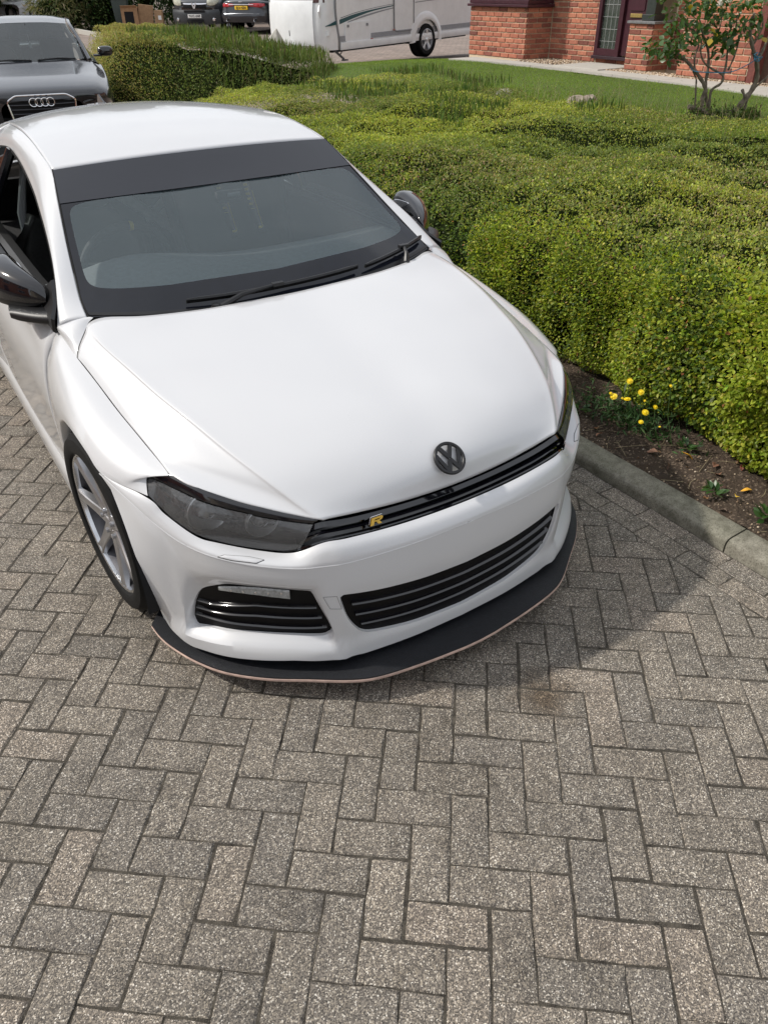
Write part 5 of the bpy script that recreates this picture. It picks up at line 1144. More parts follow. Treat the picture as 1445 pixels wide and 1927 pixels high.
# ---- rose bush on the lawn : two gnarled stems
rose = tag(empty('rose_bush', (6.1, 2.95, .67)), 'leggy rose bush with white blooms tied with blue string on the lawn', 'rose bush')
rr_ = np.random.default_rng(77)
br_ = []
def limb(pts, r0, r1, nm='branch'):
    P = cr_rows(np.array(pts), 4); mb_ = MB(); mb_.tube(P, np.linspace(r0, r1, len(P)) * (1 + .18 * np.sin(np.arange(len(P)) * 2.1)), 7); mb_.build(nm, M['bark'], rose); br_.append((P, r1))
view_r = np.array([.8376, -.5463, 0]); bk = np.array([.546, .8376, 0]); RB = np.array([6.1, 2.95, .67])
def rp(zx, zy, c=0.):
    """point in the upright plane of the bush for a traced outline position, c metres behind it"""
    u, v = 1170 + zx / 5.255, zy / 5.255; O = np.array([-1.2007, -2.2338, 1.8174]); d = np.array(cr) * ((u - 722.5) / 1417.6) + np.array(cdn) * ((v - 963.5) / 1417.6) + np.array(cf)
    t_ = ((RB + bk * c - O) @ bk) / (d @ bk); return tuple(O + d * t_ - RB)
def tr(pts, r0, r1, nm='branch', c=0., wob=.03):
    limb([rp(x, y, c + wob * math.sin(i * 1.7 + x)) for i, (x, y) in enumerate(pts)], r0, r1, nm)
tr([(795, 1110), (800, 960), (830, 880), (790, 790), (720, 690), (640, 600), (560, 530), (480, 440)], .024, .009, 'stem')
tr([(860, 1090), (825, 930), (830, 800), (855, 640), (850, 480), (800, 330), (760, 150)], .019, .007, 'stem', .06)
tr([(725, 1060), (730, 880), (735, 780), (700, 700)], .010, .006, 'stem')
tr([(862, 1040), (885, 890), (980, 820), (1000, 740), (900, 680), (820, 620), (780, 520), (790, 380)], .014, .006, 'stem', -.03)
tr([(1000, 740), (1030, 640), (1040, 540), (1060, 420), (1120, 300), (1140, 160)], .012, .005)
tr([(1050, 690), (1110, 560), (1150, 430), (1180, 300)], .009, .005); tr([(640, 600), (560, 570), (440, 480), (300, 470)], .008, .003)
tr([(720, 690), (720, 560), (760, 420), (700, 250)], .010, .004); tr([(850, 480), (930, 380), (980, 220), (1000, 60)], .008, .003, c=.06); tr([(700, 300), (600, 200), (520, 120)], .006, .003)
tr([(660, 1050), (780, 1085), (900, 1135), (975, 1190)], .024, .012, 'stem', -.06); tr([(780, 1170), (800, 1130), (880, 1060)], .010, .006)
tr([(1045, 1215), (1130, 1090), (1200, 1000), (1290, 880), (1340, 750), (1330, 600), (1290, 450), (1270, 300), (1310, 120)], .032, .012, 'stem')
tr([(1290, 880), (1400, 790), (1500, 690)], .012, .006); tr([(1325, 640), (1400, 480), (1450, 360), (1500, 200)], .016, .007, 'stem', .05); tr([(1210, 1080), (1255, 940), (1300, 880)], .012, .007, c=.05)
tr([(1290, 450), (1390, 260), (1380, 90)], .010, .005); tr([(1190, 880), (1215, 960), (1200, 1010)], .014, .008)
for a in range(9):
    x0, y0 = rr_.uniform(680, 1250), rr_.uniform(1090, 1190); tr([(x0, y0), (x0 + rr_.normal(0, 30), y0 - 30), (x0 + rr_.normal(0, 60), y0 - rr_.uniform(40, 110))], .006, .003, 'broken_twig', rr_.normal(0, .05))
# leaves : separate blades, shared mesh
def blade_mesh(nm, L_, W2, cols):
    P = []; prof_ = [(0, 0), (.18, .55), (.42, 1), (.68, .78), (.88, .36), (1, 0)]
    for t_, w2 in prof_: P.append([(t_ * L_, -w2 * W2, .16 * w2 * W2 - .12 * L_ * t_ * t_), (t_ * L_, 0, -.12 * L_ * t_ * t_), (t_ * L_, w2 * W2, .16 * w2 * W2 - .12 * L_ * t_ * t_)])
    P = np.array(P).reshape(-1, 3); me = bpy.data.meshes.new(nm); me.from_pydata(P.tolist(), [], grid_faces(6, 3)); me.materials.append(M['leaf_big']); me.shade_smooth()
    ca = me.color_attributes.new('tint', 'FLOAT_COLOR', 'POINT'); ca.data.foreach_set('color', np.tile(np.array(list(cols) + [1], np.float32), 18)); return me
bl = [blade_mesh('leaf', .062, .021, c_) for c_ in ((.045, .095, .022), (.06, .12, .03), (.085, .15, .035), (.035, .075, .02), (.10, .16, .05), (.05, .10, .028), (.06, .11, .04), (.42, .30, .03))]
def leaf_spot():
    q = rr_.random()
    if q < .40: return rr_.normal(760, 170), rr_.uniform(-60, 430)
    if q < .72: return rr_.normal(1180, 190), rr_.uniform(-60, 400)
    if q < .84: return rr_.uniform(230, 560), rr_.uniform(380, 560) - 0
    if q < .92: return rr_.uniform(430, 700), rr_.uniform(150, 620)
    return rr_.uniform(880, 1100), rr_.uniform(330, 560)
for k in range(292):
    P = np.array(rp(*leaf_spot(), rr_.normal(0, .12))); o = bpy.data.objects.new('leaf', bl[int(rr_.choice(8, p=[.2, .2, .15, .15, .1, .1, .05, .05]))]); COL.objects.link(o); o.parent = rose; o.location = P
    o.rotation_euler = (rr_.normal(0, .6), rr_.normal(.5, .5), rr_.uniform(0, 6.28)); s = rr_.uniform(.85, 1.4); o.scale = (s, s, s)
n6 = 620; P = np.array([rp(*leaf_spot(), rr_.normal(.05, .14)) for _ in range(n6)])
leaves('small_leaves', P, rr_.normal(0, .5, (n6, 3)) + np.array([0, 0, .4]), rr_.uniform(.04, .075, n6), pal(n6, [(.045, .095, .022), (.065, .125, .03), (.09, .15, .04)], [3, 3, 1], rr_), M['leaf_big'], rose, aspect=.62, rg=rr_, kind='stuff')
n7 = 1500; P = np.array([np.array(rp(rr_.uniform(650, 1350), 1170, rr_.normal(0, .10))) + np.array([0, 0, abs(rr_.normal(0, .05))]) for _ in range(n7)]); P[:, 2] = np.clip(P[:, 2], -.02, .25); leaves('foot_weeds', P, np.tile([0, 0, 1.], (n7, 1)), rr_.uniform(.015, .05, n7), pal(n7, [(.06, .11, .025), (.11, .16, .04), (.12, .10, .05)], [3, 2, 1], rr_), M['leaf_matt'], rose, aspect=.4, rg=rr_, kind='stuff')
M['bloom'] = pm('white_petal', (.80, .78, .70), .6, noise=.08, nscale=40)
for a, b, c_ in ((975, 22, -.14), (1062, -8, -.12)):
    f_ = empty('bloom', rp(a, b, c_), parent=rose)
    for q in range(13):
        th = q * 2.4; rr0 = .008 + .0032 * q; m3 = MB(); P = []
        for t_ in (0, .5, 1): P.append([((rr0 * (.4 + t_ * .7) * math.cos(th + u_ * .55)), (rr0 * (.4 + t_ * .7) * math.sin(th + u_ * .55)), .034 * t_ - .0022 * q - .012 * t_ * t_ * (q / 6)) for u_ in (-1, 0, 1)])
        addgrid(m3, tensor(P, 2, 2)); m3.build('petal', M['bloom'], f_)
M['string'] = pm('blue_string', (.06, .20, .32), .7, noise=.2)
mb = MB(); mb.tube(cr_rows(np.array([rp(670, 660, -.04), rp(720, 700, -.05), rp(860, 712, -.06), rp(1030, 712, -.05), rp(1130, 690, -.04), rp(1250, 630, -.04), rp(1330, 580, -.05)]), 5), .0045, 5); rope = mb.build('garden_string', M['string'], None); rope.location = tuple(RB); tag(rope, 'thin blue string tied between the two rose stems', 'string')
mb = MB()
for q in range(5):
    th = q * 1.25; mb.tube([rp(1340, 565, -.05), rp(1345 + 45 * math.cos(th), 560 + 45 * math.sin(th), -.07), rp(1340 + 28 * math.cos(th + 1), 560 + 45 * math.sin(th + .9), -.05)], .006, 5)
mb.build('string_knot', M['string'], rope)
# ---- stump in the lawn
st = MB(); rr0 = np.random.default_rng(9); P = []
for z_, r_ in ((-.03, .18), (.01, .16), (.045, .145), (.065, .13), (.07, .08), (.068, .002)):
    P.append([(r_ * (1 + .16 * math.sin(3 * a + 1) + .07 * math.sin(7 * a)) * math.cos(a) * 1.15, r_ * (1 + .16 * math.sin(3 * a + 1) + .07 * math.sin(7 * a)) * math.sin(a), z_ + .008 * math.sin(5 * a) * min(1, r_ * 9)) for a in np.linspace(0, 2 * math.pi, 25)])
addgrid(st, np.array(P)); o = st.build('tree_stump', pm('bleached_cut_wood', (.27, .225, .18), .85, noise=.4, nscale=12, bump=.6, bscale=30)); o.location = (6.05, 4.71, .66); tag(o, 'bleached low tree stump cut flush in the lawn', 'stump')
st = MB(); P = []
for z_, r_ in ((-.03, .10), (.03, .09), (.05, .06), (.052, .002)): P.append([(r_ * (1 + .2 * math.sin(2 * a)) * math.cos(a) * 1.5, r_ * math.sin(a), z_) for a in np.linspace(0, 2 * math.pi, 17)])
addgrid(st, np.array(P)); o = st.build('pale_stone', pm('pale_stone_face', (.36, .345, .31), .9, noise=.25)); o.location = (5.9, 5.92, .66); tag(o, 'small pale flat stone lying in the grass at the hedge back', 'stone')
# ---- weeds, flowers and litter in the soil bed
rw_ = np.random.default_rng(15)
def rosette(name, loc, n, L_, cols, lab, cat='weed'):
    root = tag(empty(name, loc), lab, cat)
    for k in range(n):
        a = k * 2.399; me = blade_mesh('leaf', L_ * rw_.uniform(.7, 1.15), L_ * .22, cols[int(rw_.integers(len(cols)))]); o = bpy.data.objects.new('leaf', me); COL.objects.link(o); o.parent = root; q_ = rw_.uniform(.003, L_ * .55); o.location = (math.cos(a) * q_, math.sin(a) * q_, rw_.uniform(.002, .02)); o.rotation_euler = (rw_.normal(0, .5), -rw_.uniform(-.1, .9), a + rw_.normal(0, .5))
    return root
gw = [(.035, .085, .022), (.05, .11, .028), (.07, .13, .035)]
rosette('weed', (1.345, -.80, .078), 26, .042, gw, 'small green weed by the kerb below the orange leaf')
rosette('weed', (1.365, -1.03, .080), 30, .050, gw, 'jagged dandelion weed by the kerb nearest the camera')
rosette('weed', (1.52, -.52, .092), 20, .040, gw, 'small dark weed tucked under the hedge edge')
rosette('weed', (1.40, .02, .085), 20, .045, gw, 'low weed at the hedge foot beside the coupe nose')
fl = tag(empty('yellow_flower_plant', (1.50, -.22, .09)), 'straggly weed with bright yellow dandelion-like flowers at the hedge foot', 'wild flower')
M['petal'] = pm('yellow_petal', (.85, .62, .01), .55, noise=.12, nscale=200)
M['stem'] = pm('green_stem', (.06, .11, .03), .6, noise=.2)
M['petal_o'] = pm('orange_petal', (.80, .38, .01), .6, noise=.12, nscale=200)
def at_px(u, v, x):
    d = cr * ((u - 722.5) / 1417.6) + cdn * ((v - 963.5) / 1417.6) + cf; t_ = (x + 1.2007) / d.x; return Vector((-1.2007, -2.2338, 1.8174)) + d * t_
heads = [(1.47, -.106, .215, .0165), (1.44, .004, .195, .0185), (1.43, .018, .212, .010), (1.45, -.075, .178, .0185), (1.46, -.158, .205, .017), (1.48, -.262, .158, .013), (1.43, -.226, .125, .018), (1.42, -.222, .088, .0135), (1.45, -.058, .186, .008), (1.45, -.172, .164, .007)]
hx = [(1185, 717), (1155, 746), (1149, 740), (1180, 751), (1206, 738), (1233, 766), (1214, 776), (1206, 794), (1171, 749), (1213, 754), (1241, 803), (1262, 726)]
hr = [.0155, .0185, .010, .018, .0155, .0125, .0175, .0135, .008, .007, .006, .009]
for k, ((u_, v_), r_) in enumerate(zip(hx, hr)):
    p = at_px(u_, v_, 1.475 - .01 * (k % 4)); base = Vector((1.50 + .02 * math.sin(k * 2), p.y - .01 + .03 * math.sin(k), .085)); loc = p - Vector(fl.location)
    mb = MB(); mb.tube([base - Vector(fl.location), (base - Vector(fl.location)) * .5 + loc * .5 + Vector((.015 * math.sin(k), .01, .01)), loc], [.0022, .0018, .0014], 5); sm_ = mb.build('flower_stem', M['stem'], fl)
    hd = empty('flower_head', loc, parent=fl); hd.rotation_euler = (rw_.normal(.35, .2), rw_.normal(-.45, .2), 0)
    mb = MB(); npt = 26 if r_ > .01 else 14
    for ring, (rr0, tilt) in enumerate(((1.0, .12), (.78, .35), (.5, .7))):
        for q in range(npt):
            a = 2 * math.pi * (q + .5 * ring) / npt; c_, s_ = math.cos(a), math.sin(a); w2 = r_ * .13; R1 = r_ * rr0; zz = R1 * math.sin(tilt) * .6 + .0008 * ring
            mb.add([(0, 0, .0005 * ring), (R1 * .6 * c_ - w2 * s_, R1 * .6 * s_ + w2 * c_, zz * .7), (R1 * c_, R1 * s_, zz), (R1 * .6 * c_ + w2 * s_, R1 * .6 * s_ - w2 * c_, zz * .7)], [(0, 1, 2, 3)])
    mb.build('petals', M['petal'], hd, weld=False, smooth=False); mb = MB(); vs_, fs_ = ell((0, 0, -r_ * .35), (r_ * .32, r_ * .32, r_ * .4), 8, 5); mb.add(vs_, fs_); mb.build('calyx', M['stem'], hd); mb = MB(); vs_, fs_ = ell((0, 0, r_ * .22), (r_ * .42, r_ * .42, r_ * .2), 10, 5); mb.add(vs_, fs_); mb.build('flower_eye', M['petal'], hd)
nfl = 900; P = np.c_[rw_.normal(0, .05, nfl), rw_.normal(.03, .14, nfl), np.abs(rw_.normal(.02, .05, nfl))]; leaves('weed_leaves', P, np.tile([-.3, -.2, .6], (nfl, 1)), rw_.uniform(.02, .055, nfl), pal(nfl, [(.03, .07, .02), (.045, .09, .03), (.06, .10, .04)], [3, 2, 1], rw_), M['leaf_matt'], fl, aspect=.22, rg=rw_, kind='stuff')
def fallen(loc, L_, W2, col, lab, rz, tilt=(.15, .1), grp=None):
    P = []; prof_ = [(0, .02), (.15, .5), (.4, 1), (.65, .85), (.85, .45), (1, .02)]
    for t_, w2 in prof_: P.append([(t_ * L_ - L_ / 2, u_ * w2 * W2, .35 * abs(u_) * w2 * W2 + .004 * math.sin(t_ * 5) + .10 * L_ * (t_ - .5) ** 2) for u_ in (-1, -.5, 0, .5, 1)])
    mb_ = MB(); addgrid(mb_, tensor(P, 2, 3)); m_ = pm('fallen_leaf_tissue', col, .6, noise=.35, nscale=90, bump=.2, bscale=300); o = mb_.build('fallen_leaf', m_, None, solid=.0006); o.location = loc; o.rotation_euler = (tilt[0], tilt[1], rz); tag(o, lab, 'leaf', grp); return o
LG_ = 'fallen leaves on the soil bed'
def on_soil(u, v, dz=.012):
    d = cr * ((u - 722.5) / 1417.6) + cdn * ((v - 963.5) / 1417.6) + cf; O = Vector((-1.2007, -2.2338, 1.8174)); 
    for t_ in np.linspace(1, 6, 1500):
        q = O + d * t_
        if q.z < soil_z(q.x, q.y) + dz: return q
fallen(on_soil(1293, 857, .02), .058, .016, (.72, .36, .02), 'bright orange-yellow leaf leaning on a twig at the hedge foot', 1.9, (.5, -.5), LG_)
fallen(on_soil(1404, 923), .046, .012, (.66, .34, .03), 'flat orange leaf lying right of the dandelion weed', 2.4, (.1, .1), LG_)
fallen(on_soil(1386, 934), .028, .012, (.72, .46, .05), 'small pale yellow leaf touching the dandelion weed', .3, (.2, .2), LG_)
fallen(on_soil(1328, 938), .030, .011, (.42, .22, .09), 'tan curled leaf left of the dandelion weed', .9, (.2, .4), LG_)
for (u_, v_, l_, col, lab) in ((1227, 850, .05, (.30, .16, .10), 'dull brown leaf on the soil left of the orange leaf'), (1346, 875, .052, (.22, .11, .07), 'large curled brown leaf right of the orange leaf'), (1352, 893, .05, (.25, .13, .08), 'brown leaf lying just below the large curled one'), (1122, 806, .04, (.34, .16, .07), 'tan leaf nearest the coupe headlamp on the soil'), (1128, 817, .042, (.36, .17, .10), 'pinkish brown leaf at the kerb edge beside the coupe'), (1108, 762, .036, (.30, .12, .06), 'rusty leaf beneath the yellow flowers close to the coupe'), (1164, 770, .03, (.30, .13, .05), 'narrow rusty leaf standing among the yellow flowers'), (1396, 880, .03, (.20, .05, .03), 'dark red leaf at the hedge foot near the right frame edge'), (1360, 960, .034, (.30, .22, .17), 'pale crumpled leaf below the dandelion weed'), (1145, 790, .03, (.28, .17, .10), 'beige leaf on the dark soil below the yellow flowers')):
    fallen(on_soil(u_, v_), l_, l_ * .30, col, lab, rw_.uniform(0, 6), (rw_.normal(0, .3), rw_.normal(0, .3)), LG_)
nl = 900; x = rw_.uniform(1.28, 1.80, nl); y = rw_.uniform(-2.4, 1.2, nl); P = np.c_[x, y, soil_z(x, y) + .004]
o = leaves('leaf_litter', P, rw_.normal(0, .3, (nl, 3)) + np.array([.2, 0, .2]), rw_.uniform(.008, .026, nl), pal(nl, [(.11, .065, .04), (.17, .10, .06), (.07, .045, .03), (.24, .17, .12)], [3, 3, 3, 1], rw_), M['leaf_matt'], None, aspect=.5, rg=rw_, kind='stuff')
tw = MB()
for k in range(70):
    p = np.array([rw_.uniform(1.29, 1.7), rw_.uniform(-1.9, .5), 0]); p[2] = soil_z(p[0], p[1]) + .004; a = rw_.uniform(0, 6.28); L_ = rw_.uniform(.03, .14); q = p + np.array([math.cos(a) * L_, math.sin(a) * L_, rw_.uniform(0, .03)]); tw.tube([p, (p + q) / 2 + rw_.normal(0, .006, 3), q], [.0012, .0011, .0007], 4)
o = tw.build('twigs', M['dry'], None, weld=False); o['kind'] = 'stuff'
chip = MB()
for k in range(420):
    x, y = rw_.uniform(1.275, 1.62), rw_.uniform(-2.2, .9); s = rw_.uniform(.002, .006); chip.add(icv * np.array([s, s * rw_.uniform(.5, 1), s * .6]) + np.array([x, y, soil_z(x, y) + s * .3]), icf)
o = chip.build('stone_chips', M['pebble'], None, weld=False); o['kind'] = 'stuff'
# =================================================================== the brick house
def brickface_f(t, b, pos):
    oi = N(t, 'ShaderNodeObjectInfo'); base = ramp(t, oi.outputs['Random'], [(0, (.17, .060, .045)), (.22, (.33, .115, .078)), (.55, (.42, .150, .095)), (.82, (.50, .20, .125)), (1, (.25, .085, .065))])
    col = mixc(t, 1.0, base, ramp(t, noise(t, pos, 28., 6.), [(.3, (.72, .70, .70)), (.7, (1.18, 1.15, 1.1))]), 'MULTIPLY'); t.links.new(col, b.inputs['Base Color']); b.inputs['Roughness'].default_value = .85; bumpn(t, b, noise(t, pos, 150., 5.), .5, .004)
M['brick'] = geo_mat('red_facing_brick', brickface_f)
def mort_f(t, b, pos):
    t.links.new(mixc(t, noise(t, pos, 40., 5.), (.52, .42, .29), (.70, .59, .43)), b.inputs['Base Color']); b.inputs['Roughness'].default_value = .95
M['mortar'] = geo_mat('buff_mortar', mort_f)
def wallfar_f(t, b, pos):
    sx_ = N(t, 'ShaderNodeSeparateXYZ'); t.links.new(pos, sx_.inputs[0]); ad = N(t, 'ShaderNodeMath'); ad.operation = 'ADD'; t.links.new(sx_.outputs[0], ad.inputs[0]); t.links.new(sx_.outputs[1], ad.inputs[1])
    cb = N(t, 'ShaderNodeCombineXYZ'); t.links.new(ad.outputs[0], cb.inputs[0]); t.links.new(sx_.outputs[2], cb.inputs[1])
    br = N(t, 'ShaderNodeTexBrick'); br.inputs['Scale'].default_value = 1; br.inputs['Brick Width'].default_value = .225; br.inputs['Row Height'].default_value = .075; br.inputs['Mortar Size'].default_value = .005
    br.inputs['Color1'].default_value = rgba((.32, .10, .055)); br.inputs['Color2'].default_value = rgba((.46, .15, .075)); br.inputs['Mortar'].default_value = rgba((.48, .39, .27)); t.links.new(cb.outputs[0], br.inputs['Vector']); t.links.new(br.outputs['Color'], b.inputs['Base Color']); b.inputs['Roughness'].default_value = .9
M['brick_far'] = geo_mat('upper_brickwork', wallfar_f)
M['maroon'] = pm('maroon_upvc', (.050, .014, .022), .35, noise=.2, nscale=10)
M['lead'] = pm('grey_lead', (.16, .16, .165), .5, noise=.25)
house = tag(empty('brick_house', (9.2, 8, .68)), 'red brick house front with bay, maroon front door and brick porch pillar', 'house')
HL = Vector((9.2, 8, .68)); nbrick = [0]
def bx(mbx, lo, hi, bev=0): mbx.box([(a + b) / 2 - c for a, b, c in zip(lo, hi, HL)], [b - a for a, b in zip(lo, hi)], bev=bev)
bmesh_cache = {}
def hb_mesh(L_):
    k = round(L_, 3)
    if k not in bmesh_cache:
        mb_ = MB(); mb_.box((0, 0, 0), (L_, .03, .065), bev=0); me = bpy.data.meshes.new('brick'); 
        # chamfered face towards -Y
        h, l, c_ = .0295, L_ / 2 - .003, .004
        V = [(-l, .02, -h), (l, .02, -h), (l, .02, h), (-l, .02, h), (-l, -.004, -h), (l, -.004, -h), (l, -.004, h), (-l, -.004, h), (-l + c_, -.008, -h + c_), (l - c_, -.008, -h + c_), (l - c_, -.008, h - c_), (-l + c_, -.008, h - c_)]
        F = [(0, 1, 5, 4), (1, 2, 6, 5), (2, 3, 7, 6), (3, 0, 4, 7), (4, 5, 9, 8), (5, 6, 10, 9), (6, 7, 11, 10), (7, 4, 8, 11), (8, 9, 10, 11)]
        me.from_pydata(V, [], F); me.materials.append(M['brick']); bmesh_cache[k] = me
    return bmesh_cache[k]
rest = MB()
def wall(p0, p1, z0, z1, off=0):
    """running bond of single bricks on the face from p0 to p1 (seen with p0 on the left)"""
    p0 = np.array(p0, float); p1 = np.array(p1, float); L_ = np.linalg.norm(p1 - p0); d = (p1 - p0) / L_; rz = math.atan2(d[1], d[0]); row_ = 0; z = z0
    while z < z1 - .03:
        x = -(.1125 if (row_ + off) % 2 else 0.)
        while x < L_ - .02:
            a, b = max(x, 0) + .005, min(x + .225, L_) - .005; x += .225
            if b - a < .03: continue
            c = p0 + d * (a + b) / 2; l = b - a; l = .215 if abs(l - .215) < .012 else .1025 if abs(l - .1025) < .014 else l
            q = cam_px([[c[0], c[1], z + .0325]])[0]
            if nbrick[0] < 300 and -30 < q[0] < 1475 and -12 < q[1] < 260:
                o = bpy.data.objects.new('brick', hb_mesh(l)); COL.objects.link(o); o.parent = house; o.location = (c[0] - HL.x + rng.normal(0, .0012) , c[1] - HL.y, z + .0325 - HL.z); o.rotation_euler = (0, 0, rz); nbrick[0] += 1
            else:
                Rz = Matrix.Rotation(rz, 3, 'Z'); me = hb_mesh(l); rest.add([Rz @ v.co + Vector((c[0] - HL.x, c[1] - HL.y, z + .0325 - HL.z)) for v in me.vertices], [tuple(f.vertices) for f in me.polygons])
        z += .075; row_ += 1
XF, XR = 9.10, 9.66
wall((XF, 10.68), (XF, 9.15), .70, 1.44); wall((XF + .01, 9.15), (XR, 9.15), .70, 1.44, 1)
wall((XR, 9.13), (XR, 8.05), .70, 1.74, 1); wall((XR, 8.02), (XR, 7.0), .70, .76)
PX0, PX1, PY0, PY1 = 9.10, 9.55, 6.46, 6.90
wall((PX0, PY1), (PX0, PY0), .70, 1.28); wall((PX0 + .01, PY0), (PX1, PY0), .70, 1.28, 1)
wall((PX1, PY0 - .02), (PX1, 5.98), .70, 1.74); wall((9.02, 5.86), (9.02, 4.72), .70, 1.74, 1)
o = rest.build('upper_bricks', pm('plain_red_brick', (.40, .125, .062), .85, noise=.35, nscale=9), house, weld=False, smooth=False); o['kind'] = 'stuff'
mb = MB()
for lo, hi in (((XF + .006, 9.16, .55), (12, 10.67, 1.44)), ((XR + .006, 8.05, .55), (12.2, 9.2, 3.2)), ((XR + .006, 7.0, .55), (12.1, 8.04, .76)), ((PX0 + .006, PY0 + .007, .55), (PX1, PY1 - .002, 1.285)), ((PX1 + .006, 5.9, .55), (12.3, 6.47, 3.2)), ((9.026, 4.73, .55), (12.4, 5.852, 3.2)), ((XR + .01, 7.0, 2.2), (12, 8.04, 3.2))): bx(mb, lo, hi)
mb.build('wall', M['mortar'], house, smooth=False, weld=False)
mb = MB(); bx(mb, (9.2, -1.0, .55), (12.6, 4.4, 3.2)); bx(mb, (9.2, 4.4, 2.6), (12.5, 4.73, 3.2)); bx(mb, (9.6, -1, 3.2), (16, 10.7, 5.2)); mb.build('side_wall', M['brick_far'], house, smooth=False, weld=False)
mb = MB(); P0 = [(9.2, -1.3, 5.2), (9.2, 11, 5.2), (12.9, 11, 7.4), (12.9, -1.3, 7.4), (16.6, 11, 5.2), (16.6, -1.3, 5.2)]; mb.add([(p[0] - HL.x, p[1] - HL.y, p[2] - HL.z) for p in P0], [(0, 1, 2, 3), (3, 2, 4, 5)]); mb.build('roof', pm('brown_roof_tile', (.10, .06, .045), .85, noise=.3), house, smooth=False, solid=.15)
# bay window : sill, frame and glass
bay = empty('bay_window', parent=house)
mb = MB(); bx(mb, (XF - .07, 9.09, 1.445), (XR, 10.70, 1.485), bev=.008); bx(mb, (XF - .03, 9.13, 1.488), (XR, 10.68, 1.54), bev=.006); mb.build('sill', M['maroon'], bay, smooth=False, weld=False)
mb = MB()
for y_ in (9.16, 9.66, 10.16, 10.62): bx(mb, (XF - .015, y_ - .035, 1.54), (XF + .05, y_ + .035, 2.6))
bx(mb, (XF - .012, 9.15, 1.543), (XF + .045, 10.66, 1.61)); bx(mb, (XF - .012, 9.15, 2.55), (XF + .045, 10.66, 2.64)); mb.build('frame', M['maroon'], bay, smooth=False, weld=False)
mb = MB(); bx(mb, (XF + .012, 9.15, 1.6), (XF + .024, 10.66, 2.56)); mb.build('pane', M['glass_dark'], bay, smooth=False)
mb = MB(); bx(mb, (XF + .05, 9.16, 1.5), (XR + .3, 10.66, 2.62)); mb.build('room_shade', M['interior'], bay, smooth=False); mb = MB(); bx(mb, (XF - .1, 9.0, 2.65), (XR + .2, 10.8, 2.78)); mb.build('bay_canopy', M['lead'], bay, smooth=False)
# door unit with leaded side light
dr = empty('front_door', parent=house); XD = XR - .02
mb = MB(); bx(mb, (XD - .06, 6.98, .755), (XR + .06, 8.06, .80), bev=.006); mb.build('threshold', pm('dark_sill', (.03, .014, .02), .4, noise=.2), dr, smooth=False)
mb = MB()
for y0_, y1_ in ((7.98, 8.045), (7.52, 7.60), (6.99, 7.05)): bx(mb, (XD - .03, y0_, .80), (XR + .05, y1_, 2.2))
bx(mb, (XD - .027, 7.60, .803), (XR + .05, 7.98, .90)); bx(mb, (XD - .027, 6.99, 2.1), (XR + .05, 8.045, 2.2)); mb.build('frame', M['maroon'], dr, smooth=False, weld=False)
mb = MB(); bx(mb, (XR + .0, 7.60, .90), (XR + .012, 7.98, 2.1)); mb.build('side_light', glass('leaded_pane', (.62, .68, .64), .02, haze=.25, hcol=(.22, .26, .23)), dr, smooth=False)
mb = MB()
for z_ in np.arange(1.0, 2.1, .165): mb.tube([Vector((XR - .003, 7.60, z_)) - HL, Vector((XR - .003, 7.98, z_)) - HL], .0035, 5)
for y_ in (7.70, 7.79, 7.88): mb.tube([Vector((XR - .003, y_, .9)) - HL, Vector((XR - .003, y_, 2.1)) - HL], .0035, 5)
o = mb.build('lead_strips', pm('bright_lead', (.55, .56, .56), .4, metal=.6, noise=.1), dr); o['kind'] = 'stuff'
mb = MB(); bx(mb, (XR + .25, 7.62, .8), (XR + .3, 7.98, 2.1)); mb.build('hall_shade', pm('hall_dark', (.05, .055, .05), .8, noise=.4, nscale=4), dr, smooth=False); mb = MB()
for y_ in (7.72, 7.80): bx(mb, (XR + .12, y_, .86), (XR + .14, y_ + .035, 2.1))
mb.build('curtain', pm('pale_net', (.6, .6, .57), .8, noise=.1), dr, smooth=False, weld=False)
leafd = MB(); bx(leafd, (XR - .005, 7.06, .82), (XR + .045, 7.51, 2.1)); lf = leafd.build('door_leaf', M['maroon'], dr, smooth=False)
for z0_, z1_ in ((.95, 1.30), (1.42, 1.95)):
    mb = MB(); bx(mb, (XR - .018, 7.14, z0_), (XR - .004, 7.42, z1_), bev=.012); mb.build('door_panel', M['maroon'], lf, smooth=False)
mb = MB(); bx(mb, (XR - .022, 7.17, 1.335), (XR - .005, 7.40, 1.385), bev=.004); mb.build('letter_plate', pm('worn_brass', (.55, .40, .15), .35, metal=.8, noise=.2), lf, smooth=False)
# pillar cap, post, downpipe, garage jamb
mb = MB(); bx(mb, (PX0 - .04, PY0 - .05, 1.287), (PX1 + .02, PY1 + .03, 1.32), bev=.006); mb.build('pillar_cap', M['lead'], house, smooth=False)
mb = MB(); bx(mb, (PX0 + .10, PY0 + .10, 1.322), (PX0 + .26, PY0 + .27, 3.1), bev=.008); bx(mb, (PX0 + .07, PY0 + .07, 1.322), (PX0 + .30, PY0 + .30, 1.40), bev=.008); mb.build('porch_post', pm('charcoal_post', (.03, .036, .032), .4, noise=.2), house, smooth=False, weld=False)
mb = MB(); mb.tube([Vector((9.28, 5.97, 3.1)) - HL, Vector((9.28, 5.97, .80)) - HL, Vector((9.20, 5.93, .74)) - HL, Vector((9.12, 5.90, .715)) - HL], .034, 10); mb.build('downpipe', pm('grey_downpipe', (.22, .22, .23), .5, noise=.25), house)
mb = MB(); bx(mb, (8.99, 4.60, .68), (9.2, 4.70, 2.6)); bx(mb, (9.0, 2.2, 2.55), (9.19, 4.60, 2.65)); mb.build('garage_jamb', pm('rust_red_timber', (.16, .045, .035), .6, noise=.3), house, smooth=False, weld=False)
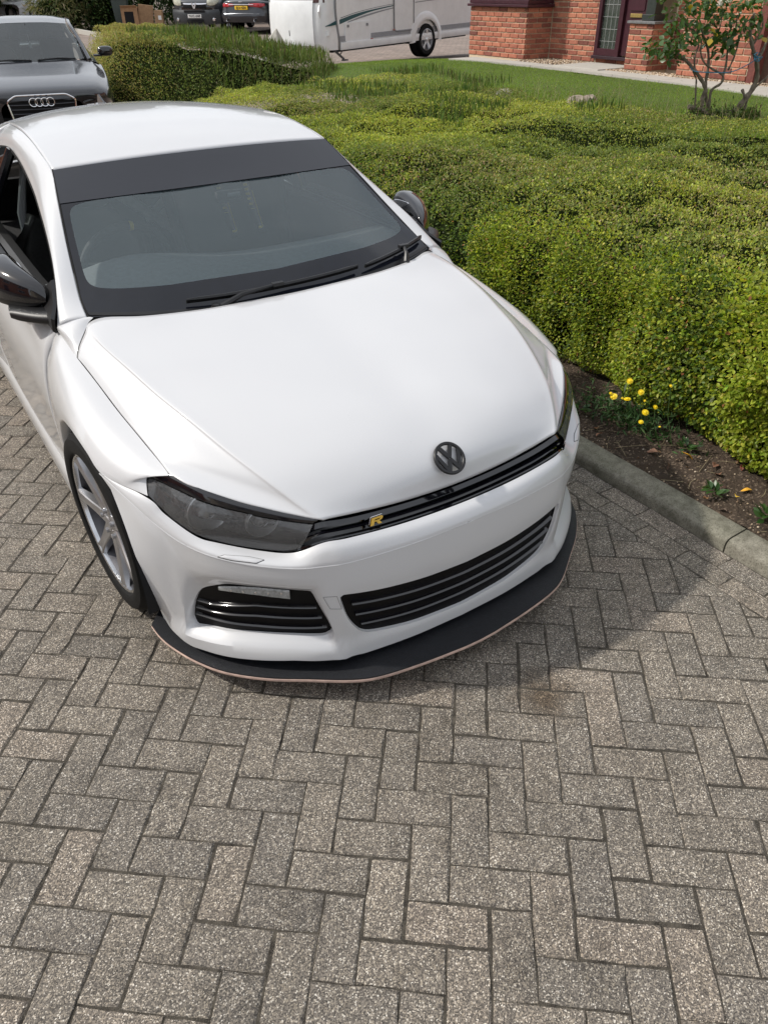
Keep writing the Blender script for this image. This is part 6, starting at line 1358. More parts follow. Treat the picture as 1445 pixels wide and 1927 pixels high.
mb = MB(); bx(mb, (9.14, 2.2, .68), (9.18, 4.60, 2.55)); mb.build('garage_door', pm('brown_garage_door', (.12, .07, .05), .55, noise=.25), house, smooth=False)

# =================================================================== caravan
cv = tag(empty('caravan', (7.538, 12.823, .50)), 'white touring caravan with dark teal side stripe standing on the drive beside the brick house', 'caravan')
cv.rotation_euler = (0, R_(-1.2), R_(16))
M['cv'] = pm('caravan_white', (.80, .81, .82), .3, coat=.3, noise=.06, nscale=5)
M['cv_grey'] = pm('caravan_grey_trim', (.22, .225, .235), .45, noise=.15)
M['teal'] = pm('dark_teal_decal', (.012, .075, .085), .4, noise=.15); M['cv_g2'] = pm('mid_grey_decal', (.28, .29, .31), .4, noise=.1)
Lc, Wc, h0, h1 = 5.6, 1.72, .22, 2.45
mb = MB(); G = [[(0, 0, z), (.9, 0, z), (2.0, 0, z), (3.4, 0, z), (Lc, 0, z)] for z in (h0, h0 + .5, 1.1, 1.8, 2.2)]; addgrid(mb, tensor(G, 3, 2)); mb.add([(Lc, 0, h0), (Lc, Wc, h0), (Lc, Wc, 2.3), (Lc, 0, 2.3)], [(0, 1, 2, 3)]); mb.add([(0, Wc, h0), (Lc, Wc, h0), (Lc, Wc, 2.3), (0, Wc, 2.3)], [(3, 2, 1, 0)]); mb.add([(0, 0, h0), (Lc, 0, h0), (Lc, Wc, h0), (0, Wc, h0)], [(3, 2, 1, 0)]); mb.add([(-.1, 0, 2.2), (Lc, 0, 2.2), (Lc, Wc, 2.3), (-.1, Wc, 2.3)], [(0, 1, 2, 3)]); mb.build('body', M['cv'], cv, outward=(2.5, 1.1, 1.2), angle=40)
# moulded nose
pl_ = [(0, 0), (-.24, .08), (-.37, .26), (-.42, .55), (-.435, .86), (-.42, 1.17), (-.37, 1.46), (-.24, 1.64), (0, 1.72)]
G = []
for z, k in ((h0, .78), (.32, .94), (.55, 1.02), (.80, 1.0), (1.10, .88), (1.5, .68), (1.9, .40), (2.25, .05)): G.append([(x * k, y, z) for x, y in pl_])
mb = MB(); addgrid(mb, tensor(G, 4, 4)); mb.build('nose_panel', M['cv'], cv, outward=(1, .86, 1), angle=50)
mb = MB(); G = [[(x * k, y, z) for x, y in pl_[2:7]] for z, k in ((.30, 1.02), (.42, 1.07), (.80, 1.065), (1.02, .985), (1.04, .94))]; addgrid(mb, tensor(G, 4, 3)); mb.build('gas_locker_lid', M['cv'], cv, outward=(1, .86, .6), angle=50)
for y_ in (.36, 1.36):
    mb = MB(); mb.tube([(-.36, y_, .34), (-.395, y_, .34)], .018, 10); mb.build('locker_catch', M['black_satin'], cv)
mb = MB(); mb.tube([(-.46, .86, .46), (-.46, .86, .55)], .014, 8); mb.build('locker_lock', M['black_satin'], cv)
mb = MB(); mb.tube([(-.30, .16, .76), (-.34, .14, .86), (-.29, .16, .95)], .02, 8); mb.build('grab_handle', M['cv'], cv)
mb = MB(); G = [[(x * k - .008, y, z) for x, y in pl_[1:8]] for z, k in ((1.00, .93), (1.08, .895), (1.4, .74), (1.8, .48))]; addgrid(mb, tensor(G, 4, 3)); wn = mb.build('front_window', pm('tinted_acrylic', (.10, .06, .06), .08, coat=.8, noise=.2, nscale=3), cv, outward=(1, .86, 1), angle=50)
for y_ in (.50, 1.24):
    mb = MB(); mb.box((-.33, y_, 1.30), (.05, .035, .6)); mb.build('window_divider', M['cv'], wn)
mb = MB(); bb = []
for z, k in ((.30, .0), (.5, .02), (.9, -.01), (1.5, -.03), (2.2, -.04)): bb.append((.015 + k - .10 * max(0, (.75 - z)) * 0, -.006, z))
mb.tube(cr_rows(np.array([(.06, -.004, h0), (.03, -.004, .42), (-.02, -.004, .72), (-.03, -.004, 1.0), (.02, -.004, 1.5), (.06, -.004, 2.2)]), 4), .022, 6); mb.build('corner_trim', M['cv_grey'], cv)
mb = MB(); mb.box((2.8, -.010, .40), (5.5, .012, .085)); mb.build('lower_band', M['cv_g2'], cv, smooth=False)
mb = MB(); mb.box((2.8, -.02, .275), (5.5, .05, .13), bev=.015); mb.build('skirt_rail', M['cv'], cv)
def decal(pts_t, pts_b, mat, nm='side_stripe'):
    a, b = cr_rows(np.array(pts_t), 5), cr_rows(np.array(pts_b), 5); mb_ = MB(); addgrid(mb_, np.stack([np.c_[a[:, 0], 0 * a[:, 0] - .0035, a[:, 1]], np.c_[b[:, 0], 0 * b[:, 0] - .0035, b[:, 1]]], 0)); return mb_.build(nm, mat, cv, smooth=False)
decal([(.07, .715), (.5, .785), (1.0, .835), (1.7, .885), (2.3, .915)], [(.07, .64), (.45, .715), (1.0, .805), (1.7, .868), (2.3, .91)], M['teal'])
decal([(.3, .67), (.8, .755), (1.5, .83), (2.3, .88)], [(.3, .655), (.8, .725), (1.5, .81), (2.3, .872)], M['cv_g2']); decal([(.1, .745), (.6, .82), (1.4, .89), (2.3, .93)], [(.1, .735), (.6, .812), (1.4, .884), (2.3, .925)], M['teal'])
decal([(2.4, .91), (3.2, .94), (4.4, .965), (5.5, .97)], [(2.4, .895), (3.2, .92), (4.4, .94), (5.5, .945)], M['cv_g2'])
mb = MB()  # front bulge end of the stripe on the nose
G = [[(-.24, .085, .625), (-.13, .03, .665), (-.02, -.003, .71)], [(-.24, .085, .615), (-.13, .03, .625), (-.02, -.003, .64)]]; addgrid(mb, np.array(G) + np.array([-.012, -.012, 0])); mb.build('nose_stripe', M['teal'], cv, smooth=False)
def panel(x0, x1, z0, z1, mat, nm, th=.014, r=.06, par=None, y=-.006):
    pts = rounded([(x0, z0), (x1, z0), (x1, z1), (x0, z1)], r, 4); mb_ = MB(); mb_.prism([(p[0], p[1]) for p in pts], Matrix(((1, 0, 0, 0), (0, 0, -1, y + .006), (0, 1, 0, 0), (0, 0, 0, 1))), th); return mb_.build(nm, mat, par or cv, angle=40)
def ringp(x0, x1, z0, z1, mat, nm, par, w_=.022, r=.06):
    pts = rounded([(x0, z0), (x1, z0), (x1, z1), (x0, z1)], r, 4); mb_ = MB(); P = np.c_[pts[:, 0], 0 * pts[:, 0] - .012, pts[:, 1]]; mb_.tube(np.vstack([P, P[:2]]), w_ / 2, 6, caps=False); return mb_.build(nm, mat, par)
dp = panel(1.70, 2.34, .425, 2.0, M['cv'], 'door', .012, .09); ringp(1.70, 2.34, .425, 2.0, M['cv_grey'], 'door_seal', dp, .03, .09)
hp = panel(.20, .95, .34, .655, M['cv'], 'service_hatch', .022, .03); ringp(.23, .92, .37, .625, M['cv'], 'hatch_rim', hp, .02, .03)
for x_ in (.28, .84):
    mb = MB(); mb.box((x_, -.03, .60), (.05, .02, .045), bev=.008); mb.build('hatch_catch', M['cv_grey'], hp)
wp = panel(.50, 1.35, 1.03, 1.65, pm('smoked_window', (.03, .032, .035), .08, coat=.8, noise=.2), 'side_window', .018, .16)
mb = MB(); mb.box((.98, -.02, .335), (.06, .02, .035), bev=.006); mb.build('side_reflector', pm('red_reflector', (.45, .05, .03), .3, noise=.1), cv); mb = MB(); mb.box((1.68, -.02, .46), (.05, .015, .03), bev=.005); mb.build('side_marker', pm('pink_marker', (.50, .22, .18), .3, noise=.1), cv)
mb = MB(); mb.tube([(-.20, .075, .50), (-.235, .06, .50)], .045, 14); mb.build('front_marker', M['cv'], cv)
# wheel spat, wheel, leg, drawbar
ax_ = 2.76
mb = MB(); G = []
for a in np.linspace(-8, 188, 15): c_, s_ = math.cos(R_(a)), math.sin(R_(a)); G.append([(ax_ - .56 * c_, -.004, .24 + .50 * s_), (ax_ - .53 * c_, -.045, .24 + .47 * s_), (ax_ - .44 * c_, -.06, .24 + .385 * s_), (ax_ - .40 * c_, -.05, .24 + .345 * s_)])
addgrid(mb, np.array(G)); mb.build('wheel_spat', M['cv'], cv, angle=60)
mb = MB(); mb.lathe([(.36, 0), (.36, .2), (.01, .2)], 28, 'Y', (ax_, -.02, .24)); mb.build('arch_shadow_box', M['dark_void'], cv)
wt = empty('wheel', (ax_, -.05, .215), parent=cv)
mb = MB(); mb.lathe([(.20, .02), (.205, -.004), (.27, -.008), (.295, .03), (.298, .12), (.28, .18), (.2, .18)], 40, 'Y'); mb.build('tyre', M['rubber'], wt); mb = MB(); mb.lathe([(.205, .0), (.195, -.002), (.185, .03), (.17, .07), (.002, .075)], 36, 'Y'); mb.build('rim', M['rim'], wt)
sp = MB(); addgrid(sp, np.array([[(-.030, .03, .04), (-.024, .008, .045), (.024, .008, .045), (.030, .03, .04)], [(-.028, .03, .11), (-.020, .006, .11), (.020, .006, .11), (.028, .03, .11)], [(-.045, .03, .19), (-.035, .004, .19), (.035, .004, .19), (.045, .03, .19)]])); s0 = sp.build('spoke', M['rim_lip'], wt)
for k in range(1, 5): c = s0.copy(); COL.objects.link(c); c.parent = wt; c.rotation_euler = (0, 2 * math.pi * k / 5, 0)
mb = MB(); mb.lathe([(.001, -.002), (.04, .0), (.05, .02)], 20, 'Y'); mb.build('hub_cap', M['rim_lip'], wt)
mb = MB(); mb.box((2.6, .5, .18), (4.6, .08, .10)); mb.box((2.6, 1.25, .18), (4.6, .08, .10)); mb.box((ax_, .86, .17), (.1, 1.5, .1)); mb.box((2.6, .86, .21), (5, 1.5, .02)); mb.build('chassis', M['black_satin'], cv, smooth=False, weld=False)
mb = MB(); mb.tube([(.10, .25, .22), (.34, .18, .03)], .022, 6); mb.tube([(.42, .25, .21), (.27, .22, .10)], .010, 6); mb.box((.36, .17, .012), (.12, .09, .024), bev=.006); mb.build('corner_steady', M['cv_grey'], cv, weld=False)
mb = MB(); mb.tube([(-.05, .9, .22), (-.08, .9, .05)], .022, 6); mb.box((-.09, .9, .02), (.09, .08, .03)); mb.build('corner_steady', M['cv'], cv, weld=False)
mb = MB(); mb.box((-.70, .80, .26), (.62, .10, .12), bev=.01); mb.build('drawbar', M['cv'], cv); mb = MB(); mb.tube([(-.86, .74, .34), (-.86, .74, .10)], .03, 8); mb.lathe([(.02, -.04), (.09, -.04), (.10, 0), (.09, .04), (.02, .04)], 20, 'Y', (-.86, .74, .10)); mb.build('jockey_wheel', M['black_satin'], cv)
hc = MB(); G = []   # sagging fabric hitch cover hanging over the coupling
for z, k in ((.04, 1.0), (.16, .90), (.36, .52), (.56, .10), (.60, .02)):
    G.append([(-1.02 + .36 * z + k * (.46 * math.cos(a) + .035 * math.cos(5 * a)), .86 + k * (.34 * math.sin(a) + .03 * math.sin(4 * a)), z) for a in np.linspace(0, 2 * math.pi, 15)])
addgrid(hc, tensor(G, 2, 3)); hcv = hc.build('hitch_cover', pm('weathered_canvas', (.40, .385, .34), .85, noise=.2, nscale=8, bump=.5, bscale=14), None, angle=25); hcv.parent = None; hcv.location = cv.location; hcv.rotation_euler = cv.rotation_euler; tag(hcv, 'weathered beige fabric cover draped to a point over the caravan hitch', 'cover')

# =================================================================== generic road vehicle pieces
def lofted(secs, su=4, sv=4): return tensor(fullg(secs), su, sv)
M['navy'] = paint('dark_navy_paint', (.006, .007, .012), .25); M['vangrey'] = paint('dark_grey_van_paint', (.030, .034, .040), .35); M['jagblue'] = paint('blue_black_paint', (.008, .010, .016), .3)
def text_mesh(s_, size, mat, parent, M4, name='plate_text'):
    cu = bpy.data.curves.new(name, 'FONT'); cu.body = s_; cu.size = size; cu.align_x = 'CENTER'; cu.align_y = 'CENTER'; cu.extrude = .0015; cu.offset = .004
    o = bpy.data.objects.new(name, cu); dg = bpy.context.evaluated_depsgraph_get(); COL.objects.link(o); dg.update(); me = bpy.data.meshes.new_from_object(o.evaluated_get(bpy.context.evaluated_depsgraph_get())); bpy.data.objects.remove(o); me.materials.clear(); me.materials.append(mat)
    q = bpy.data.objects.new(name, me); COL.objects.link(q); q.parent = parent; q.matrix_local = M4; return q
M['ink'] = pm('plate_black', (.01, .01, .01), .5, noise=.1); M['plate_w'] = pm('white_plate', (.78, .78, .76), .4, noise=.05); M['plate_y'] = pm('yellow_plate', (.80, .50, .02), .4, noise=.05)
FRONT = Matrix(((1, 0, 0, 0), (0, 0, -1, 0), (0, 1, 0, 0), (0, 0, 0, 1)))          # text facing -Y
def small_wheel(parent, loc, r=.32, w_=.21, side_=-1, n_sp=5):
    t = empty('wheel', loc, parent=parent)
    mb_ = MB(); mb_.lathe([(r * .70, 0), (r * .74, -.012), (r * .92, -.014), (r, .03), (r, w_ - .03), (r * .9, w_), (r * .7, w_)], 40, 'X'); mb_.build('tyre', M['rubber'], t); mb_ = MB(); mb_.lathe([(r * .71, .0), (r * .68, .0), (r * .64, .05), (r * .6, .10), (.002, .11)], 36, 'X'); mb_.build('rim', M['rim'], t)
    sp_ = MB(); addgrid(sp_, np.array([[(.03, -.032, .03), (.012, -.022, .035), (.012, .022, .035), (.03, .032, .03)], [(.03, -.028, r * .4), (.004, -.018, r * .4), (.004, .018, r * .4), (.03, .028, r * .4)], [(.03, -.04, r * .68), (.0, -.028, r * .68), (.0, .028, r * .68), (.03, .04, r * .68)]])); s0_ = sp_.build('spoke', M['rim_lip'], t)
    for k in range(1, n_sp): c_ = s0_.copy(); COL.objects.link(c_); c_.parent = t; c_.rotation_euler = (2 * math.pi * k / n_sp, 0, 0)
    if side_ > 0: t.rotation_euler = (0, 0, math.pi)
    return t
# ---- dark saloon behind the coupe, nose towards us
au = tag(empty('car', (1.05, 9.12, .03), R_(-11.6)), 'dark navy saloon with chrome ringed grille parked behind the white coupe', 'car')
B_ = M['navy']
S = []
for y, zt, w_, zs, zm, zb_ in ((.00, .60, .50, .56, .42, .24), (.03, .68, .72, .62, .44, .22), (.16, .735, .83, .68, .46, .21), (.45, .795, .890, .74, .48, .22), (.85, .845, .912, .80, .50, .24), (1.22, .895, .915, .85, .52, .24), (1.42, .930, .913, .875, .52, .24)):
    S.append([(0, y - .02, zt), (w_ * .45, y - .015, zt - .005), (w_ * .78, y, zt - .022), (w_ * .92, y + .02, zs - .01), (w_, y + .05, zs - .07), (w_ * 1.0, y + .06, zm), (w_ * .97, y + .06, zb_)])
AB = lofted(S, 4, 4); mb = MB(); addgrid(mb, AB); mb.build('bonnet_and_wings', B_, au, outward=(0, 1, .4), angle=50)
S = []
for y, w_, zs in ((1.42, .913, .885), (2.2, .918, .915), (3.1, .915, .925), (3.9, .90, .935), (4.4, .86, .93), (4.66, .74, .90)): S.append([(w_ * .78, y, zs + .03), (w_ * .90, y, zs + .0), (w_ * .97, y, zs - .06), (w_, y, zs - .18), (w_ * 1.0, y, .52), (w_ * .97, y, .24)])
for s_ in (-1, 1):
    mb = MB(); addgrid(mb, sgn(tensor(S, 4, 4), s_)); mb.build('body_side', B_, au, outward=(0, 2.5, .5), angle=50)
mb = MB(); addgrid(mb, lofted([[(0, 3.95, .98), (.35, 3.95, .975), (.70, 3.95, .96)], [(0, 4.3, .97), (.35, 4.3, .965), (.68, 4.3, .955)], [(0, 4.62, .95), (.3, 4.60, .945), (.58, 4.6, .93)], [(0, 4.7, .6), (.4, 4.68, .6), (.74, 4.66, .6)], [(0, 4.68, .25), (.4, 4.66, .25), (.74, 4.64, .25)]])); mb.build('boot_and_tail', B_, au, outward=(0, 2, .5))
wsA = [[(0, 1.36, .925), (.4, 1.40, .922), (.70, 1.52, .925)], [(0, 1.78, 1.17), (.36, 1.81, 1.163), (.63, 1.90, 1.15)], [(0, 2.12, 1.345), (.32, 2.14, 1.34), (.565, 2.20, 1.32)]]
mb = MB(); addgrid(mb, lofted(wsA)); mb.build('windscreen', glass('saloon_windscreen', (.45, .52, .52), .01, haze=.12, hcol=(.26, .31, .33)), au, outward=(0, 3, .5), angle=80)
mb = MB(); addgrid(mb, lofted([[(0, 2.12, 1.347), (.3, 2.135, 1.342), (.555, 2.20, 1.322)], [(0, 2.6, 1.415), (.32, 2.6, 1.408), (.57, 2.62, 1.375)], [(0, 3.1, 1.405), (.32, 3.1, 1.398), (.55, 3.1, 1.36)], [(0, 3.5, 1.33), (.3, 3.5, 1.32), (.52, 3.48, 1.29)]])); mb.build('roof', B_, au, outward=(0, 2.8, .8))
mb = MB(); addgrid(mb, lofted([[(0, 3.5, 1.325), (.3, 3.5, 1.315), (.5, 3.48, 1.285)], [(0, 3.98, 1.0), (.35, 3.98, .99), (.62, 3.95, .98)]])); mb.build('rear_window', glass('saloon_rear_glass', (.5, .58, .55), .01), au)
for s_ in (-1, 1):
    mb = MB(); a = [(.715, 1.42, .925), (.645, 1.88, 1.155), (.575, 2.18, 1.325), (.585, 2.62, 1.378), (.565, 3.1, 1.362), (.53, 3.5, 1.29), (.64, 3.98, .985)]; b = [(.775, 1.50, .92), (.70, 1.93, 1.14), (.635, 2.24, 1.285), (.635, 2.62, 1.335), (.62, 3.1, 1.32), (.59, 3.45, 1.25), (.71, 3.88, .98)]
    addgrid(mb, sgn(tensor([a, [tuple(lerp(p, q, .5) + np.array([.012, 0, .012])) for p, q in zip(a, b)], b], 4, 3), s_)); mb.build('roof_frame', B_, au, angle=50)
    mb = MB(); b2 = [(.79, 1.55, .91), (.80, 1.9, .925), (.80, 2.24, .935), (.80, 2.62, .945), (.79, 3.1, .952), (.77, 3.45, .957), (.72, 3.86, .965)]; addgrid(mb, sgn(tensor([b, b2], 3, 3), s_)); mb.build('side_window', M['glass_dark'], au, angle=60)
    mb = MB(); mb.tube(sgn([(.79, 1.55, .915), (.80, 2.4, .945), (.77, 3.5, .962)], s_), .007, 6); mb.build('window_trim', M['chrome'], au)
    # mirror
    mm = empty('door_mirror', parent=au); mb = MB(); vs_, fs_ = ell((.985 * s_, 1.60, 1.005), (.105, .07, .062), power=2.8); mb.add(vs_, fs_); mb.build('mirror_housing', M['black_gloss'], mm); mb = MB(); mb.box((.875 * s_, 1.60, .955), (.12, .06, .03), bev=.01); mb.build('mirror_arm', M['black_gloss'], mm)
    small_wheel(au, (.905 * s_, .90, .31), .325, .22, s_); small_wheel(au, (.905 * s_, 3.68, .31), .325, .22, s_)
    # headlamp
    hl = empty('headlamp', parent=au)
    top_ = [(.475, .075, .585), (.58, .10, .635), (.70, .16, .662), (.80, .28, .672), (.845, .40, .668)]; bot_ = [(.52, .065, .505), (.60, .075, .505), (.70, .12, .515), (.79, .22, .545), (.845, .36, .60)]
    mb = MB(); addgrid(mb, sgn(tensor([top_, [tuple(lerp(p, q, .5) + np.array([.005, -.022, 0])) for p, q in zip(top_, bot_)], bot_], 4, 4), s_) + np.array([0, -.03, 0])); mb.build('lamp_cover', M['clear'], hl)
    mb = MB(); addgrid(mb, sgn(tensor([top_, bot_], 4, 4), s_) + np.array([0, .012, 0])); mb.build('lamp_housing', pm('lamp_silver_shell', (.20, .205, .21), .3, metal=.6, noise=.3, nscale=12), hl)
    for c_ in ((.62, .09, .575), (.74, .17, .595)):
        mb = MB(); mb.lathe([(.001, .03), (.02, .03), (.045, .0), (.05, -.02)], 18, 'Y', (c_[0] * s_, c_[1] + .005, c_[2])); mb.build('lamp_bowl', M['chrome'], hl)
    mb = MB(); mb.tube(sgn([(.53, .035, .515), (.63, .045, .515), (.73, .10, .53), (.81, .21, .565)], s_), .009, 6); mb.build('running_light', pm('white_light_bar', (.75, .76, .78), .3, noise=.05), hl)
# grille
gr = empty('front_grille', parent=au)
oct_ = rounded([(-.30, .655), (.30, .655), (.405, .595), (.36, .30), (-.36, .30), (-.405, .595)], .035, 4)
def gy_(x, z): return -.035 + .07 * (x / .5) ** 2 + .10 * max(0, z - .56)
mb = MB(); q = [(p[0], gy_(*p) - .012, p[1]) for p in oct_]; mb.tube(q + q[:2], .0095, 6, caps=False); mb.build('grille_surround', M['chrome'], gr)
mb = MB(); c = len(oct_); mb.add([(p[0], gy_(*p) + .0, p[1]) for p in oct_] + [(0, -.02, .5)], [(k, (k + 1) % c, c) for k in range(c)]); mb.build('grille_mesh', M['dark_void'], gr)
for z in (.60, .55, .50, .45, .40, .35):
    wz = np.interp(z, [.30, .595, .655], [.36, .405, .30]) - .012; mb = MB(); mb.tube([(x, gy_(x, z) - .004, z) for x in np.linspace(-wz, wz, 9)], .0065, 6); mb.build('grille_slat', pm('slate_grille_bar', (.05, .052, .06), .3, metal=.4, noise=.1), gr)
for k in range(4):
    mb = MB(); x0 = -.102 + .068 * k; mb.tube([(x0 + .045 * math.cos(a), gy_(0, .575) - .022, .578 + .045 * math.sin(a)) for a in np.linspace(0, 2 * math.pi, 33)], .0062, 6, caps=False); mb.build('emblem_ring', M['chrome'], gr)
mb = MB(); mb.box((0, -.06, .36), (.53, .012, .112), bev=.004); pt = mb.build('number_plate', M['plate_w'], au)
mb = MB(); addgrid(mb, lofted([[(0, -.01, .30), (.40, .02, .30), (.75, .13, .32)], [(0, -.03, .24), (.42, .0, .24), (.80, .14, .26)], [(0, .02, .18), (.42, .05, .18), (.80, .2, .2)]])); mb.build('lower_bumper', M['black_satin'], au, outward=(0, 1, .4))
mb = MB(); mb.box((0, 2.3, .3), (1.6, 4.2, .18)); mb.box((0, 2.3, .55), (1.5, 1.7, .3)); mb.box((0, 1.52, .82), (1.35, .35, .14), bev=.05); mb.build('cabin_floor', M['interior'], au, smooth=False, weld=False)
for x_ in (-.37, .37):
    mb = MB(); mb.box((x_, 2.75, .85), (.46, .14, .55), bev=.05); mb.box((x_, 2.82, 1.2), (.24, .09, .16), bev=.035); mb.build('seat', M['leather'], au, weld=False)
mb = MB(); mb.box((0, 2.05, 1.235), (.20, .035, .06), bev=.015); mb.tube([(0, 2.05, 1.25), (0, 2.08, 1.33)], .008, 6); mb.build('interior_mirror', M['black_satin'], au, weld=False); mb = MB(); mb.box((.01, 2.02, 1.08), (.035, .004, .075)); mb.tube([(.01, 2.03, 1.12), (.0, 2.04, 1.22)], .0015, 4); mb.build('air_freshener', pm('white_card', (.7, .72, .72), .7, noise=.05), au, weld=False)
mb = MB(); cA = Vector((-.38, 1.95, .93)); uA = Vector((1, 0, 0)); vA = Vector((0, .42, .9)); mb.tube([cA + (uA * math.cos(a) + vA * math.sin(a)) * .18 for a in np.linspace(0, 2 * math.pi, 29)], .014, 8, caps=False); mb.build('steering_wheel', M['leather'], au)
for a, b in (((-.55, 1.395, .932), (-.02, 1.372, .936)), ((.06, 1.37, .936), (.56, 1.44, .936))):
    mb = MB(); mb.tube([a, tuple(lerp(a, b, .5) + np.array([0, .01, .012])), b], .009, 6); mb.build('wiper', M['black_satin'], au)

# ---- dark grey panel van, nose towards us
vr = math.atan2(-.81, .58) ; yawv = math.atan2(.58, .81) * -1
vn = tag(empty('van', (11.2, 29.55, .31), R_(-42)), 'dark grey panel van parked facing out with a chrome barred grille', 'van')
V_ = M['vangrey']; S = []
for y, zt, w_, zb_ in ((0, .80, .74, .30), (.06, .98, .86, .26), (.28, 1.06, .93, .25), (.60, 1.16, .95, .25), (.95, 1.26, .95, .26)): S.append([(0, y, zt), (w_ * .5, y + .01, zt - .01), (w_ * .85, y + .06, zt - .04), (w_, y + .14, zt - .16), (w_, y + .16, .62), (w_ * .98, y + .14, zb_)])
mb = MB(); addgrid(mb, lofted(S)); mb.build('bonnet_and_wings', V_, vn, outward=(0, 1, .5), angle=50)
mb = MB(); addgrid(mb, lofted([[(0, .92, 1.27), (.5, .95, 1.26), (.86, 1.08, 1.24)], [(0, 1.45, 1.68), (.45, 1.48, 1.67), (.78, 1.56, 1.64)], [(0, 1.72, 1.90), (.42, 1.74, 1.89), (.74, 1.80, 1.86)]])); mb.build('windscreen', M['glass_dark'], vn, outward=(0, 3, 1))
mb = MB()
for s_ in (-1, 1): addgrid(mb, sgn(tensor([[(.95, 1.05, 1.22), (.97, 2.5, 1.25), (.97, 4.7, 1.25)], [(.80, 1.62, 1.68), (.90, 2.5, 1.7), (.92, 4.7, 1.7)], [(.72, 1.85, 1.88), (.80, 2.5, 1.95), (.82, 4.7, 1.95)]], 3, 3), s_)); addgrid(mb, sgn(tensor([[(.95, 1.05, 1.22), (.97, 2.5, 1.25), (.97, 4.7, 1.25)], [(.96, 1.05, .25), (.97, 2.5, .25), (.97, 4.7, .25)]], 3, 3), s_))
addgrid(mb, lofted([[(0, 1.72, 1.91), (.4, 1.74, 1.90), (.74, 1.82, 1.87)], [(0, 2.5, 1.99), (.4, 2.5, 1.98), (.81, 2.5, 1.95)], [(0, 4.7, 1.99), (.4, 4.7, 1.98), (.82, 4.7, 1.95)]])); mb.build('body', V_, vn, outward=(0, 3, 1))
mb = MB(); addgrid(mb, lofted([[(0, -.06, .70), (.5, -.03, .70), (.88, .10, .72)], [(0, -.10, .58), (.5, -.07, .58), (.92, .10, .60)], [(0, -.08, .36), (.5, -.05, .36), (.92, .14, .38)], [(0, -.02, .24), (.5, .0, .24), (.90, .2, .26)]])); bmv = mb.build('bumper', pm('grey_bumper_plastic', (.045, .05, .055), .5, noise=.2), vn, outward=(0, 1, .5))
mb = MB(); mb.box((0, -.085, .655), (.80, .04, .07), bev=.01); mb.box((0, -.075, .345), (.66, .04, .12), bev=.01); mb.build('air_intake', M['dark_void'], vn, weld=False)
mb = MB(); addgrid(mb, lofted([[(0, .0, .90), (.3, .005, .90), (.47, .03, .905)], [(0, -.03, .855), (.3, -.02, .86), (.46, .01, .875)]])); mb.build('grille_bar', M['chrome'], vn, solid=.01)
mb = MB(); mb.prism([(-.10, .10), (-.03, -.08), (.03, -.08), (.10, .10), (.055, .10), (0, -.02), (-.055, .10)][::-1], Matrix.Translation((0, -.05, .815)) @ FRONT, .03); mb.build('grille_v', M['chrome'], vn, smooth=False)
mb = MB(); mb.box((0, -.02, .80), (.86, .05, .12), bev=.01); mb.build('grille_mesh', M['dark_void'], vn)
for s_ in (-1, 1):
    a = [(.50, .035, 1.0), (.66, .07, 1.06), (.82, .17, 1.09), (.88, .30, 1.10)]; b = [(.50, .0, .835), (.64, .03, .82), (.80, .10, .86), (.90, .24, .96)]
    mb = MB(); addgrid(mb, sgn(tensor([a, [tuple(lerp(p, q, .5) + np.array([0, -.025, 0])) for p, q in zip(a, b)], b], 4, 4), s_) + np.array([0, -.02, 0])); mb.build('headlamp', pm('yellowed_lamp_lens', (.50, .50, .40), .15, coat=.6, noise=.25, nscale=14), vn, solid=.02)
    mb = MB(); mb.lathe([(.001, -.03), (.05, -.025), (.06, .0), (.06, .03)], 18, 'Y', (.70 * s_, -.01, .40)); mb.build('fog_lamp', M['chrome'], vn); small_wheel(vn, (.93 * s_, .85, .31), .32, .2, s_); small_wheel(vn, (.93 * s_, 3.95, .31), .32, .2, s_)
mb = MB(); mb.box((0, -.115, .505), (.52, .012, .115), bev=.003); pv_ = mb.build('number_plate', M['plate_w'], vn); text_mesh('YU12 UNF', .098, M['ink'], pv_, Matrix.Translation((0, -.1225, .505)) @ FRONT)
# ---- blue black saloon, tail towards us
jg = tag(empty('car', (12.25, 27.75, .31), R_(-54)), 'blue-black saloon with red tail lamps parked tail first beside the grey van', 'car')
J_ = M['jagblue']; S = []
for y, zt, w_, zb_ in ((0, .92, .70, .36), (.03, .98, .80, .34), (.22, 1.02, .88, .32), (.6, 1.03, .92, .28), (1.4, 1.02, .93, .25), (2.6, 1.0, .93, .25), (3.8, .90, .92, .25), (4.7, .75, .85, .3), (4.9, .62, .7, .3)): S.append([(0, y, zt), (w_ * .5, y, zt - .006), (w_ * .80, y + .02, zt - .03), (w_ * .97, y + .05, zt - .12), (w_, y + .07, .68), (w_ * .99, y + .05, .50), (w_ * .93, y + .02, zb_)])
mb = MB(); addgrid(mb, lofted(S)); mb.build('body', J_, jg, outward=(0, 2, .5), angle=50)
S = [[(0, 0, .92), (.35, .0, .915), (.56, .012, .89), (.70, .03, .86)], [(0, -.02, .76), (.4, -.015, .76), (.62, .01, .75), (.80, .07, .74)], [(0, -.05, .60), (.45, -.04, .60), (.70, -.0, .60), (.87, .08, .60)], [(0, -.07, .50), (.45, -.06, .50), (.72, -.01, .50), (.90, .09, .50)], [(0, -.02, .33), (.45, -.01, .33), (.70, .04, .33), (.86, .13, .34)]]
mb = MB(); addgrid(mb, lofted(S)); mb.build('tail_panel', J_, jg, outward=(0, 2, .5), angle=50)
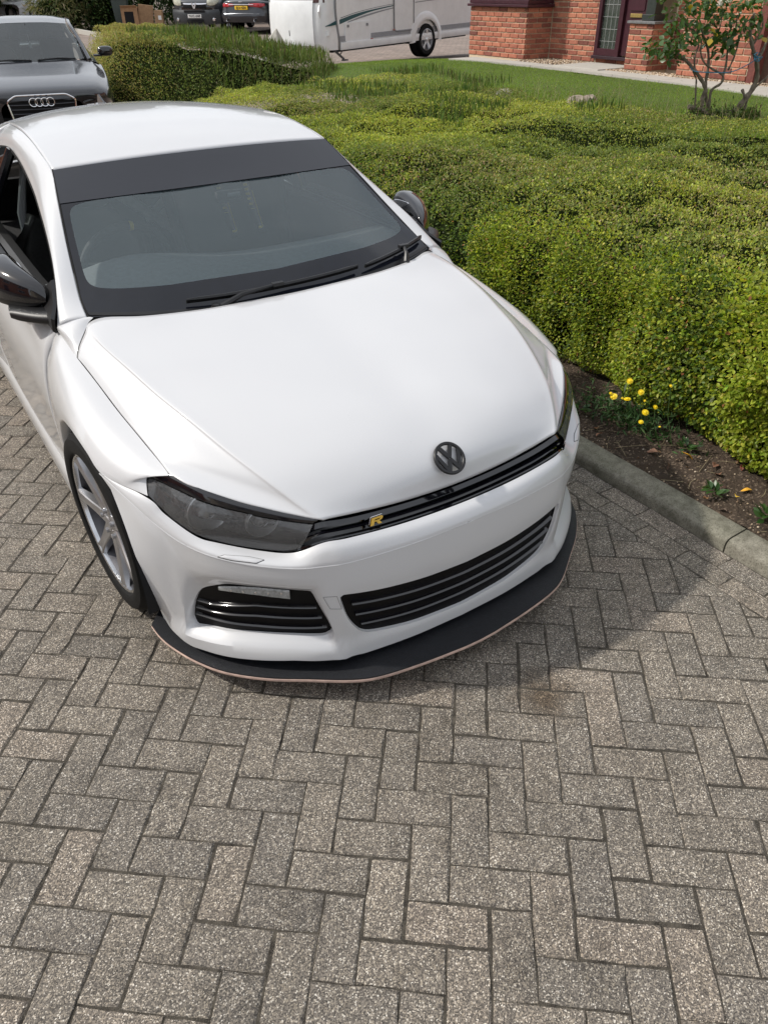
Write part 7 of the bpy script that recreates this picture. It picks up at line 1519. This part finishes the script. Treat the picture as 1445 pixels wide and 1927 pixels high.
mb = MB(); addgrid(mb, lofted([[(0, .45, 1.03), (.4, .45, 1.02), (.66, .48, 1.0)], [(0, 1.3, 1.40), (.35, 1.3, 1.39), (.56, 1.3, 1.34)]])); mb.build('rear_window', M['glass_dark'], jg); mb = MB(); addgrid(mb, lofted([[(0, 1.3, 1.405), (.35, 1.3, 1.395), (.56, 1.3, 1.345)], [(0, 2.0, 1.46), (.36, 2.0, 1.45), (.58, 2.0, 1.40)], [(0, 2.7, 1.40), (.34, 2.7, 1.39), (.55, 2.7, 1.34)], [(0, 3.5, 1.0), (.4, 3.5, .99), (.72, 3.4, .97)]])); mb.build('roof', J_, jg, outward=(0, 2, .8))
for s_ in (-1, 1):
    mb = MB(); addgrid(mb, sgn(tensor([[(.66, .48, 1.0), (.60, 1.3, 1.34), (.60, 2.0, 1.40), (.57, 2.7, 1.34), (.74, 3.4, .97)], [(.84, .6, .96), (.82, 1.3, .97), (.82, 2.0, .97), (.82, 2.7, .96), (.80, 3.3, .95)]], 3, 3), s_)); mb.build('side_window', M['glass_dark'], jg, angle=60)
    a = [(.30, -.012, .885), (.48, .0, .90), (.64, .02, .905), (.76, .07, .90), (.84, .20, .90)]; b = [(.30, -.016, .82), (.48, -.008, .80), (.64, .015, .785), (.77, .06, .79), (.87, .20, .83)]
    mb = MB(); addgrid(mb, sgn(tensor([a, b], 4, 3), s_) + np.array([0, -.012, 0])); mb.build('tail_lamp', pm('red_lamp_lens', (.42, .012, .02), .12, coat=.8, noise=.35, nscale=9), jg, solid=.015)
    mb = MB(); mb.lathe([(.03, .02), (.052, .0), (.058, -.01), (.058, .06)], 20, 'Y', (.56 * s_, -.075, .40)); mb.build('exhaust_tip', M['chrome'], jg); mb = MB(); mb.lathe([(.001, .012), (.045, .01)], 18, 'Y', (.56 * s_, -.085, .40)); mb.build('exhaust_bore', M['dark_void'], jg)
    small_wheel(jg, (.925 * s_, 1.05, .31), .335, .24, s_); small_wheel(jg, (.925 * s_, 3.95, .31), .335, .24, s_)
mb = MB(); mb.tube([(-.50, -.02, .862), (0, -.045, .868), (.50, -.02, .862)], .016, 8); mb.build('boot_bar', M['chrome'], jg)
mb = MB(); mb.box((.02, -.05, .77), (.52, .014, .115), bev=.003); pj = mb.build('number_plate', M['plate_y'], jg); text_mesh('SJ13 HZN', .098, M['ink'], pj, Matrix.Translation((.02, -.0585, .77)) @ FRONT)
mb = MB(); mb.box((-.02, -.012, .945), (.14, .012, .022), bev=.005); mb.build('leaping_emblem', M['chrome'], jg); mb = MB(); mb.tube([(-.72, -.0, .585), (-.3, -.055, .595), (.3, -.055, .595), (.72, .0, .585)], .012, 6); mb.build('bumper_trim', pm('dull_bright_trim', (.20, .21, .23), .25, metal=.7, noise=.1), jg)
# ---- white car far off on the left
wcar = tag(empty('car', (7.9, 46.5, .30), R_(-60)), 'white car mostly out of frame at the far top left', 'car')
S = []
for y, zt, w_ in ((0, .70, .72), (.3, .80, .86), (1.0, .92, .89), (2.4, .98, .9), (3.6, .95, .88), (4.2, .85, .74)): S.append([(0, y, zt), (w_ * .5, y, zt), (w_ * .86, y, zt - .03), (w_, y + .03, zt - .14), (w_, y + .03, .5), (w_ * .96, y, .22)])
mb = MB(); addgrid(mb, lofted(S)); mb.build('body', M['white'], wcar, outward=(0, 2, .5)); mb = MB(); addgrid(mb, lofted([[(0, .95, .93), (.4, 1, .92), (.7, 1.05, .91)], [(0, 1.7, 1.4), (.35, 1.7, 1.39), (.57, 1.75, 1.35)], [(0, 2.8, 1.42), (.35, 2.8, 1.41), (.57, 2.8, 1.36)], [(0, 3.6, .98), (.4, 3.6, .97), (.7, 3.55, .95)]])); mb.build('cabin_glass', M['glass_dark'], wcar, outward=(0, 2, .5))
for s_ in (-1, 1):
    for y_ in (.8, 3.4): small_wheel(wcar, (.91 * s_, y_, .31), .31, .2, s_)
# ---- wheelie bin and boxes
bn = tag(empty('wheelie_bin', (9.6, 33.3, .34), R_(-25)), 'green lidded wheelie bin standing behind the cardboard boxes', 'bin')
mb = MB(); addgrid(mb, np.array([[(-.22, -.24, .10), (.22, -.24, .10), (.22, .24, .10), (-.22, .24, .10), (-.22, -.24, .10)], [(-.29, -.33, .98), (.29, -.33, .98), (.29, .33, .98), (-.29, .33, .98), (-.29, -.33, .98)]])); mb.build('bin_body', pm('grey_green_bin_plastic', (.045, .065, .06), .5, noise=.2), bn, smooth=False)
mb = MB(); addgrid(mb, tensor([[(-.31, -.36, 1.0), (0, -.37, 1.01), (.31, -.36, 1.0)], [(-.31, -.1, 1.05), (0, -.1, 1.08), (.31, -.1, 1.05)], [(-.31, .2, 1.05), (0, .2, 1.08), (.31, .2, 1.05)], [(-.31, .36, 1.0), (0, .37, 1.01), (.31, .36, 1.0)]], 4, 4)); mb.build('lid', pm('green_lid_plastic', (.04, .115, .07), .45, noise=.15), bn, solid=.03)
for s_ in (-1, 1):
    mb = MB(); mb.lathe([(.02, 0), (.1, 0), (.1, .05), (.02, .05)], 18, 'X', (.20 * s_, .26, .10)); mb.build('bin_wheel', M['rubber'], bn)
def cbox(loc, d, rz, lab, col=(.32, .19, .10), flap=True, tilt=0., extra=None):
    b_ = tag(empty('cardboard_box', loc, rz), lab, 'box', 'cardboard boxes put out by the wheelie bin'); b_.rotation_euler = (0, tilt, rz); m_ = pm('corrugated_card', col, .85, noise=.18, nscale=9); mb_ = MB(); mb_.box((0, 0, d[2] / 2), d); mb_.build('carton', m_, b_, smooth=False)
    if flap: mb_ = MB(); mb_.box((0, -d[1] / 2 - .05, d[2] + .01), (d[0] * .96, .16, .008), rot=Matrix.Rotation(-.5, 3, 'X')); mb_.build('flap', m_, b_, smooth=False)
    if extra: mb_ = MB(); mb_.box((extra[0], -d[1] / 2 - .004, extra[1]), (extra[2], .008, extra[3])); mb_.build('opening' if extra[4] else 'shipping_label', M['dark_void'] if extra[4] else M['plate_w'], b_, smooth=False)
    return b_
cbox((9.72, 32.6, .34), (.62, .45, .74), R_(-25), 'tall open cardboard box with a dark opening in front of the bin', extra=(-.02, .40, .34, .38, True))
cbox((10.25, 32.5, .34), (.55, .40, .80), R_(-20), 'plain flat cardboard box leaning beside the open one', (.30, .185, .10), False, .12)
cbox((10.72, 32.2, .34), (.30, .35, .62), R_(-28), 'small cardboard box with a white label at the right end', (.36, .23, .13), False, 0, (0.05, .38, .12, .14, False))
# ---- road kerb beyond and dwarf wall
fk = empty('far_kerb'); fk['kind'] = 'structure'
kp = cr_rows(np.array([(7.62, 28.5, 0), (7.72, 33, 0), (8.3, 40, 0), (8.6, 46, 0)]), 6)
for i in range(len(kp) - 1):
    a, b = kp[i], kp[i + 1]; mb = MB(); d = b - a; n_q = np.array([d[1], -d[0], 0]) / np.linalg.norm(d) * .07; z0_ = float(TZ(a[0], a[1])) - .08; mb.prism([tuple((a + n_q)[:2]), tuple((b + n_q)[:2]), tuple((b - n_q)[:2]), tuple((a - n_q)[:2])], Matrix.Translation((0, 0, z0_)), .14); mb.build('kerb_stone', M['slab'], fk, smooth=False)
dw = MB(); dw.box((15.2, 27.9, .50), (2.4, .2, .42), rot=Matrix.Rotation(R_(-34), 3, 'Z')); o = dw.build('dwarf_wall', pm('brown_block_wall', (.10, .08, .062), .9, noise=.35, nscale=5), None, smooth=False); tag(o, 'low brown wall behind the blue-black saloon', 'wall')
# =================================================================== unseen houses and trees, added to darken reflections in the cars
M['render_wall'] = pm('cream_render', (.50, .46, .38), .9, noise=.12, nscale=3)
M['tile'] = pm('brown_concrete_tile', (.13, .085, .065), .85, noise=.35, nscale=6)
def villa(loc, rz, lab, wall_m, L_=9., D_=7., H_=5.):
    h = tag(empty('house', loc, rz), lab, 'house', 'unseen houses added for reflections in the cars')
    mb_ = MB(); mb_.box((0, 0, H_ / 2), (L_, D_, H_)); mb_.add([(-L_ / 2, -D_ / 2, H_), (-L_ / 2, D_ / 2, H_), (-L_ / 2, 0, H_ + 2.4)], [(0, 1, 2)]); mb_.add([(L_ / 2, -D_ / 2, H_), (L_ / 2, D_ / 2, H_), (L_ / 2, 0, H_ + 2.4)], [(2, 1, 0)]); mb_.build('wall', wall_m, h, smooth=False, weld=False)
    mb_ = MB(); mb_.add([(-L_ / 2 - .3, -D_ / 2 - .4, H_ - .15), (L_ / 2 + .3, -D_ / 2 - .4, H_ - .15), (L_ / 2 + .3, 0, H_ + 2.5), (-L_ / 2 - .3, 0, H_ + 2.5), (L_ / 2 + .3, D_ / 2 + .4, H_ - .15), (-L_ / 2 - .3, D_ / 2 + .4, H_ - .15)], [(0, 1, 2, 3), (3, 2, 4, 5)]); mb_.build('roof', M['tile'], h, smooth=False, solid=.12)
    for x_ in (-L_ * .3, 0, L_ * .3):
        for z_ in (1.5, 3.9):
            if x_ == 0 and z_ < 2: continue
            w_ = MB(); w_.box((x_, -D_ / 2 - .02, z_), (1.5, .08, 1.25)); fr = w_.build('window', M['cv'], h, smooth=False); w_ = MB()
            for k in (-.36, .36): w_.box((x_ + k, -D_ / 2 - .065, z_), (.64, .012, 1.08))
            w_.build('pane', M['glass_dark'], fr, smooth=False)
    w_ = MB(); w_.box((0, -D_ / 2 - .03, 1.05), (1.0, .08, 2.1)); w_.build('door', M['maroon'], h, smooth=False)
    return h
villa((9, 62, .3), 0, 'unseen pale rendered house far behind the trees at the top left', M['render_wall'], 13)
villa((-9, 52, 0), .5, 'unseen brick house far off beyond the left edge of the road', M['brick_far'], 11)
villa((27, 47, .3), -.7, 'unseen brick house far behind the caravan', M['brick_far'], 12)
villa((-13, 3, 0), math.pi / 2 * 1, 'unseen brick house across the road, added for reflections in the coupe', M['brick_far'], 11)
villa((-15, -12, 0), math.pi / 2 * 1.1, 'unseen pale rendered house added across the road behind the viewpoint', M['render_wall'], 11)
GT = 'unseen tall trees added for reflections in the cars'
for k, (x, y, h_, r_) in enumerate(((3, 58, 9, 5), (-3, 62, 8, 4.5), (14, 55, 10, 5), (22, 42, 9, 4.5), (19.5, 36.5, 8, 3.5), (-12, 36, 8, 4), (-14, 22, 7, 3.5))):
    bush((x, y, .2), r_, r_, h_, 7000, ['unseen broad tree above the far road bend', 'unseen rounded tree left of the far road bend', 'unseen tallest tree behind the grey van', 'unseen wide tree behind the drive end', 'unseen tree over the dwarf wall behind the parked cars', 'unseen tree on the far left verge', 'unseen nearer tree on the left verge'][k], DK, [3, 4, 2, .8], (.18, .32), 60 + k, name='tree', cat='tree', group=GT)
